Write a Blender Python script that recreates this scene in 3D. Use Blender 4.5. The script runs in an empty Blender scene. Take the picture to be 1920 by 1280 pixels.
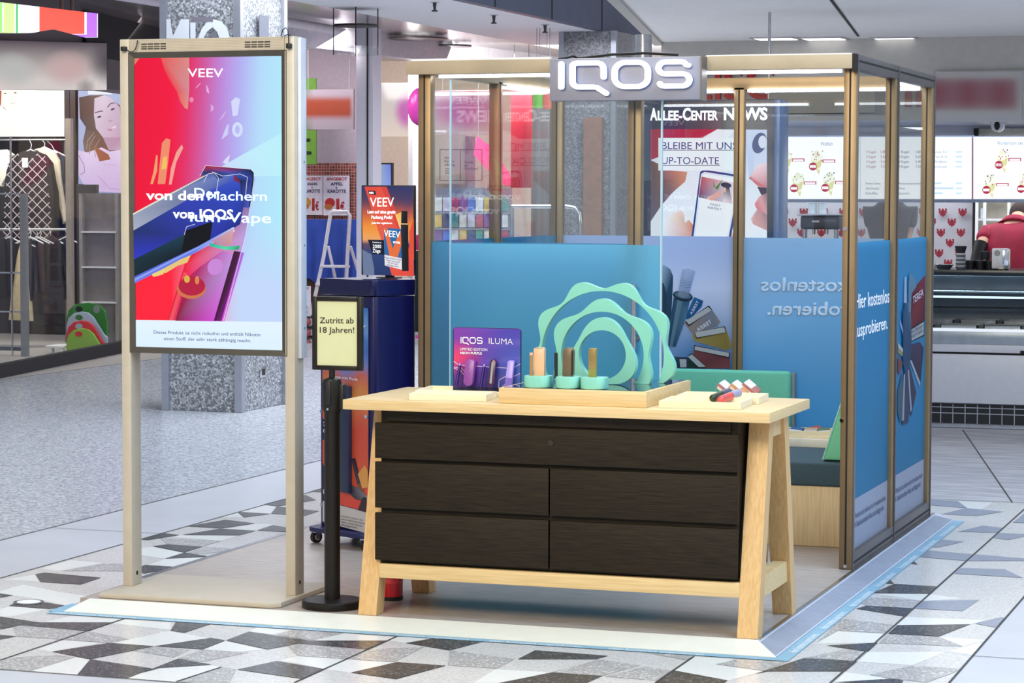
import bpy, bmesh, math, random
from mathutils import Vector, Matrix
S = bpy.context.scene
COL = S.collection
random.seed(7)

# ------------------------------------------------------------------ camera
F, PITCH, YAW, ROLL = 4659.125, math.radians(3.3622), math.radians(-19.044), math.radians(.1582)
CAM = Vector((2.1012, -10.6176, 1.65))
FW = Vector((math.sin(YAW)*math.cos(PITCH), math.cos(YAW)*math.cos(PITCH), -math.sin(PITCH)))
_r = Vector((math.cos(YAW), -math.sin(YAW), 0)); _u = _r.cross(FW)
RT = _r*math.cos(ROLL) + _u*math.sin(ROLL); UP = -_r*math.sin(ROLL) + _u*math.cos(ROLL)
cd = bpy.data.cameras.new('camera'); cam = bpy.data.objects.new('camera', cd); COL.objects.link(cam)
cd.sensor_width = 36; cd.lens = 36*F/1920; cd.clip_start = .1; cd.clip_end = 200
m = Matrix((RT, UP, -FW)).transposed().to_4x4(); m.translation = CAM; cam.matrix_world = m
S.camera = cam

# ------------------------------------------------------------------ light and exposure
S.view_settings.view_transform = 'Standard'; S.view_settings.look = 'None'
S.view_settings.exposure = 0.0; S.view_settings.gamma = 1
S.cycles.transparent_max_bounces = 40; S.cycles.max_bounces = 10
w = bpy.data.worlds.new('hall_daylight'); S.world = w; w.use_nodes = True
w.node_tree.nodes['Background'].inputs[0].default_value = (.80, .86, 1, 1)
w.node_tree.nodes['Background'].inputs[1].default_value = .47
def area(name, loc, target, sx, sy, power, col):
    l = bpy.data.lights.new(name, 'AREA'); l.shape = 'RECTANGLE'; l.size = sx; l.size_y = sy; l.energy = power; l.color = col
    o = bpy.data.objects.new(name, l); COL.objects.link(o); o.location = loc
    o.rotation_euler = (Vector(target)-Vector(loc)).to_track_quat('-Z', 'Y').to_euler(); return o
area('atrium_skylight', (6, -3, 9), (0, 1, 0), 9, 9, 1500, (.56, .76, 1))
area('atrium_skylight_rear', (-2.5, 5, 8), (-2.5, 3.5, 0), 5, 7, 520, (.78, .87, 1))
area('hall_ceiling_lamps', (-1.5, -9, 5.2), (-1.2, -1.5, .5), 4, 2.5, 570, (1, .87, .62))
area('clothes_shop_lamps', (-11.6, 12.4, 3.3), (-11.8, 13.6, .6), 3, 1.2, 150, (1, .93, .86))
area('juice_bar_lamps', (-9.6, 15.4, 3.45), (-9.6, 16.6, 0), 2, 1.2, 95, (1, .94, .95))
area('pink_shop_lamps', (-8, 18.4, 3.4), (-8.6, 21.6, .8), 5, 1.2, 330, (1, .93, .88))
area('ice_cream_bar_lamps', (-.8, 8.7, 2.17), (-.8, 8.7, 0), 4, 1.2, 58, (.92, .96, 1))
area('display_case_lamp', (-.6, 7.46, .975), (-.6, 7.5, .6), 3.2, .08, 16, (.88, .95, 1))
area('corridor_lamps', (-5, 11, 3.4), (-5, 11, 0), 3, 10, 390, (.92, .95, 1))

# ------------------------------------------------------------------ helpers
def ray(x, y): return FW + RT*((x-960)/F) - UP*((y-640)/F)
def AY(x, y, Y): d = ray(x, y); return CAM + d*((Y-CAM.y)/d.y)
def AX(x, y, X): d = ray(x, y); return CAM + d*((X-CAM.x)/d.x)
def AZ(x, y, z): d = ray(x, y); return CAM + d*((z-CAM.z)/d.z)
def lin(h):
    h = h.lstrip('#'); o = []
    for i in (0, 2, 4):
        c = int(h[i:i+2], 16)/255
        o.append(c/12.92 if c <= .04045 else ((c+.055)/1.055)**2.4)
    return (*o, 1)
def mix(a, b, t): t = max(0, min(1, t)); return tuple(a[i]+(b[i]-a[i])*t for i in range(4))
def stops(st, t):
    for (a, ca), (b, cb) in zip(st, st[1:]):
        if t <= b: return mix(lin(ca), lin(cb), (t-a)/(b-a) if b > a else 0)
    return lin(st[-1][1])

MATS = {}
def M(name, hexc, rough=.5, metal=0, noise=.06, scale=18, stretch=(1, 1, 1), bump=0, emit=0, spec=.5, dark=None, coat=0, alpha=None):
    """principled material whose colour wanders a little by object-space noise"""
    if name in MATS: return MATS[name]
    mt = bpy.data.materials.new(name); mt.use_nodes = True; nt = mt.node_tree; b = nt.nodes['Principled BSDF']
    b.inputs['Roughness'].default_value = rough; b.inputs['Metallic'].default_value = metal
    b.inputs['Specular IOR Level'].default_value = spec; b.inputs['Coat Weight'].default_value = coat
    c = lin(hexc)
    tc = nt.nodes.new('ShaderNodeTexCoord'); mp = nt.nodes.new('ShaderNodeMapping'); nz = nt.nodes.new('ShaderNodeTexNoise')
    mp.inputs['Scale'].default_value = stretch; nz.inputs['Scale'].default_value = scale; nz.inputs['Detail'].default_value = 4
    nt.links.new(tc.outputs['Object'], mp.inputs[0]); nt.links.new(mp.outputs[0], nz.inputs['Vector'])
    rp = nt.nodes.new('ShaderNodeValToRGB')
    lo = lin(dark) if dark else tuple(v*(1-noise) for v in c[:3])+(1,)
    hi = tuple(min(1, v*(1+noise)) for v in c[:3])+(1,)
    rp.color_ramp.elements[0].position = .35; rp.color_ramp.elements[1].position = .65
    rp.color_ramp.elements[0].color = lo; rp.color_ramp.elements[1].color = hi
    nt.links.new(nz.outputs['Fac'], rp.inputs[0]); nt.links.new(rp.outputs[0], b.inputs['Base Color'])
    if bump:
        bp = nt.nodes.new('ShaderNodeBump'); bp.inputs['Strength'].default_value = bump; bp.inputs['Distance'].default_value = .002
        nt.links.new(nz.outputs['Fac'], bp.inputs['Height']); nt.links.new(bp.outputs[0], b.inputs['Normal'])
    if emit:
        nt.links.new(rp.outputs[0], b.inputs['Emission Color']); b.inputs['Emission Strength'].default_value = emit
    MATS[name] = mt; return mt
def speck(name, base, d1, d2, scale=120, rough=.25, fine=0.5):
    """terrazzo / granite: voronoi chips of three tones"""
    mt = bpy.data.materials.new(name); mt.use_nodes = True; nt = mt.node_tree; b = nt.nodes['Principled BSDF']
    b.inputs['Roughness'].default_value = rough
    tc = nt.nodes.new('ShaderNodeTexCoord'); v = nt.nodes.new('ShaderNodeTexVoronoi'); v.inputs['Scale'].default_value = scale
    nt.links.new(tc.outputs['Object'], v.inputs['Vector'])
    sep = nt.nodes.new('ShaderNodeSeparateColor'); nt.links.new(v.outputs['Color'], sep.inputs[0])
    rp = nt.nodes.new('ShaderNodeValToRGB'); rp.color_ramp.interpolation = 'CONSTANT'; e = rp.color_ramp.elements
    e[0].position = 0; e[0].color = lin(d1); e[1].position = .5*(1-fine)+.1; e[1].color = lin(base)
    x = e.new(.88); x.color = lin(d2)
    nt.links.new(sep.outputs[0], rp.inputs[0]); nt.links.new(rp.outputs[0], b.inputs['Base Color'])
    MATS[name] = mt; return mt
def printed(name, kind, strength=1):
    """a picture surface: colour comes from the print (colour attribute); kind ink / glow / film"""
    mt = bpy.data.materials.new(name); mt.use_nodes = True; nt = mt.node_tree; b = nt.nodes['Principled BSDF']; out = nt.nodes['Material Output']
    a = nt.nodes.new('ShaderNodeVertexColor'); a.layer_name = 'Col'
    if kind == 'ink':
        nt.links.new(a.outputs[0], b.inputs['Base Color']); b.inputs['Roughness'].default_value = .45
    elif kind == 'glow':
        nt.nodes.remove(b); em = nt.nodes.new('ShaderNodeEmission'); em.inputs[1].default_value = strength
        gl = nt.nodes.new('ShaderNodeBsdfGlossy'); gl.inputs['Roughness'].default_value = .12; gl.inputs['Color'].default_value = (.03, .03, .03, 1)
        ad = nt.nodes.new('ShaderNodeAddShader')
        nt.links.new(a.outputs[0], em.inputs[0]); nt.links.new(em.outputs[0], ad.inputs[0]); nt.links.new(gl.outputs[0], ad.inputs[1]); nt.links.new(ad.outputs[0], out.inputs[0])
    else:
        tr = nt.nodes.new('ShaderNodeBsdfTranslucent'); mx = nt.nodes.new('ShaderNodeMixShader'); mx.inputs[0].default_value = .55
        nt.links.new(a.outputs[0], b.inputs['Base Color']); b.inputs['Roughness'].default_value = .4
        nt.links.new(a.outputs[0], tr.inputs[0]); nt.links.new(b.outputs[0], mx.inputs[1]); nt.links.new(tr.outputs[0], mx.inputs[2]); nt.links.new(mx.outputs[0], out.inputs[0])
    MATS[name] = mt; return mt
def glassmat(name, tint='#fbfdfd', f0=.062, f1=.36, rough=0.0):
    mt = bpy.data.materials.new(name); mt.use_nodes = True; nt = mt.node_tree; nt.nodes.remove(nt.nodes['Principled BSDF']); out = nt.nodes['Material Output']
    tr = nt.nodes.new('ShaderNodeBsdfTransparent'); tr.inputs[0].default_value = lin(tint)
    gl = nt.nodes.new('ShaderNodeBsdfGlossy'); gl.inputs['Roughness'].default_value = rough
    ge = nt.nodes.new('ShaderNodeNewGeometry'); dt = nt.nodes.new('ShaderNodeVectorMath'); dt.operation = 'DOT_PRODUCT'
    nt.links.new(ge.outputs['Normal'], dt.inputs[0]); nt.links.new(ge.outputs['Incoming'], dt.inputs[1])
    def mth(op, a, b=None):
        q = nt.nodes.new('ShaderNodeMath'); q.operation = op
        for i, v in enumerate((a, b)):
            if v is None: continue
            if isinstance(v, (int, float)): q.inputs[i].default_value = v
            else: nt.links.new(v, q.inputs[i])
        return q.outputs[0]
    schlick = mth('ADD', mth('MULTIPLY', mth('POWER', mth('SUBTRACT', 1.0, mth('ABSOLUTE', dt.outputs['Value'])), 5.0), f1), f0)
    mu = nt.nodes.new('ShaderNodeMath'); mu.operation = 'MULTIPLY'; mu.use_clamp = True; mu.inputs[1].default_value = 1
    nz = nt.nodes.new('ShaderNodeTexNoise'); nz.inputs['Scale'].default_value = 3
    mr = nt.nodes.new('ShaderNodeMapRange'); mr.inputs[3].default_value = .97; mr.inputs[4].default_value = 1.03
    m2 = nt.nodes.new('ShaderNodeMath'); m2.operation = 'MULTIPLY'
    mx = nt.nodes.new('ShaderNodeMixShader')
    nt.links.new(schlick, mu.inputs[0]); nt.links.new(mu.outputs[0], m2.inputs[0])
    nt.links.new(nz.outputs['Fac'], mr.inputs[0]); nt.links.new(mr.outputs[0], m2.inputs[1])
    nt.links.new(m2.outputs[0], mx.inputs[0]); nt.links.new(tr.outputs[0], mx.inputs[1]); nt.links.new(gl.outputs[0], mx.inputs[2]); nt.links.new(mx.outputs[0], out.inputs[0])
    MATS[name] = mt; return mt

class G:
    """collects shapes into one mesh"""
    def __init__(s, T=None): s.bm = bmesh.new(); s.T = T
    def _v(s, ps): return [s.bm.verts.new(p) for p in ps]
    def _f(s, vs):
        try: return s.bm.faces.new(vs)
        except ValueError: return None
    def box(s, x0, x1, y0, y1, z0, z1, bev=0, seg=2):
        v = s._v([(x0,y0,z0),(x1,y0,z0),(x1,y1,z0),(x0,y1,z0),(x0,y0,z1),(x1,y0,z1),(x1,y1,z1),(x0,y1,z1)])
        fs = [s._f([v[i] for i in q]) for q in ((3,2,1,0),(4,5,6,7),(0,1,5,4),(1,2,6,5),(2,3,7,6),(3,0,4,7))]
        if bev:
            es = list({e for f in fs for e in f.edges})
            bmesh.ops.bevel(s.bm, geom=es, offset=bev, segments=seg, affect='EDGES', profile=.5)
        return s
    def prism(s, pts, vec, bev=0):
        vec = Vector(vec); pts = [Vector(p) for p in pts]; n = len(pts)
        a = s._v(pts); b = s._v([p+vec for p in pts])
        nrm = Vector((0,0,0))
        for i in range(n): nrm += pts[i].cross(pts[(i+1) % n])
        if nrm.dot(vec) > 0: a, b = a[::-1], b[::-1]
        fs = [s._f(a), s._f(b[::-1])]
        for i in range(n): fs.append(s._f([a[i], b[i], b[(i+1) % n], a[(i+1) % n]][::-1]))
        if bev:
            es = list({e for f in fs[:2] if f for e in f.edges})
            bmesh.ops.bevel(s.bm, geom=es, offset=bev, segments=2, affect='EDGES', profile=.5)
        return s
    def hexa(s, a, b):
        """solid between two quads a and b (matching order)"""
        v = s._v(a); u = s._v(b)
        s._f(v[::-1]); s._f(u)
        for i in range(4): s._f([v[i], v[(i+1) % 4], u[(i+1) % 4], u[i]])
        return s
    def cyl(s, p0, p1, r0, r1=None, n=24):
        p0, p1 = Vector(p0), Vector(p1); r1 = r0 if r1 is None else r1
        q = (p1-p0).to_track_quat('Z', 'Y'); A, B = [], []
        for i in range(n):
            a = 2*math.pi*i/n; d = q @ Vector((math.cos(a), math.sin(a), 0)); A.append(p0+d*r0); B.append(p1+d*r1)
        A, B = s._v(A), s._v(B); s._f(A[::-1]); s._f(B)
        for i in range(n): s._f([A[i], A[(i+1) % n], B[(i+1) % n], B[i]])
        return s
    def lathe(s, prof, c, n=32):
        c = Vector(c); rings = []
        for r, z in prof:
            rings.append(s._v([c+Vector((r*math.cos(2*math.pi*i/n), r*math.sin(2*math.pi*i/n), z)) for i in range(n)]) if r > 1e-6 else s._v([c+Vector((0,0,z))]))
        for a, b in zip(rings, rings[1:]):
            for i in range(n):
                j = (i+1) % n
                if len(a) == 1 and len(b) == 1: continue
                if len(a) == 1: s._f([a[0], b[j], b[i]][::-1])
                elif len(b) == 1: s._f([a[i], a[j], b[0]])
                else: s._f([a[i], a[j], b[j], b[i]])
        if len(rings[0]) > 1: s._f(rings[0][::-1])
        if len(rings[-1]) > 1: s._f(rings[-1])
        return s
    def tube(s, path, r, n=8):
        path = [Vector(p) for p in path]; rings = []; prev = None
        for i, p in enumerate(path):
            d = ((path[min(i+1, len(path)-1)]-path[max(i-1, 0)])).normalized()
            if prev is None:
                a = d.orthogonal().normalized()
            else:
                a = (prev - d*prev.dot(d)).normalized()
            prev = a; b = d.cross(a)
            rings.append(s._v([p+(a*math.cos(2*math.pi*k/n)+b*math.sin(2*math.pi*k/n))*r for k in range(n)]))
        for A, B in zip(rings, rings[1:]):
            for k in range(n): s._f([A[k], A[(k+1) % n], B[(k+1) % n], B[k]])
        s._f(rings[0][::-1]); s._f(rings[-1]); return s
    def ball(s, c, r, sc=(1,1,1), n=16):
        q = bmesh.ops.create_uvsphere(s.bm, u_segments=n, v_segments=max(6, n//2), radius=r)
        for v in q['verts']: v.co = Vector((v.co.x*sc[0], v.co.y*sc[1], v.co.z*sc[2]))+Vector(c)
        return s

def base_of(p):
    while p is not None and p.parent is not None: p = p.parent
    return p.location.copy() if p is not None else Vector((0,0,0))
def link(name, me, mats, parent=None, smooth=35):
    o = bpy.data.objects.new(name, me); COL.objects.link(o)
    for mt in (mats if isinstance(mats, (list, tuple)) else [mats]): me.materials.append(mt)
    me.polygons.foreach_set('use_smooth', [True]*len(me.polygons)); me.set_sharp_from_angle(angle=math.radians(smooth))
    if parent is not None: o.parent = parent
    return o
def obj(name, g, mat, parent=None, local=False, label=None, T=None):
    """link a collected shape; children are stored relative to their thing's base point"""
    if T is not None: bmesh.ops.transform(g.bm, matrix=T, verts=g.bm.verts)
    bmesh.ops.recalc_face_normals(g.bm, faces=g.bm.faces)
    if not local and parent is not None:
        b = base_of(parent); bmesh.ops.translate(g.bm, vec=-b, verts=g.bm.verts)
    me = bpy.data.meshes.new(name); g.bm.to_mesh(me); g.bm.free()
    o = link(name, me, mat, parent)
    if label: o['label'] = label
    return o
def thing(name, label, cat, loc, group=None, rz=0):
    o = bpy.data.objects.new(name, None); COL.objects.link(o); o.location = loc; o.rotation_euler = (0, 0, rz); o.empty_display_size = .1
    o['label'] = label; o['category'] = cat
    if group: o['group'] = group
    return o
def solo(name, g, mat, label, cat, loc, group=None, kind=None):
    """a thing that is one mesh"""
    bmesh.ops.translate(g.bm, vec=-Vector(loc), verts=g.bm.verts)
    o = obj(name, g, mat); o.location = loc; o['label'] = label; o['category'] = cat
    if group: o['group'] = group
    if kind: o['kind'] = kind
    return o
def struct(name, g, mat):
    o = obj(name, g, mat); o['kind'] = 'structure'; return o

class Pic:
    """flat printed or lit picture: coloured polygons laid in thin layers over one another"""
    def __init__(s, mp, n, step=.0004): s.mp = mp; s.n = Vector(n); s.f = []; s.k = 0; s.step = step
    def _p(s, x, y): return s.mp(x, y) + s.n*(s.k*s.step)
    def poly(s, pts, col):
        s.k += 1; cs = [lin(c) for c in col] if isinstance(col, (list, tuple)) else [lin(col)]*len(pts)
        s.f.append(([s._p(*p) for p in pts], cs)); return s
    def rect(s, x0, y0, x1, y1, col): return s.poly([(x0,y0),(x1,y0),(x1,y1),(x0,y1)], col)
    def grid(s, x0, y0, x1, y1, nx, ny, fn, quad=None):
        s.k += 1
        def P(a, b):
            if quad:
                A, B, C, D = quad
                return (A[0]*(1-a)*(1-b)+B[0]*a*(1-b)+C[0]*a*b+D[0]*(1-a)*b, A[1]*(1-a)*(1-b)+B[1]*a*(1-b)+C[1]*a*b+D[1]*(1-a)*b)
            return (x0+(x1-x0)*a, y0+(y1-y0)*b)
        for i in range(nx):
            for j in range(ny):
                q = [(i/nx, j/ny), ((i+1)/nx, j/ny), ((i+1)/nx, (j+1)/ny), (i/nx, (j+1)/ny)]
                s.f.append(([s._p(*P(*t)) for t in q], [fn(*t) for t in q]))
        return s
    def ell(s, cx, cy, rx, ry, col, n=20, rot=0):
        c, d = math.cos(rot), math.sin(rot)
        return s.poly([(cx+rx*math.cos(2*math.pi*i/n)*c-ry*math.sin(2*math.pi*i/n)*d, cy+rx*math.cos(2*math.pi*i/n)*d+ry*math.sin(2*math.pi*i/n)*c) for i in range(n)], col)
    def line(s, pts, w, col):
        s.k += 1; c = lin(col)
        for (a, b), (e, f) in zip(pts, pts[1:]):
            L = math.hypot(e-a, f-b) or 1; nx, ny = -(f-b)/L*w/2, (e-a)/L*w/2
            s.f.append(([s._p(a+nx, b+ny), s._p(e+nx, f+ny), s._p(e-nx, f-ny), s._p(a-nx, b-ny)], [c]*4))
        return s
    def build(s, name, mat, parent=None, T=None, local=False):
        vs, fs, cs = [], [], []
        b = base_of(parent) if parent is not None and not local else Vector((0,0,0))
        for pts, cols in s.f:
            pts = [(T @ p if T is not None else p)-b for p in pts]
            nn = Vector((0,0,0))
            for i in range(len(pts)): nn += pts[i].cross(pts[(i+1) % len(pts)])
            n0 = (T.to_3x3() @ s.n) if T is not None else s.n
            if nn.dot(n0) < 0: pts, cols = pts[::-1], cols[::-1]
            k = len(vs); vs += pts; fs.append(list(range(k, k+len(pts)))); cs += list(cols)
        me = bpy.data.meshes.new(name); me.from_pydata(vs, [], fs)
        at = me.color_attributes.new('Col', 'FLOAT_COLOR', 'CORNER')
        flat = []
        for lp in me.loops: flat += list(cs[lp.vertex_index])
        at.data.foreach_set('color', flat)
        o = bpy.data.objects.new(name, me); COL.objects.link(o); me.materials.append(mat)
        if parent is not None: o.parent = parent
        return o
def mY(Y): return lambda x, y: AY(x, y, Y)
def mX(X): return lambda x, y: AX(x, y, X)
def mZ(z): return lambda x, y: AZ(x, y, z)

def text(s, o, u, v, mat, parent=None, w=None, h=None, bold=0, name='lettering', align='l', depth=0.0, local=False, T=None, shear=0):
    """lettering whose baseline starts at o, runs along u, stands along v; w = run width, h = cap height"""
    cu = bpy.data.curves.new('t', 'FONT'); cu.body = s; cu.size = 1; cu.bevel_depth = max(0, bold); cu.bevel_resolution = 0; cu.offset = min(0, bold); cu.shear = shear; cu.resolution_u = 3
    t = bpy.data.objects.new('t', cu); COL.objects.link(t)
    bpy.context.view_layer.update()
    me = bpy.data.meshes.new_from_object(t.evaluated_get(bpy.context.evaluated_depsgraph_get()))
    bpy.data.objects.remove(t); bpy.data.curves.remove(cu)
    if not len(me.vertices): return None
    x0 = min(q.co.x for q in me.vertices); x1 = max(q.co.x for q in me.vertices)
    cap = .70; W = x1-x0
    if w is None: sx = sy = h/cap
    elif h is None: sx = sy = w/W
    else: sx, sy = w/W, h/cap
    u = Vector(u).normalized(); v = Vector(v).normalized(); o = Vector(o)
    off = {'l': 0, 'c': -.5*W*sx, 'r': -W*sx}[align]
    b = base_of(parent) if parent is not None and not local else Vector((0,0,0))
    n = u.cross(v).normalized()
    for q in me.vertices:
        p = o + u*((q.co.x-x0)*sx+off) + v*(q.co.y*sy) + n*(q.co.z*sx)
        if T is not None: p = T @ p
        q.co = p-b
    if depth:
        bm = bmesh.new(); bm.from_mesh(me)
        r = bmesh.ops.extrude_face_region(bm, geom=bm.faces[:])
        bmesh.ops.translate(bm, vec=n*depth, verts=[g for g in r['geom'] if isinstance(g, bmesh.types.BMVert)])
        bm.to_mesh(me); bm.free()
    me.name = name
    ob = bpy.data.objects.new(name, me); COL.objects.link(ob); me.materials.clear(); me.materials.append(mat)
    if parent is not None: ob.parent = parent
    return ob
def textpx(s, x0, y0, x1, y1, mp, mat, parent, h=None, bold=0, lift=(0,0,0), mirror=False, name='lettering', T=None, depth=0):
    """lettering between two measured points of one plane; h in the same measure"""
    A, B = mp(x0, y0)+Vector(lift), mp(x1, y1)+Vector(lift)
    hh = None
    if h: hh = (mp(x0, y0-h)-mp(x0, y0)).length
    v = mp(x0, y0-10)-mp(x0, y0)
    v = Vector((0,0,1)) if abs(v.normalized().z) > .5 else v
    return text(s, A, B-A, v, mat, parent, w=(B-A).length, h=hh, bold=bold, name=name, T=T, depth=depth)

def stroke(g, pts, wd, to3, depth, closed=False, cap=True):
    """a flat band of even width along a 2-d path with round ends, made solid by depth"""
    P = [Vector(p) for p in pts]; n = len(P); L, R = [], []
    for i in range(n):
        a = P[(i-1) % n] if (closed or i > 0) else P[i]; b = P[(i+1) % n] if (closed or i < n-1) else P[i]
        d = (b-a).normalized(); k = Vector((-d.y, d.x))*wd/2; L.append(P[i]+k); R.append(P[i]-k)
    def quad(q): g.prism([to3(*p) for p in q], depth)
    A = [to3(*p) for p in L]; B = [to3(*p) for p in R]; dv = Vector(depth)
    va, vb = g._v(A), g._v(B); wa, wb = g._v([p+dv for p in A]), g._v([p+dv for p in B])
    rng = range(n) if closed else range(n-1)
    for i in rng:
        j = (i+1) % n
        g._f([va[i], va[j], vb[j], vb[i]]); g._f([wa[i], wb[i], wb[j], wa[j]])
        g._f([va[i], wa[i], wa[j], va[j]]); g._f([vb[i], vb[j], wb[j], wb[i]])
    if not closed:
        for e, i in ((0, 0), (1, n-1)):
            c = P[i]; d = (P[0]-P[1]) if e == 0 else (P[-1]-P[-2]); a0 = math.atan2(d.y, d.x)
            g.prism([to3(c.x+wd/2*math.cos(a0-math.pi/2+math.pi*k/10), c.y+wd/2*math.sin(a0-math.pi/2+math.pi*k/10)) for k in range(11)], depth)
def arc(cx, cy, r, a0, a1, n=8): return [(cx+r*math.cos(math.radians(a0+(a1-a0)*i/n)), cy+r*math.sin(math.radians(a0+(a1-a0)*i/n))) for i in range(n+1)]
def logo(g, to3, depth, wd=.13):
    """the four rounded letters of the shop sign; unit cap height, 4.15 wide"""
    stroke(g, [(.10, .08), (.10, .92)], wd, to3, depth)
    r = .22
    stroke(g, [(1.42, .42)]+[(1.42, .93-r)]+arc(1.42-r, .93-r, r, 0, 90)+[(.62, .93)]+arc(.45+r-.1, .93-.12, .12, 90, 180, 5)+[(.45, .28)]+arc(.45+r, .07+r, r, 180, 270)+[(1.08, .07), (1.22, .05), (1.50, -.16)], wd, to3, depth)
    x0, x1 = 1.76, 2.78; q = .32
    stroke(g, arc(x1-q, .93-q, q, 0, 90)+arc(x0+q, .93-q, q, 90, 180)+arc(x0+q, .07+q, q, 180, 270)+arc(x1-q, .07+q, q, 270, 360), wd, to3, depth, closed=True)
    a, b = 3.10, 4.04; h = .215
    stroke(g, [(4.0, .80)]+arc(b-.26, .93-.16, .16, 20, 90, 4)+[(a+h, .93)]+arc(a+h, .93-h, h, 90, 270, 10)+[(b-h, .5)]+arc(b-h, .07+h, h, 90, -90, 10)+[(a+.2, .07)]+arc(a+.18, .07+.14, .14, 270, 200, 4), wd, to3, depth)

# ------------------------------------------------------------------ shared materials
INK = printed('ink_print', 'ink'); GLOW = printed('screen_glow', 'glow', 1.0); FILM = printed('window_film', 'film')
GLASS = glassmat('clear_glass'); GLASS2 = glassmat('shop_glass', '#f8fafa', .012, .12)
beech = M('beech_wood', '#dcc08e', .45, noise=.05, scale=5, stretch=(1.2, 12, 30), dark='#d3b47e')
beech_v = M('beech_upright', '#d6b07a', .45, noise=.05, scale=5, stretch=(24, 24, 1.0), dark='#cda268')
maple = M('pale_maple', '#f0e2c2', .45, noise=.05, scale=8, stretch=(2, 16, 16))
black_oak = M('black_oak', '#271f13', .6, noise=.3, scale=9, stretch=(1, 12, 40), bump=.2, dark='#18120a', spec=.22)
cream_metal = M('cream_powder_coat', '#bfb4a2', .42, noise=.03)
bronze = M('bronze_aluminium', '#8d7453', .38, metal=.35, noise=.06, scale=10)
bronze_dark = M('dark_anodised_side', '#66605f', .4, metal=.35, noise=.05)
groove = M('groove_black', '#14110e', .7)
fascia_m = M('scuffed_fascia', '#b3a185', .5, noise=.1, scale=5)
steel = M('brushed_steel', '#c8c8cc', .25, metal=1, noise=.06, scale=30)
chrome = M('chrome', '#e2e4ea', .12, metal=1, noise=.02)
black_m = M('black_satin', '#17120d', .42, noise=.15, spec=.35)
black_p = M('black_plastic', '#0e0e10', .5)
white_m = M('white_paint', '#e8e8ea', .5, noise=.02)
mint = M('mint_lacquer', '#84ccb8', .4, noise=.02)
white_glow = M('white_letter_light', '#ffffff', .5, emit=2.2, noise=0)
tube_glow = M('led_tube', '#f6faff', .5, emit=9.0, noise=0)
ink_black = M('black_lettering', '#101014', .6); ink_white = M('white_lettering', '#f4f4f6', .6)
ink_navy = M('navy_lettering', '#1b2350', .6); ink_red = M('red_lettering', '#b01c24', .6)
glow_white = M('lit_white_text', '#ffffff', .5, emit=1.0, noise=0); glow_pale = M('lit_pale_text', '#b9d2f4', .5, emit=.8, noise=0)
glow_navy = M('lit_navy_text', '#27306a', .5, emit=.6, noise=0)

# ------------------------------------------------------------------ SETTING: floor with terrazzo kites
tz = speck('grey_terrazzo', '#c3c6cc', '#9da2aa', '#dadde2', 70, .22)
band = M('smooth_floor_band', '#c9cacf', .28, noise=.03, scale=3)
t_base = speck('tile_beige', '#d9d5d1', '#cbc6c2', '#e2dfdb', 160, .2)
t_white = M('tile_white', '#ecebe6', .2, noise=.03, scale=40)
t_grey = speck('tile_grey', '#b8b5b3', '#a5a19e', '#dddad8', 130, .22)
t_dark = speck('tile_dark', '#4b4a4c', '#3a393b', '#74716f', 130, .25)
t_mid = M('tile_slate', '#8f97a8', .2, noise=.05, scale=40)
marble = M('veined_grey_tile', '#c6c2c4', .25, noise=.12, scale=3, stretch=(1, 5, 1), dark='#aeacb0')
grout = M('grout_line', '#3c3938', .7)
FM = [tz, band, t_base, t_white, t_grey, t_dark, t_mid, marble, grout]
floor_bm = bmesh.new()
def fq(pts, mi, z):
    q = [Vector((p[0], p[1], z)) for p in pts]; nz = sum(q[i].cross(q[(i+1) % len(q)]).z for i in range(len(q)))
    if nz < 0: q = q[::-1]
    f = floor_bm.faces.new([floor_bm.verts.new(p) for p in q]); f.material_index = mi
def fr(x0, x1, y0, y1, mi, z): fq([(x0,y0),(x1,y0),(x1,y1),(x0,y1)], mi, z)
fr(-24, -4.05, -9, 40, 0, 0); fr(-4.05, -3.44, -9, 40, 1, 0); fr(-3.44, .78, -3.11, 2.9, 2, 0); fr(-4.05+.61, 8, 2.9, 40, 7, 0); fr(.78, 8, -9, 2.9, 1, 0); fr(-3.44, .78, -9, -3.11, 1, 0)
for x in (-4.05, -3.44, .78): fr(x-.004, x+.004, -9, 30, 8, .0024)
for y in (-3.11, 2.9): fr(-3.44, .78, y-.004, y+.004, 8, .0024)
for y in (-1.7, -.2, 1.4): fr(.78, 3, y-.003, y+.003, 8, .0024)
for y in (-2.1, .2): fr(-4.05, -3.44, y-.003, y+.003, 8, .0024)
for x0, y0, x1, y1 in ((.4, -3.11, .4, 2.9), (1.7, 2.9, 1.0, 9), (.3, 2.9, -.6, 7)): fq([(x0-.004,y0),(x0+.004,y0),(x1+.004,y1),(x1-.004,y1)], 8, .0024)
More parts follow.
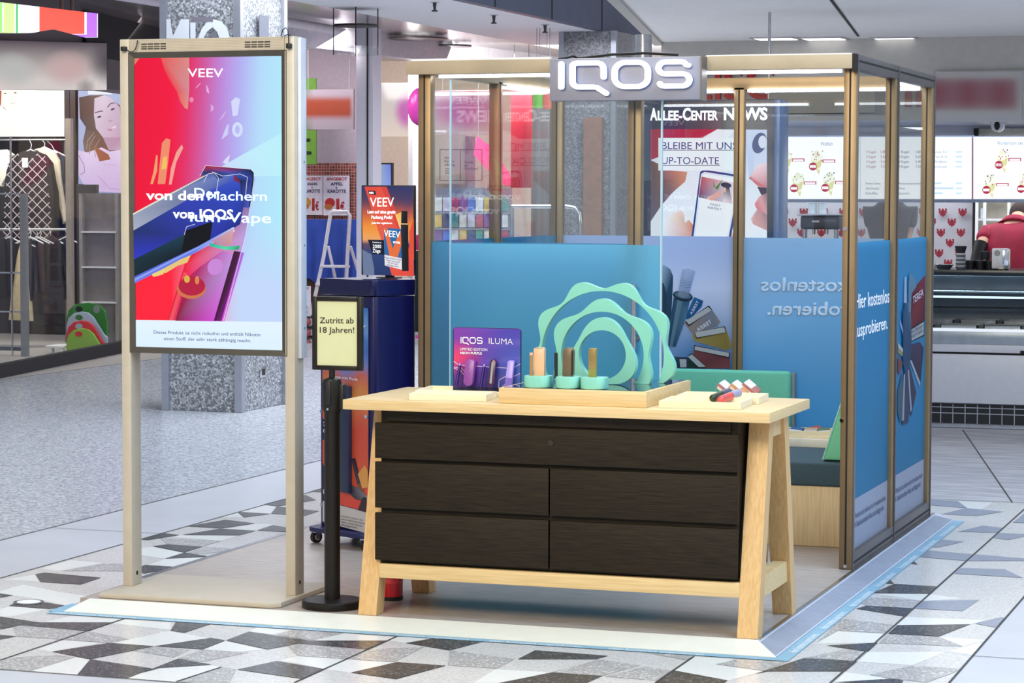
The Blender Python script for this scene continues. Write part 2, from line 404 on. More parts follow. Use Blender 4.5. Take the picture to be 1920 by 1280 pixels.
TRACE = {  # origin x, y, scale, then (tone, outline) pairs measured on the photographed floor
 (0, 1080, 6): [(5,[(0,457),(440,522),(1265,522),(990,622),(240,555),(0,600)]),(5,[(585,850),(1235,752),(1735,790),(1015,937)]),(5,[(1015,937),(1710,1040),(1435,1150),(870,1110)]),
  (5,[(0,662),(190,678),(0,715)]),(5,[(0,197),(150,217),(0,243)]),(5,[(100,335),(150,310),(500,295),(770,340),(560,370)]),
  (3,[(0,170),(260,92),(640,172),(380,250),(150,215),(0,195)]),(3,[(380,250),(640,172),(1040,232),(770,335)]),(3,[(0,370),(110,340),(530,372),(110,455),(0,455)]),
  (3,[(480,520),(800,447),(1395,487),(1265,522)]),(3,[(1395,487),(1920,520),(1920,605),(1265,530)]),(3,[(420,820),(715,722),(1130,752),(585,850)]),(3,[(330,1070),(850,912),(1015,937),(870,1110)]),
  (3,[(1240,752),(1920,615),(1980,690),(1920,760),(1735,790)]),(4,[(990,622),(1465,708),(1235,752),(715,715)]),(4,[(240,555),(990,622),(715,715),(190,680),(140,572)]),
  (4,[(0,960),(100,917),(640,888),(850,912),(330,1070),(0,1045)]),(4,[(1500,838),(1735,795),(2130,830),(1950,915)])],
 (0, 980, 6.4): [(5,[(425,617),(545,600),(1215,660),(965,742),(485,710)]),(3,[(500,545),(850,447),(1240,482),(700,578)]),(3,[(60,680),(415,620),(475,705)]),(4,[(740,578),(1240,490),(1600,490),(1500,580)])],
 (300, 1140, 3.84): [(5,[(115,100),(365,115),(175,178),(75,163)]),(5,[(-40,275),(365,215),(470,233),(310,297)]),(5,[(475,233),(640,170),(1085,235),(1640,235),(1480,298),(995,257),(775,297)]),
  (5,[(-130,467),(130,365),(375,408),(0,430)]),(5,[(555,443),(840,382),(1190,440),(1025,510)]),(5,[(1375,465),(1705,390),(2060,415),(1700,512)]),(5,[(1770,252),(1955,220),(2325,242),(2085,305)]),
  (3,[(0,170),(80,165),(350,215),(0,270)]),(3,[(-130,467),(0,435),(375,410),(440,425),(120,532),(0,528),(-300,510)]),(3,[(310,297),(470,238),(750,297),(520,318)]),(3,[(1090,232),(1330,180),(1690,208),(1640,235)]),
  (3,[(870,375),(995,345),(1340,368),(1195,440)]),(3,[(1195,440),(1340,368),(1690,390),(1375,465)]),(3,[(640,168),(700,138),(950,155),(810,190)]),
  (4,[(130,362),(310,297),(640,320),(310,385)]),(4,[(920,272),(995,257),(1480,298),(1340,368),(995,345)]),(4,[(440,425),(550,440),(500,535),(130,532)]),(4,[(840,192),(970,155),(1320,180),(1110,232)]),(4,[(1340,368),(1500,298),(1900,280),(1690,388)])],
 (700, 1160, 3.84): [(5,[(1040,292),(1165,228),(1690,268),(1600,292)]),(5,[(870,470),(1285,388),(1650,412),(1520,470)]),(3,[(720,461),(880,362),(1280,385),(910,461)]),(3,[(110,155),(180,128),(420,140),(235,175)]),
  (4,[(550,228),(1020,290),(890,358),(535,335)]),(4,[(1285,385),(1620,293),(1920,335),(1650,412)])],
 (1100, 1160, 4.8): [(5,[(620,578),(780,465),(1270,556),(1220,590)]),(4,[(520,303),(965,340),(890,372)]),(3,[(780,465),(900,375),(965,340),(1340,365),(1160,410),(1590,470),(1280,555)]),(4,[(1165,408),(1360,365),(1800,390),(1590,468)]),(4,[(520,430),(760,465),(620,555),(160,520)])],
 (1440, 1080, 4): [(5,[(-100,735),(265,617),(670,640),(580,715),(0,715)]),(5,[(440,522),(825,500),(750,568)]),(5,[(660,245),(740,222),(1095,243),(1035,305)]),(5,[(785,128),(945,60),(1275,78),(1220,132)]),(5,[(880,55),(915,27),(945,58)]),
  (5,[(500,797),(930,770),(1015,785),(1000,812)]),(5,[(970,370),(1515,362),(1280,453),(900,432)]),(6,[(1165,187),(1585,178),(1460,262),(1095,243)]),(6,[(1550,355),(1750,308),(1775,312),(1705,385)]),
  (3,[(345,507),(530,412),(890,432),(820,500)]),(3,[(675,640),(750,568),(1330,568),(1080,668)]),(3,[(1040,305),(1640,330),(1515,362),(970,365)]),(3,[(785,130),(1220,135),(1460,168),(1165,187)]),(3,[(1285,455),(1640,478),(1465,527)]),
  (3,[(1350,565),(1590,495),(1610,510),(1530,592)]),(3,[(580,720),(840,755),(920,770),(500,795)]),(4,[(530,410),(765,343),(960,368),(895,430)]),(4,[(550,318),(765,343),(520,408),(360,505)]),(4,[(900,435),(1275,455),(1460,527),(830,502)]),
  (4,[(280,612),(580,550),(745,568),(665,638)]),(4,[(760,740),(1080,672),(1450,695),(1380,730),(1190,797),(930,770)]),(4,[(760,158),(1165,185),(1095,243),(740,222),(690,200)])],
 (1580, 900, 5.647): [(6,[(935,207),(1215,222),(1320,297),(935,265)]),(6,[(1050,360),(1310,297),(1700,335),(1420,380)]),(6,[(1220,545),(1480,483),(1690,505),(1640,557)]),(6,[(1640,560),(1920,572),(1920,598),(1760,632),(1600,615)]),
  (6,[(1040,628),(1280,652),(1020,712),(940,708)]),(6,[(1250,930),(1715,945),(1910,1035),(1180,990)]),(6,[(900,745),(1920,830),(1920,855),(1310,855),(820,815)]),(5,[(715,885),(750,858),(795,895)]),(6,[(1800,450),(1920,355),(1920,455)]),(3,[(1225,222),(1585,238),(1470,310),(1320,297)])],
 (240, 900, 5.333): [(5,[(60,890),(170,850),(545,872),(160,935)]),(5,[(370,785),(565,725),(820,765)]),(5,[(245,662),(385,645),(745,665),(565,725)]),(5,[(130,595),(345,530),(515,550),(200,600)]),(5,[(540,548),(925,487),(1280,507),(1110,552)]),
  (5,[(595,462),(975,398),(1270,433),(930,483)]),(5,[(1095,318),(1430,338),(1160,372)]),(5,[(1355,243),(1610,175),(1780,152),(1880,200),(1490,262)]),(5,[(1430,335),(1490,265),(1910,310),(1770,355),(1610,347)]),(5,[(1290,503),(1450,453),(1660,485),(1640,522)]),
  (5,[(1815,115),(1980,70),(1990,125)]),(3,[(108,683),(245,665),(560,728),(370,785),(108,750)]),(3,[(370,790),(820,770),(545,870),(190,850)]),(3,[(1110,318),(1355,250),(1478,262),(1430,335)]),(3,[(440,570),(515,552),(1110,556),(930,608)]),
  (3,[(930,375),(1090,320),(1150,372)]),(3,[(980,487),(1270,437),(1460,440),(1280,505)]),(4,[(390,642),(320,580),(930,608),(745,665)]),(4,[(600,725),(750,668),(1160,685),(760,740)])],
}
lay = {3: 0, 4: 0, 5: 0, 6: 0}
for (ox, oy, sc), lst in TRACE.items():
    for tone, pts in lst:
        P = [AZ(ox+x/sc, oy+y/sc, 0) for x, y in pts]
        lay[tone] += 1; fq([(p.x, p.y) for p in P], tone, {3: .0003, 4: .0010, 6: .0014, 5: .0017}[tone]+lay[tone]*8e-6)
for a, b in (((0,1238),(233,1160)), ((552,1280),(745,1193)), ((1229,1280),(1301,1231)), ((331,1278),(415,1251))):
    A, B = AZ(*a, 0), AZ(*b, 0); fq([(A.x-.004,A.y),(A.x+.004,A.y),(B.x+.004,B.y),(B.x-.004,B.y)], 8, .0024)
me = bpy.data.meshes.new('floor'); floor_bm.to_mesh(me); floor_bm.free()
floor = bpy.data.objects.new('floor', me); COL.objects.link(floor); floor['kind'] = 'structure'
for mt in FM: me.materials.append(mt)
# round brass-ringed floor cover
c = AZ(54, 1130, 0)
fc = thing('floor_cover', 'small round metal access cover set in the floor tiles', 'floor cover', (c.x, c.y, 0))
obj('rim', G().lathe([(.062,0.003),(.062,.005),(.05,.006),(.05,.003)], (c.x, c.y, 0)), steel, fc)
obj('lid', G().lathe([(0,.003),(.048,.003),(.048,.0055),(0,.0055)], (c.x, c.y, 0)), white_m, fc)

# ------------------------------------------------------------------ SETTING: shell of the hall
ceil_white = M('ceiling_plaster', '#d6d8de', .7, noise=.02); ceil_gloss = M('glossy_metal_ceiling', '#a8a4a6', .22, metal=.6, noise=.12, scale=2, stretch=(1, 6, 1))
wall_grey = M('grey_wall', '#c2bdb6', .85, noise=.03); dark_blue = M('slate_blue_panel', '#4a5368', .5, noise=.06, scale=4); black_void = M('dark_void', '#15151b', .8)
g = G(); g.box(-7.7, -6.2, 5, 26, 3.5, 3.56); struct('ceiling', g, ceil_white)
g = G(); g.box(-14, -7.7, 7.2, 26, 3.53, 3.6)
struct('ceiling_corridor', g, ceil_gloss)
g = G(); g.box(-6.2, -6.1, 5, 26, 3.5, 4.5)
struct('trim_1', g, dark_blue)
g = G()
for y in (8.5, 10.8, 12.6, 14.4, 16.2, 18.2, 20.4): g.box(-6.105, -6.095, y-.012, y+.012, 3.5, 4.5)
struct('trim_2', g, groove)
g = G(); g.prism([(-2.05, 3.25, 2.81), (-3.02, 7.72, 2.81), (3.5, 7.72, 2.81), (3.5, 3.25, 2.81)], (0, 0, .12)); struct('ceiling_right', g, M('canopy_white', '#f3f1ee', .7, noise=.02))
g = G(); g.prism([(-2.12, 3.25, 2.79), (-3.09, 7.72, 2.79), (-3.02, 7.72, 2.79), (-2.05, 3.25, 2.79)], (0, 0, .14)); struct('trim_3', g, wall_grey)
g = G(); g.prism([(-.930, 3.95, 2.805), (-1.43, 7.3, 2.805), (-1.445, 7.3, 2.805), (-.95, 3.95, 2.805)], (0, 0, .008)); struct('trim_4', g, groove)
A, B = AY(1240, 78, 7.6), AY(1240, 228, 7.6)
g = G(); g.box(-3.0, 3.5, 7.6, 7.72, B.z, 2.81); struct('wall_fascia', g, wall_grey)
g = G(); g.box(-3.0, 3.5, 7.72, 9.8, 2.22, 2.27); struct('ceiling_bar', g, M('bar_soffit', '#8d9ab0', .35, noise=.05))
g = G(); g.box(-3.0, 3.5, 9.7, 9.8, 0, 2.25)
damask = M('red_damask_wallpaper', '#c9c7cd', .8, noise=.02)
struct('wall_back', g, damask)
# far walls that close the hall behind everything
g = G(); g.box(-24, 8, 30, 30.2, 0, 6); struct('wall_far', g, M('far_cream_wall', '#e6d8cc', .8, noise=.04))
g = G(); g.box(-16, -10.6, 15.2, 15.3, 0, 3.53); struct('wall_shop', g, M('dark_shop_wall', '#2b2729', .8, noise=.1))
# recessed light slots at the back of the right ceiling
for i, px in enumerate((1455, 1545, 1680, 1785, 1905)):
    p = AZ(px, 74, 2.8)
    t = thing('recessed_light', 'recessed white ceiling light over the ice cream bar, %s' % ('leftmost, near the thin rod', 'second from left', 'middle of five', 'second from right', 'rightmost')[i], 'ceiling light', (p.x, p.y, 2.805), 'downlights over the ice cream bar')
    obj('frame', G().box(p.x-.17, p.x+.17, p.y-.14, p.y+.14, 2.802, 2.812, .003), steel, t)
    obj('diffuser', G().box(p.x-.14, p.x+.14, p.y-.11, p.y+.11, 2.799, 2.806), M('lamp_diffuser', '#ffffff', .5, emit=1.2, noise=0), t)

# ------------------------------------------------------------------ booth platform
laminate = M('grey_oak_laminate', '#b3a69c', .35, noise=.10, scale=4, stretch=(2, 22, 1), dark='#9d9088')
ramp_cream = M('cream_ramp', '#e6e4d6', .4, noise=.02); ribbed = M('ribbed_aluminium', '#c6cad6', .4, noise=.03); tape_m = M('blue_floor_tape', '#86b0c6', .45, noise=.04)
pf = thing('booth_platform', 'low grey wood look platform with cream front ramp carrying the glass booth', 'platform', (-1.35, 0, 0))
obj('deck', G().box(-2.775, .013, -1.807, 2.03, .003, .03), laminate, pf)
g = G()
g.hexa([(-2.75,-1.985,.0032),(.123,-1.985,.0032),(.013,-1.807,.0032),(-2.7325,-1.807,.0032)], [(-2.75,-1.985,.006),(.123,-1.985,.006),(.013,-1.807,.0305),(-2.7325,-1.807,.0305)])
obj('front_ramp', g, ramp_cream, pf)
g = G()
g.hexa([(.013,-1.807,.0032),(.123,-1.985,.0032),(.123,2.02,.0032),(.013,2.08,.0032)], [(.013,-1.807,.0305),(.123,-1.985,.006),(.123,2.02,.006),(.013,2.08,.0305)])
sr = obj('side_ramp', g, ribbed, pf)
g = G()
for k in range(1, 34):   # ribs running along the ramp
    f_ = .13+.84*k/34; x = .013+.11*f_; z = .0305-.0245*f_
    g.box(x-.0009, x+.0009, -1.807-.178*f_+.004, 2.02, z, z+.0009)
obj('rib', g, M('rib_shadow_grey', '#a5aab8', .45), sr)['kind'] = 'stuff'
obj('edge_strip', G().box(.004, .022, -1.80, 2.06, .0305, .0325), steel, pf)
obj('edge_strip', G().box(-2.80, -2.772, -1.26, 2.03, .0022, .032), steel, pf)
obj('floor_tape', G().box(-2.80, .178, -2.035, -1.986, .0027, .0031), tape_m, pf)
obj('floor_tape', G().box(.124, .178, -1.986, 2.02, .0027, .0031), tape_m, pf)
obj('floor_tape', G().box(-2.82, -2.752, -1.985, -1.80, .0027, .0031), tape_m, pf)
for x in (-2.80, -2.33, -1.86, -1.42, -.98, -.52):
    text('Hier kostenlos ausprobieren.', (x+.03, -2.027, .0034), (1,0,0), (0,1,0), ink_white, pf, w=.36, h=.028)
for y in (-1.86, -1.33, -.78, -.24, .32, .86, 1.42):
    text('Hier kostenlos ausprobieren.', (.17, y, .0034), (0,1,0), (-1,0,0), ink_white, pf, w=.40, h=.032)

# ------------------------------------------------------------------ glass booth
bo = thing('glass_booth', 'square glass consulting booth with bronze frame and blue window film', 'booth', (-1.0, 1.0, .03))
Z0, Z1 = .0305, 2.26
def post(x0, x1, y0, y1, faces='f'):
    o = obj('post', G().box(x0, x1, y0, y1, Z0, Z1-.05, .002), bronze, bo)
    g = G()
    if 'f' in faces: g.box((x0+x1)/2-.004, (x0+x1)/2+.004, y0-.0006, y0+.002, Z0+.01, Z1-.06)
    if 'r' in faces: g.box(x1-.002, x1+.0006, (y0+y1)/2-.004, (y0+y1)/2+.004, Z0+.01, Z1-.06)
    if 'l' in faces: g.box(x0-.0006, x0+.002, (y0+y1)/2-.004, (y0+y1)/2+.004, Z0+.01, Z1-.06)
    if 'b' in faces: g.box((x0+x1)/2-.004, (x0+x1)/2+.004, y1-.002, y1+.0006, Z0+.01, Z1-.06)
    obj('groove', g, groove, o); return o
XL, XR, YB = -2.02, 0.0, 2.008
post(XL, XL+.06, 0, .06, 'fl'); post(-1.022, -.962, 0, .05, 'f'); fp = post(-.056, 0, 0, .06, 'f')
post(XL, XL+.06, YB-.06, YB, 'fr'); post(-1.028, -.975, YB-.05, YB, 'f'); post(-.055, 0, YB-.06, YB, 'f')
post(XL, XL+.05, .965, 1.025, 'rl'); post(-.05, -.002, .94, .993, 'f'); post(-.05, -.002, .999, 1.05, 'f')
obj('floor_bolt', G().cyl((-.028, -.006, .045), (-.028, .002, .045), .008, n=10), chrome, fp); obj('door_lock', G().cyl((-.045, -.004, 1.51), (-.045, .002, 1.51), .009, n=12), chrome, fp)
obj('door_lock', G().cyl((-.05, -.004, .68), (-.05, .002, .68), .009, n=12), chrome, fp)
# outer dark trims of the right wall
for y in (.002, .9925, YB-.006):
    obj('corner_trim', G().box(-.001, .006, y, y+.012, Z0, Z1), bronze_dark, bo)
def beam(x0, x1, y0, y1, z0=2.197, z1=2.26, mt=bronze_dark): return obj('beam', G().box(x0, x1, y0, y1, z0, z1, .002), mt, bo)
beam(XL, XR, .0, .05, mt=bronze); beam(XL, XR, YB-.05, YB, mt=bronze)
b1 = beam(XL, XL+.05, .05, YB-.05, mt=bronze); b2 = beam(-.05, .0015, .012, .992); b3 = beam(-.05, .0015, 1.006, YB-.007)
for b_, ya, yb in ((b2, .03, .985), (b3, 1.012, YB-.015)): obj('groove', G().box(.0005, .0022, ya, yb, 2.228, 2.237), groove, b_)
fa = obj('fascia_panel', G().box(-2.06, -.012, -.05, -.002, 2.197, 2.258, .003), fascia_m, bo)
obj('fascia_clip', G().box(-.012, .004, -.045, .0, 2.185, 2.26), groove, fa)
g = G(); g.box(-2.04, -1.38, -.03, .0, 2.259, 2.268); g.box(-.66, -.02, -.03, .0, 2.259, 2.264); obj('cable_duct', g, white_m, bo)
for x0, x1, y0, y1 in ((XL, -.97, .0, .05), (XL, XR, YB-.045, YB), ):
    obj('bottom_rail', G().box(x0, x1, y0, y1, Z0, .09, .002), bronze, bo)
for y0, y1 in ((.062, .938), (1.052, YB-.06)):
    r_ = obj('bottom_rail', G().box(-.045, .0012, y0-.05, y1+.05, Z0, .10, .002), bronze_dark, bo)
    obj('groove', G().box(.0008, .002, y0-.045, y1+.045, .052, .062), groove, r_)
    obj('bottom_rail', G().box(XL, XL+.045, y0, y1, Z0, .09, .002), bronze, bo)
# roof grid (open) and led strips under the beams
for x0, x1, y0, y1 in ((XL+.08, -1.04, YB-.075, YB-.055), (-.95, -.075, YB-.075, YB-.055), (-.9, -.08, .055, .075), (XL+.08, -1.06, .055, .075)):
    obj('led_strip', G().box(x0, x1, y0, y1, 2.185, 2.2), tube_glow, bo)
for x in (XL+.055, -.075): obj('led_strip', G().box(x, x+.02, 1.08, YB-.1, 2.185, 2.2), tube_glow, bo)
# the panes; every pane carries its film, prints and lettering
def pane(x0, x1, y0, y1, z0, z1, name='glass_pane'): return obj(name, G().box(x0, x1, y0, y1, z0, z1), GLASS, bo)
def film_y(p, x0, x1, y, z0, z1, fn, th=.0008):
    pc = Pic(lambda a, b: Vector((a, y, b)), (0, -1, 0)); pc.grid(x0, z1, x1, z0, 8, 14, fn); return pc.build('film', FILM, p)
blue = ['#62b2d4', '#46a2c6', '#2f93b6', '#2a8fae']
def plain(cols): return lambda s, t: stops([(i/(len(cols)-1), c) for i, c in enumerate(cols)], t)
door_fn = plain(['#78c6e8', '#64bbe0', '#4bafd2', '#38a8c6', '#30a6c0'])
pf_ = pane(-1.962, -1.02, .018, .024, .088, 2.2)
film_y(pf_, -1.962, -1.02, .0165, .088, 1.437, plain(['#5aa2cc', '#4f93bd', '#4a93ae', '#3f9aa8']))
# notices on the fixed pane
mp = mY(.012); g = G()
for (a, b, c_, d) in ((824,280,862,338), (862,280,903,338)):
    for (x0, y0, x1, y1) in ((a,b,c_,b+.8), (a,d,c_,d+.8), (a,b,a+.8,d), (c_,b,c_+.8,d)):
        A, B = mp(x0, y0), mp(x1, y1); g.box(A.x, B.x, .0148, .0155, B.z, A.z)
for k in range(3):
    A, B = mp(834+k*0, 316+k*4), mp(844, 317+k*4); g.box(A.x, B.x, .0148, .0155, B.z, A.z)
obj('notice_frame', g, ink_black, pf_)
for s, x0, y, x1 in (('Nur', 833.5, 297.5, 843), ('Karten-', 833.5, 304, 853), ('zahlung.', 833.5, 310.5, 853.5), ('Zutritt', 870, 306, 887), ('ab', 870, 312, 876.5), ('18 Jahren!', 870, 318, 896.5), ('Good Conversion', 914, 351, 962), ('Practices', 914, 357, 941)):
    textpx(s, x0, y, x1, y+.3, mY(.0145), ink_black, pf_, h=4.6)
# sliding door slid open over the left half
dr = obj('sliding_door', G().box(-1.840, -.848, -.062, -.054, .05, 2.17), GLASS, bo)
film_y(dr, -1.840, -.848, -.0635, .06, 1.433, door_fn)
g = G(); g.box(-.853, -.846, -.066, -.052, .05, 2.17); g.box(-1.842, -1.837, -.066, -.052, .05, 2.17); obj('edge_profile', g, M('glass_edge', '#b9d6de', .15, noise=.02), dr)
A, B = AY(1189, 533, -.1), AY(1189, 656, -.1)
g = G(); g.cyl((A.x, -.105, A.z), (A.x, -.105, B.z), .0125, n=20)
for z in (A.z-.05, B.z+.05): g.cyl((A.x, -.105, z), (A.x, -.06, z), .008, n=12); g.cyl((A.x, -.066, z), (A.x, -.06, z), .018, n=16)
obj('bar_handle', g, steel, dr)
obj('door_stop', G().box(-1.03, -.97, -.07, -.05, .032, .05), groove, dr)
# left wall
for y0, y1 in ((.06, .965), (1.025, YB-.06)):
    p = pane(XL+.02, XL+.026, y0, y1, .088, 2.2)
    pc = Pic(lambda a, b: Vector((XL+.028, a, b)), (1, 0, 0)); pc.grid(y0, 1.44, y1, .088, 6, 10, plain(['#2f86a8', '#2d86a4', '#2d8aa2'])); pc.build('film', FILM, p)
# back wall, seen from inside: mirrored prints
pb1 = pane(-1.962, -1.028, YB-.03, YB-.024, .088, 2.2); pb2 = pane(-.975, -.055, YB-.03, YB-.024, .088, 2.2)
YF = YB-.032; P3 = mY(YF)
def bl(s, t): return mix(mix(lin('#b2c8f4'), lin('#d4defa'), math.exp(-((t-.26)/.16)**2)), lin('#3a78ac'), min(1, max(0, (t-.2)*3.4)*(1.25-.55*abs(s-.85)*4)))
pc = Pic(lambda a, b: Vector((a, YF, b)), (0, -1, 0)); pc.grid(-1.962, 1.44, -1.028, .088, 14, 20, bl); pc.build('film', FILM, pb1)
pc = Pic(P3, (0, -1, 0), .0006); pc.k = 2
z5 = lambda pts: [(1230+x/5.565, 490+y/5.565) for x, y in pts]
grey1, grey2, grey3 = '#2c5572', '#5f8ca6', '#a9c3d4'
pc.poly(z5([(20,30),(90,40),(150,80),(178,150),(178,250),(160,560),(130,700),(-20,760),(-20,30)]), [grey3,grey3,grey2,grey1,grey2,grey1,grey1,grey1,grey3])
pc.poly(z5([(20,220),(80,225),(110,330),(120,560),(-20,600),(-20,220)]), '#35566c')
for (q, c1, c2) in (([(400,370),(494,410),(480,470),(350,610),(300,590)], '#2a78ae', '#1a5a90'), ([(295,640),(555,458),(676,630),(640,680),(375,750)], '#b39a8c', '#8a94a0'), ([(375,760),(720,675),(798,885),(745,930),(400,830)], '#c2a862', '#a99048'), ([(400,870),(772,950),(775,1115),(385,1115)], '#a8605e', '#8d4a50'), ([(340,990),(520,1110),(330,1110)], '#2b4f48', '#274640'), ([(170,990),(335,1000),(335,1110),(200,1110)], '#4c5a78', '#3a4664')):
    pc.poly(z5(q), [c1, c2, c1, c2, c1][:len(q)])
for q in ([(310,625),(552,458),(588,500),(345,675)], [(402,738),(720,675),(738,738),(425,802)], [(405,872),(772,955),(770,1005),(400,918)], [(335,985),(378,955),(530,1110),(450,1110)], [(250,1008),(325,1010),(325,1110),(258,1110)]):
    pc.poly(z5(q), '#15181c')
    cx = sum(p[0] for p in q)/4; cy = sum(p[1] for p in q)/4
    pc.poly(z5([(cx+(x-cx)*.965, cy+(y-cy)*.86) for x, y in q]), '#e8ecf2')
# the holder with a stick standing in it
pc.poly(z5([(190,375),(360,400),(330,560),(210,890),(135,880),(150,650)]), [grey1,'#3d6a86',grey2,grey1,grey1,grey2])
pc.poly(z5([(232,400),(290,410),(180,885),(150,880)]), ['#8db0c4','#6f98b0','#5f8ca6','#7fa4ba'])
pc.ell(*z5([(287,360)])[0], 19, 9.5, '#1f3c54', rot=.2); pc.ell(*z5([(287,352)])[0], 16, 6, '#6d94ac', rot=.2)
pc.poly(z5([(235,355),(282,85),(345,70),(417,100),(345,370),(290,380)]), ['#a8bbd4','#b3c1da','#c6d0e4','#b0bfda','#8ea6c4','#a4b8d2'])
for k in range(3): pc.line(z5([(262-k*5,195+k*28),(300-k*3,190+k*28),(325-k*3,215+k*28),(385-k*6,210+k*28)]), .7, '#6c87a8')
im = pc.build('printed_picture', FILM, pb1)
def warn(rows, o, u, v, w, h, par, n, mirror=True):
    for i, s in enumerate(rows):
        text(s, Vector(o)-Vector(v)*i*h*1.75+Vector(n), u, v, ink_black, par, w=w, h=h, bold=.015)
def ztx(s, a, b, hpx, mat, par, bold=0, dy=.004):
    """mirrored lettering: runs from right to left between two points of the back film"""
    A, B = P3(*z5([a])[0]), P3(*z5([b])[0]); A.y = B.y = YF-dy
    u = (B-A).normalized(); v = Vector((0,-1,0)).cross(u); v = v if v.z > 0 else -v
    text(s, A, B-A, v, mat, par, w=(B-A).length, h=hpx/5.565/410, bold=bold)
wl = M('embossed_print', '#cfd6e0', .5)
ztx('TEREA', (588,640), (440,735), 46, wl, pb1); ztx('TEREA', (755,830), (560,885), 46, wl, pb1); ztx('TEREA', (745,1085), (500,1055), 46, wl, pb1); ztx('TEREA', (455,420), (375,560), 34, wl, pb1)
for a, b in (((545,495),(335,640)), ((712,700),(420,760)), ((756,965),(420,892))):
    ztx('Dieses Tabakerzeugnis schädigt Ihre', a, b, 15, ink_black, pb1); ztx('Gesundheit und macht süchtig', (a[0]+6,a[1]+22), (b[0]+14,b[1]+20), 15, ink_black, pb1)
def br(s, t): return mix(mix(lin('#96cdf4'), lin('#4ea4e2'), t*1.5), lin('#b6d2f6'), max(0, .55-1.2*t-.5*abs(s-.1)))
pc = Pic(lambda a, b: Vector((a, YF, b)), (0, -1, 0)); pc.grid(-.975, 1.435, -.055, .088, 10, 16, br); pc.build('film', FILM, pb2)
pale = M('pale_film_lettering', '#c2d6ea', .5)
for s, x0, x1, y in (('Hier kostenlos', 1680, 1426, 545), ('ausprobieren.', 1670, 1438, 590)):
    A, B = P3(x0, y+1.5), P3(x1, y); A.y = B.y = YF-.003
    text(s, A, B-A, (0,0,1), pale, pb2, w=(B-A).length, h=.068, bold=.03)
# right wall: prints read from outside
pr1 = pane(-.03, -.024, .06, .94, .098, 2.2); pr2 = pane(-.03, -.024, 1.05, YB-.06, .098, 2.2)
XF = -.0215
for p, y0, y1 in ((pr1, .06, .94), (pr2, 1.05, YB-.06)):
    pc = Pic(lambda a, b: Vector((XF, a, b)), (1, 0, 0)); pc.grid(y0, 1.447, y1, .32, 6, 10, plain(['#46a8d4', '#3ea0cc', '#3798c4'])); pc.grid(y0, .32, y1, .098, 3, 3, plain(['#d3d6e6', '#cfd3e4'])); pc.build('film', FILM, p)
    pc = Pic(lambda a, b: Vector((-.0325, a, b)), (-1, 0, 0)); pc.grid(y0, 1.447, y1, .098, 4, 6, plain(['#4f9bd0', '#4292c4', '#3e8cbc'])); pc.build('film', FILM, p)
    text('Dieses Produkt ist nicht risikofrei und nur für erwachsene Raucher.', (XF+.002, y0+.02, .232), (0,1,0), (0,0,1), ink_navy, p, w=y1-y0-.06, h=.026)
    text('TEREA Tabaksticks enthalten Nikotin, das abhängig macht.', (XF+.002, y0+.03, .192), (0,1,0), (0,0,1), ink_navy, p, w=y1-y0-.12, h=.026)
MX = mX(XF+.002)
textpx('Hier kostenlos', 1604, 579, 1667, 567, MX, ink_white, pr1, h=28, bold=.006); textpx('ausprobieren.', 1602, 633, 1664, 616, MX, ink_white, pr1, h=26, bold=.006)
z7 = lambda pts: [(1580+x/3.556, 500+y/3.556) for x, y in pts]
pc = Pic(mX(XF), (1, 0, 0), .0006); pc.k = 2
pc.poly(z7([(443,180),(548,55),(545,355),(448,410)]), ['#6d2038','#b03a4c','#7a2338','#8f2c40']); pc.poly(z7([(448,410),(541,355),(541,460),(452,502)]), '#14161a'); pc.poly(z7([(453,418),(537,366),(537,452),(456,493)]), '#dfe4ee')
pc.poly(z7([(443,520),(510,500),(535,540),(512,800),(440,620)]), ['#4a3f66','#584a70','#3c3454','#2c2844','#3a3354']); pc.poly(z7([(440,620),(455,625),(512,770),(510,805)]), '#d5d8e4')
pc.poly(z7([(425,670),(440,650),(485,840),(450,1000),(430,800)]), '#4a4866'); pc.poly(z7([(398,720),(425,690),(440,960),(430,1040),(390,1055)]), '#4f5878'); pc.poly(z7([(360,830),(392,700),(398,1010),(375,1040),(358,960)]), '#5a7a86')
pc.poly(z7([(398,720),(408,710),(400,1020),(388,1030)]), '#c8cede'); pc.poly(z7([(424,690),(432,680),(452,950),(442,970)]), '#c8cede')
pc.poly(z7([(358,500),(392,560),(390,600),(358,570)]), '#c9b27a'); pc.poly(z7([(358,590),(388,640),(372,720),(358,700)]), '#9a5a4e'); pc.poly(z7([(370,345),(402,465),(396,480),(372,380)]), '#cfd6e2'); pc.poly(z7([(358,510),(388,545),(388,572),(358,535)]), '#dfe4ee')
pc.poly(z7([(388,300),(405,240),(440,230),(446,560),(430,680),(405,715),(390,640)]), ['#27557c','#3d6f96','#6f9ab4','#27557c','#3d6f96','#27557c','#35658a'])
pc.poly(z7([(425,120),(432,50),(445,45),(470,90),(478,130),(445,180),(440,300),(425,300)]), '#7fa9bd'); pc.poly(z7([(393,240),(398,70),(410,65),(413,240)]), '#cfe0ee')
pc.build('printed_picture', FILM, pr2)
textpx('TEREA', 1580+468/3.556, 500+250/3.556, 1580+537/3.556, 500+190/3.556, mX(XF+.012), wl, pr2, h=14)
textpx('Dieses Tabakerzeugnis', 1580+455/3.556, 500+446/3.556, 1580+537/3.556, 500+400/3.556, mX(XF+.012), ink_black, pr2, h=7); textpx('schädigt Ihre Gesundheit', 1580+456/3.556, 500+478/3.556, 1580+537/3.556, 500+432/3.556, mX(XF+.012), ink_black, pr2, h=7)

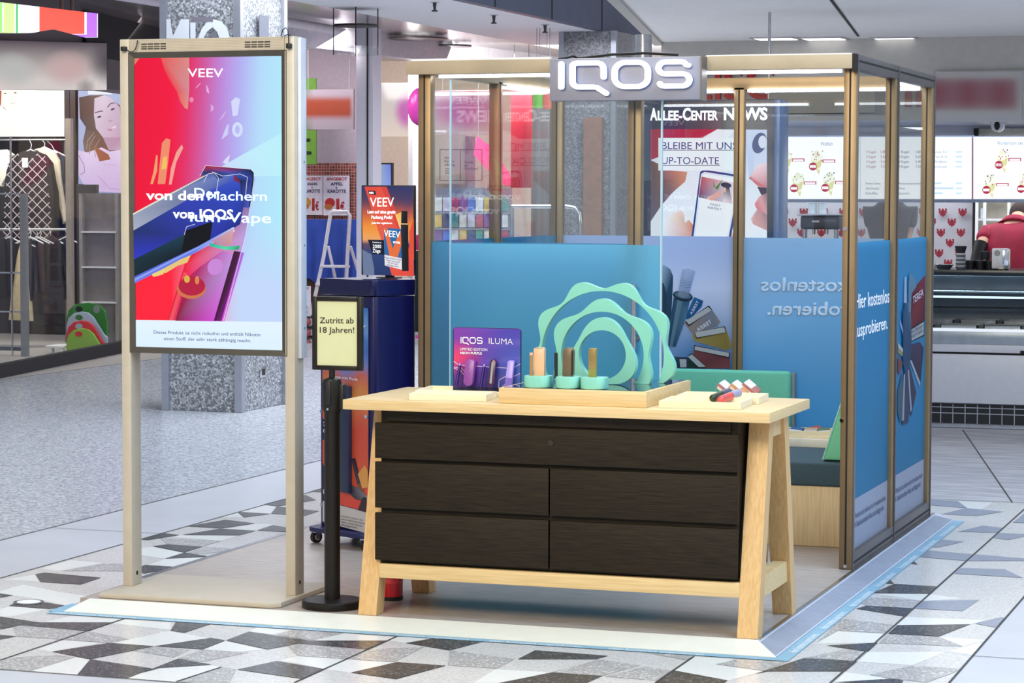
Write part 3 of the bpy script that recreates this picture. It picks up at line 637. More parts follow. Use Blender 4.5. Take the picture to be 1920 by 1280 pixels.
# lit sign on the fascia
sg = thing('illuminated_sign', 'grey box sign with four glowing white letters on the booth front', 'sign', (-1.0, -.09, 2.067))
obj('box', G().box(-1.345, -.655, -.135, -.052, 2.067, 2.252, .003), M('sign_box_grey', '#8d8e9c', .5, noise=.02), sg)
obj('side_trim', G().box(-.656, -.650, -.138, -.05, 2.064, 2.255), bronze_dark, sg)
O_ = AY(1047, 171, -.15); W_ = AY(1300, 168, -.15).x-O_.x; k = W_/4.15; kz = .122
g = G(); logo(g, lambda x, y: Vector((O_.x+x*k, -.150, O_.z+.008+y*kz)), (0, -.012, 0), .17); obj('letters', g, white_glow, sg)
g = G(); logo(g, lambda x, y: Vector((O_.x+.003+x*k, -.136, O_.z+.005+y*kz)), (0, -.013, 0), .14); obj('letter_back', g, M('letter_return_blue', '#6d7fb8', .4), sg)
obj('cable', G().tube([(-1.33,-.06,2.255),(-1.29,-.05,2.262),(-1.27,-.03,2.27),(-1.24,-.04,2.258),(-1.1,0,2.275),(-.95,.02,2.28),(-.8,.02,2.27)], .006), black_p, sg)

# ------------------------------------------------------------------ double sided display stand
ds = thing('display_stand', 'tall cream floor stand with a large lit red and blue advertising screen', 'display stand', (-2.31, -1.545, .03))
X0, X1, YA, YC = -2.698, -1.928, -1.588, -1.502
obj('base_plate', G().prism([(-2.70,-1.787,.031), (-1.955,-1.787,.031), (-1.915,-1.755,.031), (-1.915,-1.245,.031), (-2.70,-1.245,.031)], (0,0,.02), .003), cream_metal, ds)
for x in (X0, X1-.042):
    p = obj('side_post', G().box(x, x+.042, YA, YC, .051, 2.275, .003), cream_metal, ds)
    obj('bolt_hole', G().cyl((x+.0405, -1.545, .10), (x+.0426, -1.545, .10), .009, n=12), black_p, p)
sp = obj('side_panel', G().box(X1, X1+.016, -1.56, -1.505, 1.0, 2.27, .002), M('pale_grey_panel', '#c9ccd6', .35, metal=.2, noise=.03), ds)
for z in (1.12, 1.45, 1.78): obj('rivet', G().cyl((X1+.015, -1.53, z), (X1+.0175, -1.53, z), .005, n=10), steel, sp)
hd = obj('header', G().box(X0+.043, X1-.043, YA+.001, YC-.001, 2.222, 2.274), cream_metal, ds)
g = G()
for xa in (-2.60, -2.142):
    for i in range(4):
        for j in range(3): g.box(xa+i*.0285, xa+i*.0285+.0245, YA-.0002, YA+.001, 2.232+j*.0095, 2.2375+j*.0095)
obj('vent_slots', g, M('vent_shadow', '#3a342c', .7), hd)
g = G()
for j in range(8): g.box(X0+.044, X1-.044, YA-.0004, YA+.001, 2.226+j*.0062, 2.2265+j*.0062)
obj('rib_lines', g, M('rib_line_taupe', '#a89e8e', .5), hd)
obj('housing', G().box(X0+.043, X1-.043, YA+.012, YC-.012, 1.012, 2.222), black_p, ds)
def bezel(Y, s):
    g = G(); a, b, c_, d = -2.660, -1.961, 1.008, 2.222; i = .024; y0, y1 = Y, Y+s*.014
    for q in (((a,c_),(b,c_),(b-i,c_+i),(a+i,c_+i)), ((b,c_),(b,d),(b-i,d-i),(b-i,c_+i)), ((b,d),(a,d),(a+i,d-i),(b-i,d-i)), ((a,d),(a,c_),(a+i,c_+i),(a+i,d-i))):
        g.hexa([(x, y0 + (s*.006 if k > 1 else 0), z) for k, (x, z) in enumerate(q)], [(x, y1, z) for x, z in q])
    return obj('bezel', g, M('dark_bezel', '#4a463f', .4, metal=.3), ds)
bezel(YA-.001, 1); bezel(YC+.001, -1)
YS = YA+.008
def ledpic(T=None):
    mp = mY(YS); p = Pic(mp, (0,-1,0), .00025)
    def bg(s, t):
        d = s + .10*(t-.3)
        c = stops([(0, '#ee0a36'), (.26, '#f2123f'), (.36, '#e23068'), (.46, '#d0589f'), (.57, '#bd86d8'), (.70, '#b3b0f2'), (.84, '#b4dcfa'), (1.1, '#aef0fa')], d)
        if t > .62: c = mix(c, mix(lin('#ff2038'), lin('#c4d8fb'), (s-.25)*2.2), min(1, (t-.62)*4))
        return c
    p.grid(0,0,0,0, 28, 44, bg, quad=((249,108),(529,105),(531,604),(252,600)))
    p.grid(0,0,0,0, 4, 4, plain(['#e4f4ff', '#dcf2ff']), quad=((252,599.5),(531,603.5),(531.5,659),(253,651)))
    p.poly([(252,109),(262,109),(252,122)], '#e0806a')
    p.poly([(302,108),(355,107),(355,168),(352,205),(346,202),(338,190),(332,172),(318,150),(308,130)], ['#e45a55','#d98a86','#cf8f94','#e79a8c','#e58070','#e56a5e','#e85058','#ea3a4c','#e84050'])
    for q, c in (([(282,345),(288,322),(293,290),(296,292),(295,320),(287,345)],'#ef9e6c'), ([(296,345),(300,305),(304,268),(312,259),(320,262),(316,300),(310,345)],'#ee8f6c'), ([(303,318),(306,296),(313,292),(313,316)],'#f5c061'), ([(317,346),(321,315),(331,285),(341,271),(344,277),(331,304),(322,346)],'#f1a394'),
                 ([(366,166),(374,157),(378,155),(370,164)],'#e9a8c6'), ([(387,158),(391,165),(393,176),(388,172)],'#e4b4dc'), ([(396,195),(401,200),(401,206),(396,210)],'#d9a8e0'), ([(410,228),(418,216),(426,205),(420,218)],'#d5b4ec'), ([(434,190),(443,182),(451,186),(446,216),(437,218)],'#d4d8fa'), ([(420,250),(426,235),(430,232),(428,252),(416,262)],'#cdcff8'), ([(418,305),(424,297),(432,290),(428,308)],'#d8dcfa')):
        p.poly(q, c)
    p.ell(360, 187, 4, 5, '#e88aae'); p.ell(446, 243, 10, 14, '#d4ddfb'); p.ell(446, 243, 4.5, 8, '#b9bcf4')
    p.poly([(416,312),(470,282),(528,250),(529,330),(475,330)], ['#c9dcfb','#c2ecfb','#b9f0fa','#b9f0fa','#c4e8fc'])
    # upright red device
    p.poly([(388,309),(470,317),(477,325),(478,338),(462,440),(421,602),(315,600),(346,500),(366,400),(378,325)], ['#c02038','#20264e','#20264e','#2b3f9a','#b9a0dc','#e868d4','#d8203a','#f01830','#6a1a50','#b52440'])
    p.poly([(376,500),(418,470),(447,480),(406,602),(330,601),(352,520)], ['#b52a70','#c06ac0','#c49ae8','#d84ed8','#8a1030','#c8183c'])
    p.poly([(440,470),(452,472),(421,602),(402,601)], ['#3a1030','#4a1840','#8a1a90','#3a0a30']); p.poly([(452,472),(459,474),(422,602),(416,602)], ['#9a50d0','#b070e0','#f070d8','#d058d0'])
    p.poly([(318,600),(346,510),(352,512),(326,600)], '#f05060')
    p.ell(360, 541, 27, 19, '#d0764a'); p.ell(361, 536, 25, 18, '#b81a40'); p.ell(352, 523, 5.5, 7, '#dcb347'); p.ell(371, 525, 4, 8, '#d88a4c'); p.ell(405, 500, 14, 16, '#c988d8', rot=.5)
    # slanting blue device across it
    p.poly([(251,400),(310,367),(390,326),(440,320),(440,338),(350,376),(252,432)], ['#9aa2b8','#8a94b0','#4a5a9a','#5a70c0','#3a50b8','#6a78a0','#aab0c4'])
    p.poly([(251,400),(390,326),(390,328),(251,403)], '#e8e4c8')
    p.poly([(252,432),(350,376),(440,338),(465,350),(452,420),(400,452),(253,488)], ['#20306a','#3040b0','#3a52c8','#2a48b8','#1a2a80','#2830a0','#3038c8'])
    p.poly([(253,486),(345,440),(380,432),(375,470),(254,518)], ['#12303c','#173c50','#0c1420','#0c1018','#0e2530']); p.poly([(350,432),(400,415),(396,448),(360,478),(342,470)], '#07090f')
    p.poly([(254,518),(372,462),(440,425),(442,434),(360,478),(254,531)], ['#4a60d0','#5c78e8','#b8c8fa','#d0dcfc','#6a80e8','#6a80e8'])
    p.poly([(254,522),(400,449),(401,451),(254,527)], '#90a0f0')
    p.poly([(300,508),(340,486),(360,478),(353,492),(335,498),(312,512)], '#e7c57a'); p.poly([(286,514),(312,502),(308,514),(290,519)], '#ecd07c')
    p.poly([(395,455),(425,462),(452,460),(449,468),(425,468),(396,462)], ['#2fae9a','#50d8a8','#20a870','#1c9866','#58e0b0','#3ab0a8'])
    p.poly([(398,452),(440,428),(437,455),(424,462)], ['#b58ab0','#d8a8a8','#d09890','#c08ca0'])
    p.poly([(378,325),(388,311),(470,318),(478,326),(478,338),(470,390),(456,388),(452,340),(440,326),(410,336),(400,322),(384,330)], ['#2a3068','#b02440','#18204a','#101838','#2a3a90','#4a5ac0','#2a3690','#16204c','#3850b0','#1c2858','#20306a','#3a48a0'])
    for q in ([(377,330),(388,310),(470,317),(478,326),(478,340),(463,440),(421,601)], [(400,322),(420,330),(452,326),(466,332),(462,372)], [(384,342),(392,326),(404,324),(412,334),(408,360)], [(348,440),(352,425),(368,420)]): p.line(q, .9, '#dfe6fc')
    p.line([(471,318),(477,324),(477,336),(470,388)], 2.2, '#0e1428')
    pr = p.build('screen_picture', GLOW, ds, T=T)
    for s, x0, y0, x1, y1, mt, h, bd in (('VEEV', 355, 144.5, 421, 144.5, glow_white, 16, .0), ('Machern', 392, 375, 503, 376, glow_pale, 17, .012), ('von den', 277, 374, 384, 375, glow_white, 17, .02), ('von IQOS', 327, 408.5, 440, 410, glow_white, 17, .02), ('Der', 367, 371, 415, 372, glow_pale, 19, .01), ('ium-Vape', 359, 415, 511, 418, glow_pale, 19, .012),
                                  ('Dieses Produkt ist nicht risikofrei und enthält Nikotin:', 291, 625, 492, 630, glow_navy, 6.2, .004), ('einen Stoff, der sehr stark abhängig macht.', 310, 637, 473, 641, glow_navy, 6.2, .004)):
        textpx(s, x0, y0, x1, y1, mp, mt, ds, h=h, bold=bd, lift=(0, -.013-(.001 if mt is glow_white else 0), 0), name='screen_lettering', T=T)
ledpic()
xc, yc = -2.313, (YA+YC)/2
ledpic(Matrix.Translation((2*xc, 2*yc, 0)) @ Matrix.Diagonal((-1, -1, 1, 1)))
mp = mY(YA-.012); q = lambda *a: [mp(*t) for t in a]
g = G(); g.tube(q((258,75),(257,82),(254,92),(249,97),(243,97),(236,92)), .0022, 6); p = obj('sensor_cable', g, black_p, ds)
A = mp(232, 91.5); g = G(); g.box(A.x-.011, A.x+.011, A.y-.008, A.y+.01, A.z-.009, A.z+.009, .002); obj('sensor', g, black_p, p)
g = G(); g.tube(q((527,68),(530,56),(536,52),(540,57),(541,70),(541,84)), .0022, 6); g.tube(q((533,68),(538,65),(546,66)), .002, 6); p = obj('sensor_cable', g, black_p, ds)
A = mp(541.5, 86); g = G(); g.box(A.x-.01, A.x+.01, A.y-.008, A.y+.01, A.z-.01, A.z+.01, .002); obj('sensor', g, black_p, p)

# ------------------------------------------------------------------ sign post with age notice
cx, cy = -1.735, -1.665
sp = thing('sign_post', 'black barrier post with round base and framed yellow age notice', 'sign post', (cx, cy, .03))
obj('base', G().lathe([(.118,.031),(.12,.034),(.12,.056),(.115,.061),(.04,.066),(0,.066)], (cx,cy,0), 48), black_m, sp)
obj('pole', G().cyl((cx,cy,.06),(cx,cy,.86), .031, n=28), black_m, sp)
g = G(); g.lathe([(.033,.80),(.038,.815),(.038,.915),(.034,.93),(.012,.938),(.012,.975)], (cx,cy,0), 28); hd = obj('head', g, black_m, sp)
g = G(); g.box(cx+.034, cx+.052, cy-.012, cy+.02, .815, .91, .003); g.box(cx-.012, cx+.012, cy-.044, cy-.03, .83, .925, .003); obj('belt_clip', g, black_p, hd)
obj('screw', G().cyl((cx, cy-.046, .815), (cx, cy-.03, .815), .005, n=10), chrome, hd)
A, B = AY(587, 555, cy), AY(680, 695, cy)
g = G(); a, b, c_, d = A.x, B.x, B.z, A.z
for q in ((a,a+.02,c_,d),(b-.02,b,c_,d),(a+.02,b-.02,c_,c_+.018),(a+.02,b-.02,d-.018,d)): g.box(q[0], q[1], cy-.012, cy+.012, q[2], q[3], .002)
fr_ = obj('sign_frame', g, black_m, sp)
paper = obj('notice_sheet', G().box(a+.018, b-.018, cy-.006, cy+.006, c_+.016, d-.016), M('pale_yellow_sheet', '#cdcfa2', .5, noise=.01), sp)
textpx('Zutritt ab', 599.5, 605.5, 663, 606, mY(cy-.0075), ink_black, paper, h=11, bold=.004); textpx('18 Jahren!', 599.5, 623.5, 664, 624, mY(cy-.0075), ink_black, paper, h=11, bold=.004)

# ------------------------------------------------------------------ rolling cabinet (built in its own turned frame)
navy = M('navy_lacquer', '#0b0d47', .3, noise=.05, spec=.5)
rc = thing('rolling_cabinet', 'deep blue rolling cabinet with an advertising poster on its front', 'cabinet', (-2.272, .025, .03), rz=math.radians(-27.7))
wv, dv = .188, .135
def rounded(x0, x1, y0, y1, r, z0, z1, corners=(1,1,1,1), n=6):
    pts = []
    for (cx_, cy_, a0, on) in ((x1-r, y0+r, -90, corners[0]), (x1-r, y1-r, 0, corners[1]), (x0+r, y1-r, 90, corners[2]), (x0+r, y0+r, 180, corners[3])):
        if on: pts += [(*p, z0) for p in arc(cx_, cy_, r, a0, a0+90, n)]
        else: pts.append((cx_+(r if a0 in (-90, 0) else -r), cy_+(-r if a0 in (-90, 180) else r), z0))
    return pts
obj('body', G().prism(rounded(-wv, wv, -dv, dv, .035, .078, 0, (1,1,0,0)), (0,0,1.08), .002), navy, rc, local=True)
obj('lid', G().prism(rounded(-wv-.003, wv+.003, -dv-.003, dv+.003, .036, 1.162, 0, (1,1,0,0)), (0,0,.072), .003), navy, rc, local=True)
tr_ = obj('trolley_plate', G().prism(rounded(-.235, .20, -.2, .13, .06, .058, 0), (0,0,.02), .004), M('navy_plate', '#171c4e', .5, noise=.05), rc, local=True)
for x, y in ((-.20,-.155), (.165,-.155), (-.20,.09), (.165,.09)):
    g = G(); g.box(x-.016, x-.011, y-.012, y+.012, .02, .05); g.box(x+.011, x+.016, y-.012, y+.012, .02, .05); g.box(x-.022, x+.022, y-.02, y+.02, .05, .058); cs = obj('caster', g, steel, rc, local=True)
    g = G(); g.cyl((x-.01, y, .028), (x+.01, y, .028), .028, n=24); obj('wheel', g, black_p, cs, local=True)
    g = G(); g.cyl((x-.0112, y, .028), (x+.0112, y, .028), .016, n=20); obj('hub', g, M('hub_grey', '#a8a8a4', .5), cs, local=True)
pl_ = obj('poster_frame', G().box(-wv+.012, wv-.026, -dv-.004, -dv, .115, 1.10), M('poster_frame_navy', '#0c1046', .4), rc, local=True)
lz = lambda y: 1.235-(y-521)/401.7
mpL = lambda x, y: Vector(((x-650)/94*.375, -dv-.0045, lz(y)-(x-603)*.0003))
pc = Pic(mpL, (0,-1,0), .0003)
pc.grid(607, 562, 690, 936, 6, 24, lambda s, t: stops([(0,'#2f6fc4'),(.12,'#7fb2e4'),(.2,'#2f6cc0'),(.3,'#6f8ed0'),(.36,'#e06a4a'),(.46,'#f0a04c'),(.52,'#ee7a48'),(.62,'#e8543c'),(.8,'#f0603c'),(1,'#e24434')], t+.03*math.sin(9*s)))
pc.rect(607, 937, 690, 976, '#cfcac6'); pc.rect(607, 783, 640, 822, '#161b48'); pc.poly([(607,865),(625,905),(632,937),(607,937)], '#2a1d24')
pc.poly([(660,845),(667,842),(678,885),(670,890)], ['#54424c','#1c161c','#2a2026','#5a4850']); pc.poly([(670,890),(678,885),(686,912),(680,914)], '#8a5238'); pc.poly([(655,892),(672,896),(689,907),(688,918),(668,918),(655,910)], ['#4a424c','#6a6068','#8a828a','#5a525a','#2a242a','#3a323a']); pc.ell(684, 913, 3.5, 3, '#0e0c10')
pc.poly([(672,870),(685,850),(690,860),(690,890),(680,895)], '#f0a850'); pc.poly([(672,937),(680,912),(690,918),(690,937)], '#3a1c24')
pc.ell(615, 919, 6.5, 6.5, '#f0f0f0'); pc.ell(615, 919, 5.4, 5.4, '#231a20')
pc.build('poster', INK, rc, local=True)
def tl(s, x0, y0, x1, mt, h, bold=0): text(s, mpL(x0, y0)+Vector((0,-.006,0)), (1,0,-.03), (0,0,1), mt, rc, w=(x1-x0)/94*.375, h=h/401.7, bold=bold, local=True)
for a in (('er', 678, 600, 687, ink_white, 7, .03), ('E-Vape mit Pods', 621, 702, 673, ink_white, 5, .02), ('20', 610, 795, 620, ink_white, 7, .02), ('8,', 610, 808, 617, ink_white, 7, .02), ('18+', 610.5, 921, 619.5, ink_white, 3.6, .02),
          ('risikofrei und nur für', 642, 957, 682, ink_black, 3, 0), ('andere Nikotinprodukte.', 642, 962.5, 686, ink_black, 3, 0), ('VEEV enthält Nikotin,', 642, 968, 682, ink_black, 3, 0), ('abhängig macht.', 642, 973, 672, ink_black, 3, 0)): tl(*a)
obj('leaflet_holder', G().box((646-650)/94*.375, (661-650)/94*.375, -dv-.03, -dv-.006, lz(915), lz(718), .002), M('holder_slate', '#2c3450', .5), rc, local=True)
obj('lock', G().cyl((.15, -dv-.012, lz(771)), (.15, -dv-.004, lz(771)), .009, n=14), chrome, rc, local=True)
g = G()
for z in (lz(770), lz(945)): g.box(-wv-.002, -wv+.012, -dv-.006, -dv+.01, z-.008, z+.008)
obj('hinge', g, steel, rc, local=True)

# ------------------------------------------------------------------ portrait screen on the cabinet
YT = .04; mp = mY(YT-.0085)
A, B = AY(677, 347, YT-.008), AY(777, 518.5, YT-.008)
ts = thing('counter_screen', 'portrait advertising screen with sunset picture standing on the blue cabinet', 'screen', ((A.x+B.x)/2, YT+.01, 1.264))
obj('bezel', G().box(A.x, B.x, YT-.008, YT+.018, B.z+.004, A.z, .005), black_p, ts)
g = G(); g.box((A.x+B.x)/2-.05, (A.x+B.x)/2+.05, YT-.03, YT+.05, 1.2665, 1.272, .002); g.box((A.x+B.x)/2-.02, (A.x+B.x)/2+.02, YT+.012, YT+.026, 1.27, 1.36); obj('foot', g, black_p, ts)
z8 = lambda *pts: [(670+x/6.733, 340+y/6.733) for x, y in pts]
pc = Pic(mp, (0,-1,0), .0003)
pc.grid(0,0,0,0, 8, 20, lambda s, t: mix(stops([(0,'#2b3566'),(.18,'#5a4058'),(.32,'#d0603a'),(.45,'#f09038'),(.55,'#f0a050'),(.60,'#e8a468'),(.62,'#6a4658'),(.75,'#2f4478'),(1,'#22366a')], t), lin('#3a3a70'), max(0, .6-2*abs(s-.9)-t)), quad=z8((55,62),(702,66),(718,1192),(74,1180)))
pc.poly(z8((90,66),(370,67),(710,1000),(717,1192),(438,1188),(295,720)), ['#e0483c','#e25444','#e8583e','#e04a3c','#e8503c','#e86048']); pc.poly(z8((300,66),(370,67),(560,600),(520,620)), '#d8443e')
pc.poly(z8((655,640),(715,470),(717,1000),(660,900)), '#e4503c'); pc.poly(z8((478,420),(600,370),(640,660),(570,680)), ['#f8c860','#f0a040','#fff0d0','#f8d8a0'])
pc.poly(z8((65,860),(180,920),(215,1100),(215,1185),(74,1180)), '#6a7a9a')
pc.poly(z8((140,115),(228,118),(238,168),(155,165)), '#14121c'); pc.poly(z8((135,735),(338,738),(345,925),(192,918)), '#14182c')
pc.poly(z8((335,585),(556,600),(566,970),(345,920)), '#2c6aa8'); pc.poly(z8((335,585),(380,588),(450,850),(500,720),(548,610),(560,800),(510,960),(410,940)), '#e8703c'); pc.poly(z8((345,925),(565,972),(567,1115),(350,1060)), '#e8e6ea')
pc.poly(z8((560,372),(635,375),(636,530),(556,528)), ['#2a2a32','#14141a','#0e0e14','#20202a']); pc.poly(z8((553,527),(645,530),(645,545),(553,543)), '#e8b078'); pc.poly(z8((553,543),(646,545),(652,1130),(568,1132)), ['#2a2c38','#14151e','#101119','#20222c'])
pc.build('screen_picture', GLOW, ts)
for s, a, b, h, mt, bd in (('NEU', (160,155), (216,157), 24, glow_white, .03), ('VEEV', (170,318), (470,316), 114, glow_white, .0), ('Lust auf eine gratis', (138,402), (490,405), 40, glow_white, .02), ('Packung Pods?', (186,470), (452,472), 40, glow_white, .02), ('Jetzt hier registrieren.', (190,535), (452,538), 24, glow_white, .02),
                            ('2 Pods bis zu', (200,776), (310,778), 16, glow_white, .01), ('2000', (203,840), (310,842), 44, glow_white, .0), ('Züge', (203,895), (300,898), 44, glow_white, 0), ('VEEV', (345,690), (548,712), 80, glow_white, 0), ('one', (460,780), (548,786), 40, glow_white, 0),
                            ('Dieses Produkt enthält', (355,968), (562,1000), 22, glow_navy, .01), ('Nikotin: einen Stoff,', (372,1000), (545,1030), 22, glow_navy, .01), ('der sehr stark', (392,1030), (520,1054), 22, glow_navy, .01), ('abhängig macht.', (380,1058), (532,1086), 22, glow_navy, .01)):
    A_, B_ = z8(a)[0], z8(b)[0]; textpx(s, *A_, *B_, mp, mt, ts, h=h/6.733, bold=bd, lift=(0,-.009,0), name='screen_lettering')

# ------------------------------------------------------------------ counter table with drawer unit
TZ = .8656
ct = thing('display_counter', 'light wooden trestle counter table with a black oak drawer unit hung beneath', 'counter', (-.78, -1.48, .03))
obj('tabletop', G().box(-1.62, .057, -1.83, -1.153, .828, TZ, .0015), beech, ct)
for x0, x1 in ((-1.569,-1.494), (-.066,.011)):
    obj('leg', G().hexa([(x0,-1.80,.031),(x1,-1.80,.031),(x1,-1.725,.031),(x0,-1.725,.031)], [(x0,-1.632,.828),(x1,-1.632,.828),(x1,-1.557,.828),(x0,-1.557,.828)]), beech_v, ct)
    obj('leg', G().hexa([(x0,-1.226,.031),(x1,-1.226,.031),(x1,-1.152,.031),(x0,-1.152,.031)], [(x0,-1.40,.828),(x1,-1.40,.828),(x1,-1.326,.828),(x0,-1.326,.828)]), beech_v, ct)
    xa, xb = x0+.012, x1-.012
    obj('side_rail', G().box(xa, xb, -1.70, -1.25, .165, .245), beech, ct); obj('side_rail', G().box(xa, xb, -1.56, -1.39, .75, .828), beech, ct)
obj('front_rail', G().box(-1.494, -.066, -1.768, -1.66, .174, .229, .002), beech, ct)
obj('back_rail', G().box(-1.494, -.066, -1.30, -1.24, .174, .229), beech, ct)
obj('side_board', G().box(-.092, -.05, -1.56, -1.42, .232, .828), beech_v, ct); obj('side_board', G().box(-1.56, -1.533, -1.56, -1.42, .232, .828), beech_v, ct)
du = obj('drawer_unit', G().box(-1.490, -.080, -1.755, -1.26, .236, .826), black_oak, ct)
def drawer(x0, x1, z0, z1):
    g = G(); g.box(x0, x1, -1.775, -1.7555, z0, z1, .0015); return obj('drawer', g, black_oak, du)
d1 = drawer(-1.509, -.0736, .6386, .7754); drawer(-1.509, -.8044, .4467, .6247); drawer(-.7985, -.0736, .4467, .6247); drawer(-1.509, -.8044, .2444, .4279); drawer(-.7985, -.0736, .2444, .4279)
obj('top_trim', G().box(-1.46, -.105, -1.766, -1.7555, .784, .826), black_oak, du)
A = AY(1033, 830, -1.775); g = G(); g.cyl((A.x, -1.779, A.z), (A.x, -1.774, A.z), .0105, n=16); obj('lock', g, M('dark_lock_metal', '#4a443c', .3, metal=.8), du)

# ------------------------------------------------------------------ what stands on the counter
def tray(px_center, w_, d_, rot, h_, label, z=TZ, mt=None, group='wooden trays on the counter', name='wooden_tray'):
    t = thing(name, label, 'tray', (px_center[0], px_center[1], z), group, rz=math.radians(rot))
    mt = mt or maple; r = .009
    obj('base', G().box(-w_/2, w_/2, -d_/2, d_/2, .0006, .006), mt, t, local=True)
    g = G()
    for q in ((-w_/2, w_/2, -d_/2, -d_/2+r), (-w_/2, w_/2, d_/2-r, d_/2), (-w_/2, -w_/2+r, -d_/2+r, d_/2-r), (w_/2-r, w_/2, -d_/2+r, d_/2-r)): g.box(*q, .0055, h_)
    obj('rim', g, mt, t, local=True); return t
tray((-1.232,-1.655), .302, .19, 7, .026, 'empty pale wooden tray at the left front of the counter')
tray((-1.255,-1.42), .37, .25, 7, .022, 'pale wooden tray under the purple display card')
tray((-.235,-1.625), .308, .238, 3.5, .026, 'pale wooden tray holding two small slim devices')
tray((-.235,-1.375), .32, .215, 3.5, .026, 'pale wooden tray with three tilted cigarette packs')
# purple card
YK = -1.40; mp = mY(YK-.0045)
A, B = AY(850, 613, YK), AY(977, 728, YK)
pcd = thing('display_card', 'purple upright product card with white lettering behind leaning devices', 'display card', ((A.x+B.x)/2, YK, .873))
pts = [(p[0], YK-.004, p[1]) for p in [(A.x, .8735), (B.x, .8735)]+arc(B.x-.012, A.z-.012, .012, 0, 90, 5)+arc(A.x+.012, A.z-.012, .012, 90, 180, 5)]
obj('board', G().prism(pts, (0,.008,0)), M('card_edge_navy', '#23204a', .4), pcd)
def cardcol(s, t):
    c = mix(lin('#7a2f9e'), lin('#4535a8'), s*1.3); c = mix(c, lin('#3d74c0'), max(0, (s-.35)*1.2*(t))); c = mix(c, lin('#e8365e'), max(0, 1-math.hypot((s-.0)*2.2, (t-.5)*3.2))); c = mix(c, lin('#231a66'), max(0, (t-.62)*2)*(1-.5*s))
    return mix(c, lin('#8d74d8'), max(0, .35*math.sin(22*t+3*s)-.12)*s)
pc = Pic(mp, (0,-1,0), .0003); pc.grid(0,0,0,0, 20, 20, cardcol, quad=((851,614),(975.5,617),(975.5,727),(851,725)))
for q in ([(850.5,677),(861,684),(961,690.5),(975.5,682)], [(851,688),(866,690),(872,697)], [(851,690),(864,694),(870,702)], [(940,727),(962,706),(975.5,700)], [(935,727),(936,712),(958,700)]): pc.line(q, 1.0, '#e4d4f0')
pc.build('card_print', INK, pcd)
Lg = lambda x, y: (AY(863.5, 643.5, YK-.006) + Vector((x*.0226, 0, y*.0255)))
g = G(); logo(g, lambda x, y: Vector(Lg(x, y)), (0, -.0008, 0), .16); obj('logo_lettering', g, ink_white, pcd)
for s, x0, y0, x1, y1, h, b in (('ILUMA', 917, 644, 962, 646, 11.5, -.012), ('LIMITED EDITION', 863, 656.5, 914, 658, 5, .006), ('NEON PURPLE', 863, 663.5, 904, 664.5, 4.4, .035)): textpx(s, x0, y0, x1, y1, mp, ink_white, pcd, h=h, bold=b, lift=(0,-.003,0))
purple = M('purple_case', '#8d4a9a', .35, noise=.04); violet = M('dark_violet_metal', '#3a2470', .25, metal=.5); lilac = M('lilac_lacquer', '#a892e0', .35); plum = M('plum_case', '#4a1d46', .3); silver = M('silver_strip', '#9aa4ac', .25, metal=.7)
def stick(name, label, a, b, Y, r, mt, group, tip=None, dy=.02):
    """slim round device standing from foot b to top a (photo measures on a plane)"""
    T_, B_ = AY(*a, Y+dy), AY(*b, Y); t = thing(name, label, 'device', B_, group)
    obj('body', G().cyl(B_, B_+(T_-B_)*.9, r, n=18), mt, t); obj('cap', G().cyl(B_+(T_-B_)*.905, T_, r, r*.93, n=18), tip or mt, t); return t
def case(name, label, quad, Y, th, mt, group, dy=.018, r=.35, extra=None):
    """flat pocket case with rounded ends"""
    TL, TR, BR, BL = quad; t = thing(name, label, 'device', (AY(*BL, Y)+AY(*BR, Y))/2, group)
    P = lambda s, u: (AY(*TL, Y+dy)*(1-s)+AY(*TR, Y+dy)*s)*u+(AY(*BL, Y)*(1-s)+AY(*BR, Y)*s)*(1-u)
    W_ = (AY(*BR, Y)-AY(*BL, Y)).length; H_ = (AY(*TL, Y+dy)-AY(*BL, Y)).length; rr = r*W_; pts = []
    for cx_, cz_, a0 in ((W_-rr, rr, -90), (W_-rr, H_-rr, 0), (rr, H_-rr, 90), (rr, rr, 180)): pts += [P(p[0]/W_, p[1]/H_) for p in arc(cx_, cz_, rr, a0, a0+90, 5)]
    obj('shell', G().prism(pts, (0, th, .002), .003), mt, t)
    if extra: extra(t, P, W_, H_)
    return t
YD = -1.452; GP = 'purple devices in front of the purple card'
stick('slim_stick', 'dark violet slim stick leaning at the left end of the purple card', (863,681), (855.5,723), YD, .0062, violet, GP, M('stick_shine', '#8a78d8', .2, metal=.6))
case('pocket_case', 'mauve pocket case leaning on the purple card', [(873,673.5),(890.5,674.5),(885.5,723.5),(868.5,722)], YD, .02, purple, GP, extra=lambda t, P, W_, H_: obj('hinge_line', G().prism([P(.94,.08),P(.985,.1),P(.985,.9),P(.94,.92)], (0,-.0008,0)), M('case_side', '#6a2f74', .35), t))
stick('slim_stick', 'dark violet slim stick leaning in the middle of the purple card', (908.5,683), (901.5,726), YD, .0062, violet, GP, M('stick_shine', '#8a78d8'))
case('charging_holder', 'plum holder with silver strip leaning on the purple card', [(919,673),(930,674),(925,725.5),(913.5,724)], YD, .016, plum, GP, r=.48, extra=lambda t, P, W_, H_: obj('silver_strip', G().prism([P(.32,.12),P(.68,.12),P(.68,.9),P(.32,.9)], (0,-.0015,0)), silver, t))
case('one_piece_device', 'two tone lilac stick device at the right of the purple card', [(952,676),(963.5,677),(958,725),(946,724)], YD, .016, lilac, GP, r=.2, extra=lambda t, P, W_, H_: obj('lower_sleeve', G().prism([P(.0,.02),P(1,.02),P(1,.34),P(0,.34)], (0,-.001,0)), M('lilac_dark', '#6d54b4', .35), t))
obj('acrylic_stand', G().box(AY(852,720,YD).x, AY(962,720,YD).x, YD-.012, YD+.03, .8735, .8765), M('clear_acrylic_dark', '#5a4a7a', .15), pcd)
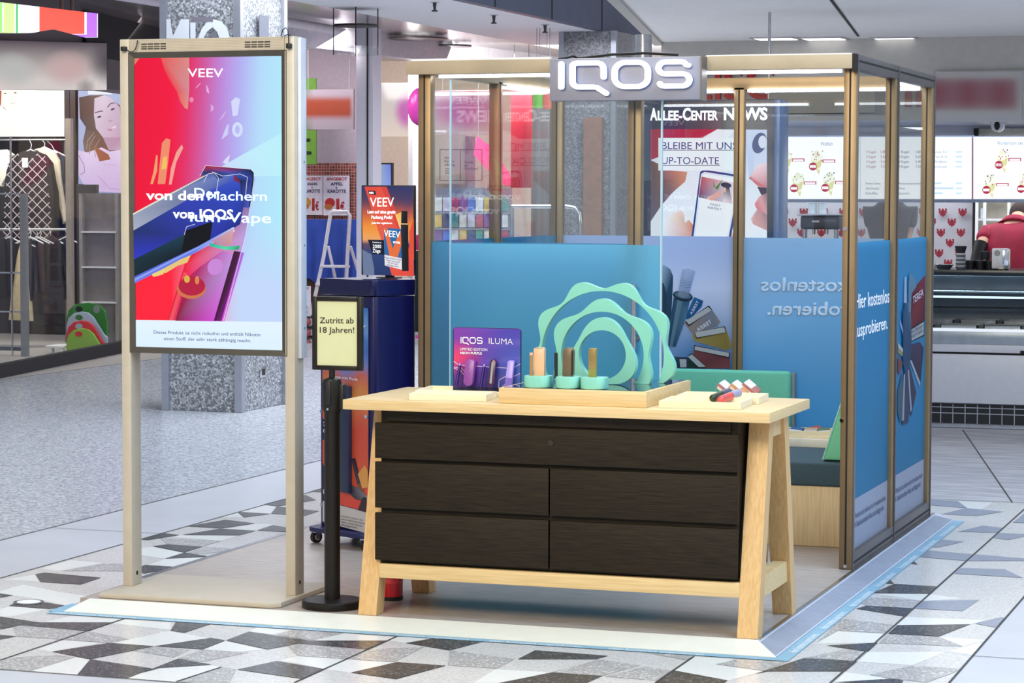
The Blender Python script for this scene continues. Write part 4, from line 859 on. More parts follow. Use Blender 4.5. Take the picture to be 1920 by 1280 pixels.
# raised wooden plinth with dark glass
ZP = .925
pt = thing('display_plinth', 'low raised wooden plinth with dark glass top in the middle of the counter', 'plinth', (-.71, -1.47, TZ))
obj('box', G().box(-1.0, -.421, -1.785, -1.15, TZ+.0006, ZP, .001), beech, pt)
obj('glass_top', G().box(-.985, -.436, -1.765, -1.165, ZP, ZP+.0016), M('dark_mirror_glass', '#2a3440', .04, noise=.02, spec=.9), pt)
# concentric wavy rings
def ring(Yf, th, rin, rout, n, label, name='wavy_ring'):
    cxp, cyp = 1129, 665; mp = mY(Yf); N = 144; zc = ZP+.0022
    c0 = mp(cxp, cyp); t0 = Vector((c0.x, Yf+th/2, zc)); k = (mp(cxp+100, cyp)-c0).length/100
    bm = bmesh.new(); ph = math.radians
    def cl(x, z): return (x, max(z, zc))
    inn, out = [], []
    for i in range(N):
        a = 2*math.pi*i/N; ro = rout(a)*k; ri = rin*k
        out.append(cl(c0.x+ro*math.cos(a), c0.z+ro*math.sin(a))); inn.append(cl(c0.x+ri*math.cos(a), c0.z+ri*math.sin(a)))
    V = lambda L, y: [bm.verts.new((x, y, z)) for x, z in L]
    of, ob, nf, nb = V(out, Yf), V(out, Yf+th), V(inn, Yf), V(inn, Yf+th)
    for i in range(N):
        j = (i+1) % N
        if inn[i][1] <= zc+1e-6 and inn[j][1] <= zc+1e-6 and out[i][1] <= zc+1e-6 and out[j][1] <= zc+1e-6: continue
        for q in ([of[i],of[j],nf[j],nf[i]], [ob[j],ob[i],nb[i],nb[j]], [of[j],of[i],ob[i],ob[j]], [nf[i],nf[j],nb[j],nb[i]]): bm.faces.new(q)
    bmesh.ops.remove_doubles(bm, verts=bm.verts, dist=1e-5)
    bmesh.ops.recalc_face_normals(bm, faces=bm.faces); bmesh.ops.translate(bm, vec=-t0, verts=bm.verts)
    me = bpy.data.meshes.new(name); bm.to_mesh(me); bm.free(); o = link(name, me, mint); o.location = t0
    o['label'] = label; o['category'] = 'display ornament'; o['group'] = 'wavy mint rings on the plinth'
ring(-1.505, .035, 44.5, lambda a: 60+7.5*math.cos(3*(a-math.pi/2)), 3, 'smallest innermost mint ring with three soft corners')
ring(-1.435, .035, 78, lambda a: 94+7.5*math.cos(6*(a-math.pi/2)), 6, 'middle sized wavy mint ring with six waves')
ring(-1.365, .035, 115.5, lambda a: 128.5+8.5*math.cos(9*(a-math.radians(70))), 9, 'largest outermost wavy mint ring')
def pedestal(x0, x1, label):
    y0 = -1.768; t = thing('product_pedestal', label, 'pedestal', ((x0+x1)/2, y0+.05, ZP+.002), 'mint pedestals on the plinth')
    obj('block', G().prism(rounded(x0, x1, y0, y0+.095, .03, ZP+.0026, 0), (0,0,.043), .003), mint, t); return t
Pd = []
for (a, b), lb in zip(((978,1027), (1037,1082), (1084,1132)), ('leftmost mint pedestal carrying the peach devices', 'middle mint pedestal carrying the brown case', 'rightmost mint pedestal carrying the gold stick')):
    x0, x1 = AY(a, 725, -1.768).x, AY(b, 725, -1.768).x; pedestal(x0+.0015, x1-.0015, lb)
YQ = -1.728; GQ = 'devices on the mint pedestals'; peach = M('peach_lacquer', '#e8b48a', .35); peach2 = M('copper_stick', '#c89868', .25, metal=.5); brown = M('bronze_brown_case', '#6d5a40', .35); gold = M('brass_gold', '#b0945a', .25, metal=.6); olive = M('olive_sleeve', '#8a8a3e', .4); darkst = M('dark_green_black', '#1c201c', .35)
def stand_z(t, dz): t.location.z += dz
stick('slim_stick', 'peach slim stick on the leftmost pedestal', (996,661), (996,708.5), YQ-.01, .0066, peach2, GQ, peach, dy=0)
case('pocket_case', 'peach pocket case on the leftmost pedestal', [(1000.5,652.5),(1020,652.5),(1020,708),(1000.5,708)], YQ, .022, peach, GQ, dy=0, r=.15, extra=lambda t, P, W_, H_: obj('top_cap', G().prism([P(.04,.985),P(.96,.985),P(.96,1.0),P(.04,1.0)], (0,.02,0)), M('white_cap', '#efe6e0', .4), t))
stick('slim_stick', 'black slim stick on the middle pedestal', (1042.5,661), (1042.5,709), YQ-.01, .0068, darkst, GQ, dy=0)
case('pocket_case', 'brown pocket case on the middle pedestal', [(1055.5,652.5),(1075,652.5),(1074,709),(1054,709)], YQ, .02, brown, GQ, dy=0, r=.32, extra=lambda t, P, W_, H_: obj('side_spine', G().prism([P(.84,.08),P(.99,.12),P(.99,.9),P(.84,.94)], (0,-.001,0)), M('case_spine_black', '#231a12', .3), t))
case('one_piece_device', 'gold and olive stick device on the rightmost pedestal', [(1103.5,653.5),(1117.5,653.5),(1117,711),(1103.5,711)], YQ-.005, .016, gold, GQ, dy=0, r=.12, extra=lambda t, P, W_, H_: obj('lower_sleeve', G().prism([P(-.01,.0),P(1.01,.0),P(1.01,.35),P(-.01,.35)], (0,-.0012,0)), olive, t))
# packs and slim devices in the right trays
def lipstick(px0, px1, mt, mt2, label):
    A, B = AZ(*px0, TZ+.024), AZ(*px1, TZ+.036); t = thing('slim_device', label, 'device', A, 'slim devices in the right front tray')
    d = B-A; obj('body', G().cyl(A, A+d*.55, .0145, .016, n=20).ball(A, .0145, n=14), mt, t); obj('cap', G().cyl(A+d*.55, B, .0158, n=20), mt2, t)
lipstick((1337,746), (1366,735), M('bottle_green', '#2c3826', .3), M('slate_cap', '#4a4e66', .35), 'dark green slim device lying in the right front tray')
lipstick((1352,749), (1384,737), M('coral_red', '#d0504a', .3), M('lilac_cap', '#9a9ab4', .35), 'red slim device lying in the right front tray')
for (px, py, c1, lb) in ((1362,731,'#a8747c','leftmost tilted pack in the rear right tray'), (1386,731,'#c8936a','middle copper tilted pack in the rear right tray'), (1408,730,'#a86a62','rightmost tilted pack in the rear right tray')):
    A = AZ(px, py+4, TZ+.02); t = thing('cigarette_pack', lb, 'pack', (A.x, A.y, TZ+.008), 'tilted packs in the rear right tray')
    R_ = Matrix.Translation((A.x, A.y, TZ+.033)) @ Matrix.Scale(1.4, 4) @ Matrix.Rotation(math.radians(38), 4, 'Y') @ Matrix.Rotation(math.radians(12), 4, 'X')
    obj('box', G().box(-.024, .024, -.022, .022, -.0085, .0085, .002), M('pack_'+lb.split()[0], c1, .35), t, T=R_)
    obj('warning_label', G().box(-.023, .004, -.0215, .0215, .0086, .0090), M('pack_label', '#d8cfd4', .5, noise=.15, scale=300), t, T=R_)
    obj('front_label', G().box(-.02, .02, -.0226, -.0221, -.007, .0), M('pack_band', '#e6dcd4', .5, noise=.2, scale=300), t, T=R_)

# ------------------------------------------------------------------ fire extinguisher behind the left leg
fx = thing('fire_extinguisher', 'small red fire extinguisher standing behind the left counter leg', 'fire extinguisher', (-1.585, -1.415, .03))
obj('cylinder', G().lathe([(.036,.031),(.046,.036),(.046,.31),(.03,.345),(.016,.355),(.016,.37)], (-1.585,-1.415,0), 28), M('extinguisher_red', '#c01722', .3, noise=.03), fx)
obj('label', G().lathe([(.0464,.10),(.0464,.22)], (-1.585,-1.415,0), 28), M('extinguisher_label', '#d84048', .5, noise=.3, scale=120), fx)
g = G(); g.box(-1.60, -1.57, -1.45, -1.385, .37, .385); g.tube([(-1.585,-1.42,.385),(-1.585,-1.45,.40),(-1.585,-1.49,.40)], .007); obj('valve', g, black_p, fx)
obj('foot_ring', G().lathe([(.047,.0308),(.0475,.045),(.046,.046)], (-1.585,-1.415,0), 28), black_p, fx)

# ------------------------------------------------------------------ seating inside the booth
bench_wood = M('ash_veneer', '#e6cda2', .5, noise=.05, scale=5, stretch=(26, 26, 1.2), dark='#dcc092'); slate = M('slate_fabric', '#3f5560', .85, noise=.10, scale=150, bump=.2); green_f = M('mint_green_upholstery', '#6cc4a6', .7, noise=.05, scale=160)
sb = thing('bench', 'upholstered corner bench with slate seat on a light wood base', 'bench', (-.7, 1.1, .03))
obj('base', G().box(-1.30, -.065, .66, 1.36, .031, .312, .002), bench_wood, sb); obj('rear_base', G().box(-1.40, -.70, 1.362, 1.94, .031, .312, .002), bench_wood, sb)
obj('seat_cushion', G().box(-1.32, -.062, .645, 1.36, .3125, .42, .012, 3), slate, sb)
bk = obj('backrest', G().box(-1.40, -.70, 1.86, 1.915, .313, .752, .018, 4), green_f, sb)
obj('back_shell', G().box(-1.40, -.685, 1.915, 1.955, .313, .742, .004), M('grey_back_shell', '#7d8a86', .6), bk)
wt = thing('side_table', 'small pale corner table top beside the bench cushion', 'table', (-.38, 1.6, .03))
obj('support', G().box(-.66, -.10, 1.42, 1.85, .031, .418), bench_wood, wt)
obj('top', G().box(-.685, -.07, 1.365, 1.94, .418, .458, .002), M('cream_laminate', '#e9e4da', .4), wt)
t = tray((-.50, 1.50), .27, .20, 4, .036, 'pale wooden tray of coloured packs on the corner table in the booth', z=.458, group=None, name='sample_tray')
for i, (dx, dy, c1, lb) in enumerate(((-.075, -.03, '#2c5a86', 'dark blue pack in the sample tray beside the bench'), (.0, -.045, '#c2a88a', 'beige and violet pack in the sample tray beside the bench'), (.06, -.02, '#6a7a4a', 'green pack in the sample tray next to the pillow'), (.0, .05, '#b85a44', 'red pack at the back of the sample tray'))):
    x, y = -.50+dx, 1.50+dy
    pk = thing('cigarette_pack', lb, 'pack', (x, y, .465), 'packs in the sample tray')
    R_ = Matrix.Translation((x, y, .486)) @ Matrix.Rotation(math.radians(22), 4, 'X') @ Matrix.Rotation(math.radians(12*(i-1)), 4, 'Z')
    obj('box', G().box(-.033, .033, -.027, .027, -.0095, .0095, .002), M('pack_tone_%s' % 'abcd'[i], c1, .35), pk, T=R_)
    obj('warning_label', G().box(-.032, .032, -.0265, -.006, .0097, .0101), M('pack_label', '#d8cfd4'), pk, T=R_)
pw = thing('pillow', 'mint green pillow leaning at the right end of the bench', 'pillow', (-.15, .85, .42))
g = G(); g.prism([(-.285,.72,.424),(-.085,.72,.424),(-.085,.72,.80),(-.155,.72,.80),(-.175,.72,.77)], (0,.36,0), .02); obj('cover', g, M('pillow_mint', '#7fd4a8', .7, noise=.03, scale=120), pw)
g = G(); g.tube([(-.283,.7195,.43),(-.177,.7195,.765),(-.158,.7195,.795)], .004, 6); obj('piping', g, M('piping_pale', '#b4e8d0', .7), pw)

# ------------------------------------------------------------------ granite pillars and hall furniture
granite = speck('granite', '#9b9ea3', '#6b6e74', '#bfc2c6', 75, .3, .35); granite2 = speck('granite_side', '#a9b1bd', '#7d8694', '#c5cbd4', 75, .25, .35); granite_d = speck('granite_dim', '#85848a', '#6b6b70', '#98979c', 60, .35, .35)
trim_steel = M('satin_corner_trim', '#a9adb8', .3, metal=.7, noise=.03)
def pillar(x0, x1, y0, y1, label, mt, z=3.5):
    t = thing('granite_pillar', label, 'pillar', ((x0+x1)/2, (y0+y1)/2, 0))
    obj('shaft', G().box(x0, x1, y0, y1, .0025, z), mt, t)
    for x, y in ((x0, y0), (x1, y0), (x1, y1)): obj('corner_trim', G().box(x-.03, x+.03, y-.03, y+.03, .0025, z), trim_steel, t)
    return t
p1 = pillar(-6.60, -5.985, 6.48, 7.28, 'speckled grey granite pillar behind the display stand', granite, 4.6)
mp = mY(6.445); pc = Pic(mp, (0,-1,0), .001)
for q in ([(312,36),(320,36),(321,50),(326,72),(312,72)], [(340,36),(355,36),(355,72),(322,72)], [(357,42),(367,42),(367,72),(357,72)], [(372,72),(378,55),(388,42),(400,36),(400,50),(388,60),(382,72)], [(400,36),(415,40),(426,52),(432,72),(412,72),(408,60),(400,52)]): pc.poly(q, '#d9dde4')
pc.rect(359, 32, 400, 41, '#77727e'); pc.ell(402, 66, 6, 7, '#6d707a'); pc.build('faded_letters', INK, p1)
obj('faded_letters', G().box(-5.954, -5.95, 6.78, 6.95, 2.80, 3.02), M('dull_patch', '#6c6f7c', .6), p1)
obj('socket_plate', G().box(-5.985, -5.975, 6.83, 6.95, AX(488, 708, -5.98).z, AX(488, 688, -5.98).z, .004), steel, p1)
ob_ = G().box(-5.976, -5.972, 6.865, 6.915, AX(488, 704, -5.98).z, AX(488, 692, -5.98).z); obj('socket_hole', ob_, black_p, p1)
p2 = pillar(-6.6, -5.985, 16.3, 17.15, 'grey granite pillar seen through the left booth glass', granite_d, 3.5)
mp = mY(16.2); A, B = mp(1095, 220), mp(1128, 470)
bd = G().box(A.x, B.x, 16.18, 16.26, .003, A.z); solo('reflection_board', bd, M('reflected_brown', '#8a6656', .5, noise=.1), 'tall reddish brown board in place of a reflection before the rear granite pillar', 'board', (A.x, 16.2, .003))  # board added to stand in for a brown reflection in the booth glass
A = AZ(1200, 560, 0)
c = AY(1207, 65, 4.6); g = G(); g.cyl((c.x, 4.6, .002), (c.x, 4.6, c.z), .052, n=28); solo('steel_column', g, steel, 'round polished steel column rising behind the lit booth sign', 'column', (c.x, 4.6, .002))
# grey box hung from a rod
YH = 4.8; A, B = AY(1443, 160, YH), AY(1640, 213, YH)
hb = thing('hanging_box', 'long grey box hanging on a thin rod behind the booth', 'hanging box', ((A.x+B.x)/2, YH, B.z))
obj('box', G().box(A.x, B.x, YH, YH+.35, B.z, A.z, .004), M('hanging_box_grey', '#8f8c86', .6, noise=.03), hb)
c = AY(1438.5, 160, YH); g = G(); g.cyl((c.x, YH+.05, B.z+.02), (c.x, YH+.05, 2.81), .010, n=14); g.box(c.x-.02, A.x+.02, YH+.03, YH+.08, A.z-.05, A.z-.03); obj('rod', g, steel, hb)
g = G(); g.box(A.x, B.x, YH-.001, YH+.001, B.z, B.z+.006); obj('lower_edge', g, groove, hb)

# ------------------------------------------------------------------ news totem
YN = 2.95; mp = mY(YN-.013)
A, B = AY(1197, 188, YN-.01), AY(1462, 190, YN-.01)
nt_ = thing('news_totem', 'dark navy free standing news display with a lit screen behind the booth', 'display', ((A.x+B.x)/2, YN+.1, 0))
obj('housing', G().box(A.x, B.x, YN-.01, YN+.22, .0025, A.z, .006), M('totem_navy', '#222c44', .3, noise=.06), nt_)
obj('side_trim', G().box(B.x-.03, B.x+.004, YN-.016, YN+.2, .0025, A.z-.004, .004), M('totem_blue_edge', '#5d6f92', .35, metal=.2), nt_)
pc = Pic(mp, (0,-1,0), .0003)
pc.grid(0,0,0,0, 8, 14, lambda s, t: mix(mix(lin('#dfeafc'), lin('#f4f9ff'), t), lin('#b9cdf4'), max(0, .7-2.5*math.hypot(s-.93, t-.1))), quad=((1220,242),(1438,243),(1438,560),(1220,560)))
pc.poly([(1220,300),(1262,320),(1289,322),(1285,340),(1262,360),(1240,385),(1220,415)], ['#6a4a48','#b87868','#d89878','#d08a6a','#8a6a68','#6a5a66','#5a5a78']); pc.poly([(1220,242),(1345,242),(1330,258),(1220,300)], ['#a02040','#b8284a','#e8c0cc','#a82448']); pc.poly([(1345,242),(1380,244),(1360,262),(1318,258)], '#eef2fc')  # red upper left corner is a reflection painted into the screen picture
pc.ell(1424, 268, 13, 20, '#55628e', rot=.3); pc.ell(1430, 266, 8, 12, '#dce6fa')
pc.poly([(1400,262),(1415,300),(1412,330),(1404,330)], '#c8d8f8'); pc.poly([(1438,305),(1420,310),(1409,328),(1404,334),(1410,338),(1422,350),(1438,352)], ['#f0d8e4','#f8e0ea','#f0c8d0','#8a4050','#d06068','#e08a88','#c87888']); pc.poly([(1420,350),(1438,352),(1438,362),(1428,366)], '#40384e'); pc.poly([(1438,362),(1424,368),(1415,382),(1418,390),(1428,398),(1438,402)], ['#8a6a78','#e0a8b0','#e48a94','#d87888','#e8a8b0','#d8a0a8']); pc.poly([(1438,402),(1420,392),(1408,410),(1412,420),(1438,432)], ['#9a7a88','#c89aa0','#e8c8cc','#d8a8a8','#c89898'])
pc.poly([(1245,420),(1262,400),(1276,393),(1284,400),(1284,418),(1292,412),(1300,422),(1298,446),(1240,460)], ['#e8f2fc','#f4e8e4','#f0d8d0','#f4e0da','#d8b8b0','#e8a898','#c87868','#d89888','#e8f0fa'])
pc.poly([(1313,322),(1320,318),(1380,327),(1392,332),(1390,345),(1364,480),(1292,480)], '#2a3a86'); pc.poly([(1315,326),(1321,322),(1379,331),(1387,335),(1360,480),(1296,480)], '#dce8fa'); pc.poly([(1317,330),(1322,326),(1378,334),(1384,338),(1357,480),(1299,480)], '#f2f8ff')
pc.poly([(1316,331),(1378,343),(1372,382),(1310,370)], ['#c04a58','#e8dce8','#e8e0ee','#5a4a78']); pc.poly([(1338,336),(1341,352),(1356,336),(1346,356),(1338,350)], '#3f8a4a'); pc.ell(1362, 347, 10, 5, '#2a2c50', rot=.15); pc.poly([(1357,350),(1368,352),(1374,382),(1356,378)], ['#3a3050','#1e1c36','#e0c8d8','#f0e4ee']); pc.ell(1359, 356, 3, 5, '#e8b8a8'); pc.poly([(1324,372),(1352,356),(1354,366),(1335,376)], '#e0b0a8')
pc.poly([(1372,440),(1380,425),(1384,405),(1380,460),(1370,470)], '#e8a898')
pc.rect(1235, 258.5, 1381, 319.5, '#eef8ff'); pc.rect(1241, 281, 1381, 282.2, '#1c2460'); pc.rect(1241, 309.5, 1351, 310.7, '#1c2460')
pc.build('screen_picture', GLOW, nt_)
for s, x0, y0, x1, y1, mt, h, b in (('A', 1220, 225, 1233.5, 225, glow_white, 22, .035), ('LLEE-', 1234, 225, 1280, 225, glow_white, 17, .03), ('C', 1281, 225, 1296, 225, glow_white, 22, .035), ('ENTER', 1297, 225, 1347, 225, glow_white, 17, .03), ('NEWS', 1358, 224.5, 1440, 224.5, glow_white, 22, .035), ('BLEIBE MIT UNS', 1242, 279.5, 1383, 280, glow_navy, 13.5, .004), ('UP-TO-DATE', 1242, 307.5, 1349, 308, glow_navy, 13.5, .004), ('PASST', 1333, 385, 1352, 388, glow_navy, 4.5, 0), ('PERFEKT', 1328, 391, 1354, 395, glow_navy, 4.5, 0)):
    textpx(s, x0, y0, x1, y1, mp, mt, nt_, h=h, bold=b, lift=(0,-.012,0), name='screen_lettering')

# ------------------------------------------------------------------ ice cream bar
YI = 7.1
z_ = lambda y: AY(1850, y, YI).z
bar_white = M('bar_panel_white', '#d9dbe3', .35, noise=.02); bar_grey = M('bar_lower_grey', '#b9bcc8', .4, metal=.2); bar_dark = M('bar_frame_dark', '#2a3138', .25, metal=.3)
ic = thing('ice_cream_counter', 'white ice cream display counter with glass front and steel tubs', 'counter', (-.6, YI+.45, 0))
XI0, XI1 = -2.4, 1.1
obj('plinth', G().box(XI0, XI1, YI+.06, YI+.85, .0025, z_(757)), bar_grey, ic)
gr = obj('grille', G().box(XI0+.02, XI1-.02, YI+.045, YI+.062, z_(796), z_(760)), M('grille_black', '#202228', .5), ic)
g = G()
for k in range(40):
    x = XI0+.05+k*.087
    if x < XI1-.04: g.box(x, x+.006, YI+.038, YI+.05, z_(796), z_(760))
g.box(XI0+.02, XI1-.02, YI+.036, YI+.05, z_(777)-.003, z_(777)+.003); g.box(XI0+.02, XI1-.02, YI+.036, YI+.05, z_(766)-.003, z_(766)+.003)
obj('grille_bars', g, bar_grey, gr)
obj('front_panel', G().box(XI0, XI1, YI, YI+.06, z_(757), z_(665), .004), bar_white, ic); obj('upper_panel', G().box(XI0, XI1, YI+.004, YI+.06, z_(661), z_(646), .003), bar_white, ic)
obj('shadow_gap', G().box(XI0, XI1, YI+.02, YI+.06, z_(665), z_(661)), groove, ic); obj('upper_band', G().box(XI0, XI1, YI-.002, YI+.06, z_(646), z_(622), .004), M('bar_band_grey', '#a9b4c0', .3, metal=.3), ic)
obj('light_rail', G().box(XI0, XI1, YI-.006, YI+.07, z_(622), z_(617)), M('bar_rail_light', '#eef4fb', .4, emit=.5, noise=0), ic)
obj('vent_plate', G().box(AY(1914,600,YI).x, AY(1990,600,YI).x, YI-.004, YI+.01, z_(662), z_(656)), groove, ic)
zt_ = z_(617); obj('tub_deck', G().box(XI0, XI1, YI+.07, YI+.85, zt_-.08, zt_-.04), steel, ic)
tub_cols = ['#b8b890', '#9aa8a0', '#a84a44', '#8d98a4', '#7a4a50', '#c8c4a8', '#6a5a58', '#a0a8b0']
kk = 0
for j, y in enumerate((YI+.24, YI+.56)):
    for i in range(11):
        x = XI0+.18+i*.31+j*.09
        if x > XI1-.16: continue
        g = G(); w_, d_ = .135, .14
        for q in ((x-w_, x+w_, y-d_, y-d_+.01), (x-w_, x+w_, y+d_-.01, y+d_), (x-w_, x-w_+.01, y-d_, y+d_), (x+w_-.01, x+w_, y-d_, y+d_)): g.box(*q, zt_-.039, zt_+.02+j*.02)
        tb = obj('tub', g, steel, ic)
        obj('ice_cream', G().box(x-w_+.012, x+w_-.012, y-d_+.012, y+d_-.012, zt_-.039, zt_-.005+.02*(kk % 3 == 0), .02), M('ice_cream_%d' % (kk % 8), tub_cols[kk % 8], .6, noise=.2, scale=20), tb); kk += 1
obj('front_glass', G().prism([(XI0, YI+.01, z_(616)), (XI0, YI+.016, z_(616)), (XI0, YI+.20, z_(524)), (XI0, YI+.194, z_(524))], (XI1-XI0, 0, 0)), GLASS2, ic)
obj('back_frame', G().box(XI0, XI1, YI+.80, YI+.86, zt_-.04, z_(520)), M('bar_interior', '#8493a2', .4, noise=.15, scale=4), ic)
for yy, h in ((586, .014), (568, .008)): obj('inner_rail', G().box(XI0, XI1, YI+.62, YI+.66, z_(yy), z_(yy)+h), bar_dark, ic)
sh = obj('glass_shelf', G().box(XI0, XI1, YI+.30, YI+.78, z_(552), z_(552)+.01), M('shelf_glass_blue', '#9fb9cc', .1), ic)
obj('shelf_light', G().box(XI0, XI1-.3, YI+.34, YI+.36, z_(563), z_(559)), M('shelf_tube', '#cfe8ff', .5, emit=1.2, noise=0), sh)
obj('top_plate', G().box(XI0, XI1, YI+.17, YI+.86, z_(519), z_(508), .004), bar_dark, ic)
ztop = z_(508)
def atc(px, y=YI+.35): return AY(px, 508, y).x
x = atc(1877); nd = thing('napkin_dispenser', 'chrome napkin dispenser standing on the ice cream counter', 'napkin dispenser', (x, YI+.35, ztop))
obj('body', G().box(x-.062, x+.062, YI+.29, YI+.41, ztop+.001, ztop+.155, .012), chrome, nd); obj('face_plate', G().box(x-.058, x+.02, YI+.284, YI+.29, ztop+.012, ztop+.15, .003), M('napkin_face', '#e3e4e6', .4), nd); g = G(); g.lathe([(.012,0),(.022,.0),(.022,.002),(.012,.002)], (0,0,0), 20); obj('emblem', g, M('emblem_grey', '#9a9ca2', .5), nd, T=Matrix.Translation((x-.02, YI+.284, ztop+.12)) @ Matrix.Rotation(math.pi/2, 4, 'X'))
x = atc(1801); cu_ = thing('cup_stack', 'stack of striped paper cups on the ice cream counter', 'cups', (x, YI+.35, ztop))
for k in range(8): obj('cup', G().lathe([(.030,0),(.038,.016),(.036,.016),(.028,.002)], (x, YI+.35, ztop+.001+k*.0145), 20), M('cup_a', '#d8dbe0', .5) if k % 2 else M('cup_b', '#6a7280', .5), cu_)
obj('top_cup', G().lathe([(.03,0),(.045,.05),(.042,.05),(.028,.002)], (x, YI+.35, ztop+.118), 20), M('cup_dark', '#25222c', .5), cu_)
for i, (px, dz, lb) in enumerate(((1819, 0, 'dark round tub left in the bottom row on the ice cream counter'), (1838, 0, 'dark round tub in the middle of the bottom row'), (1856, 0, 'dark round tub beside the napkin dispenser'), (1847, .066, 'dark round tub on top of the row beside the napkin dispenser'))):
    x = atc(px, YI+.45); t = thing('dark_tub', lb, 'tub', (x, YI+.45, ztop+dz), 'dark tubs on the ice cream counter')
    obj('body', G().lathe([(.036,.001),(.04,.055),(0,.055)], (x, YI+.45, ztop+dz), 20), M('tub_black', '#1a1a1f', .35), t); obj('lid', G().lathe([(.042,.055),(.042,.064),(0,.064)], (x, YI+.45, ztop+dz), 20), M('tub_lid', '#2f2a34', .4), t)
x = atc(1772); g = G(); g.lathe([(.045,.001),(.07,.035),(.066,.036),(.04,.008),(0,.008)], (x, YI+.3, ztop), 24); solo('steel_bowl', g, chrome, 'shallow shiny steel bowl on the ice cream counter beside the booth', 'bowl', (x, YI+.3, ztop))
x = atc(1751); g = G(); g.box(x-.03, x+.015, YI+.3, YI+.34, ztop+.001, ztop+.07, .003); solo('paper_box', g, white_m, 'white paper box on the ice cream counter at the booth edge', 'box', (x, YI+.32, ztop))
# back wall print
pc = Pic(mY(9.69), (0,-1,0), .0008)
def crest(cx_, cy_, s):
    c = '#8e2434'
    pc.poly([(cx_-5.2*s, cy_-3*s), (cx_-2*s, cy_-5*s), (cx_, cy_-8*s), (cx_+2*s, cy_-5*s), (cx_+5.2*s, cy_-3*s), (cx_+4*s, cy_+4*s), (cx_, cy_+9*s), (cx_-4*s, cy_+4*s)], '#9c3a48')
    pc.poly([(cx_, cy_-9*s), (cx_+3*s, cy_-4*s), (cx_+3.5*s, cy_+2*s), (cx_+2.5*s, cy_+5*s), (cx_, cy_+10*s), (cx_-2.5*s, cy_+5*s), (cx_-3.5*s, cy_+2*s), (cx_-3*s, cy_-4*s)], c)
    for d in (-1, 1):
        pc.poly([(cx_+d*1.5*s, cy_+5*s), (cx_+d*4.5*s, cy_+1*s), (cx_+d*5*s, cy_-4*s), (cx_+d*4*s, cy_-7*s), (cx_+d*6.5*s, cy_-8.5*s), (cx_+d*8.5*s, cy_-6.5*s), (cx_+d*7.6*s, cy_-2*s), (cx_+d*8.6*s, cy_-.5*s), (cx_+d*6.6*s, cy_+3*s), (cx_+d*3.4*s, cy_+7*s)], c); pc.ell(cx_+d*5.6*s, cy_+1.5*s, 1.1*s, 1.1*s, '#b06a74', n=10)
for r_ in range(8):
    for k in range(11):
        px, py = 1470+k*37.4+(18.7 if r_ % 2 else 0), 381+r_*18.9
        if px < 1822: crest(px, py+17, .95)
pc.build('damask_print', INK)['kind'] = 'structure'
A, B = AY(1826, 370, 9.66), AY(1831, 510, 9.66); g = G(); g.box(A.x, B.x, 9.6, 9.7, 0.8, 2.2); struct('trim_5', g, groove)
A = AY(1831, 370, 9.68); g = G(); g.box(A.x, A.x+1.6, 9.67, 9.70, .5, 2.2); struct('wall_kitchen', g, M('kitchen_cream', '#cfc8b4', .8))
# shelf with jars
A, B = AY(1834, 372, 9.45), AY(1892, 500, 9.45)
sf = thing('storage_shelf', 'narrow white metal shelf behind the person in red', 'shelf', ((A.x+B.x)/2, 9.45, .003))
for x in (A.x, A.x+.062, B.x): obj('upright', G().box(x-.012, x+.012, 9.385, 9.40, .003, 2.1), white_m, sf)
for z in (1.28, 1.46, 1.62): obj('shelf_board', G().box(A.x, B.x, 9.40, 9.62, z, z+.015), white_m, sf)
x = AY(1861, 405, 9.35).x; z = AY(1861, 417, 9.35).z
g = G(); g.lathe([(.085,0),(.09,.12),(.06,.16),(.02,.18),(0,.18)], (x, 9.5, 1.6355), 24); solo('green_canister', g, M('canister_green', '#1f6a44', .4), 'dark green canister on the shelf above the person in red', 'canister', (x, 9.5, 1.6355))
x = AY(1839, 415, 9.35).x; g = G(); g.box(x-.02, x+.02, 9.46, 9.52, 1.476, 1.56, .008); solo('white_box', g, M('box_pale', '#dfe4ea', .5), 'small pale box on the storage shelf beside the wallpaper', 'box', (x, 9.49, 1.476))
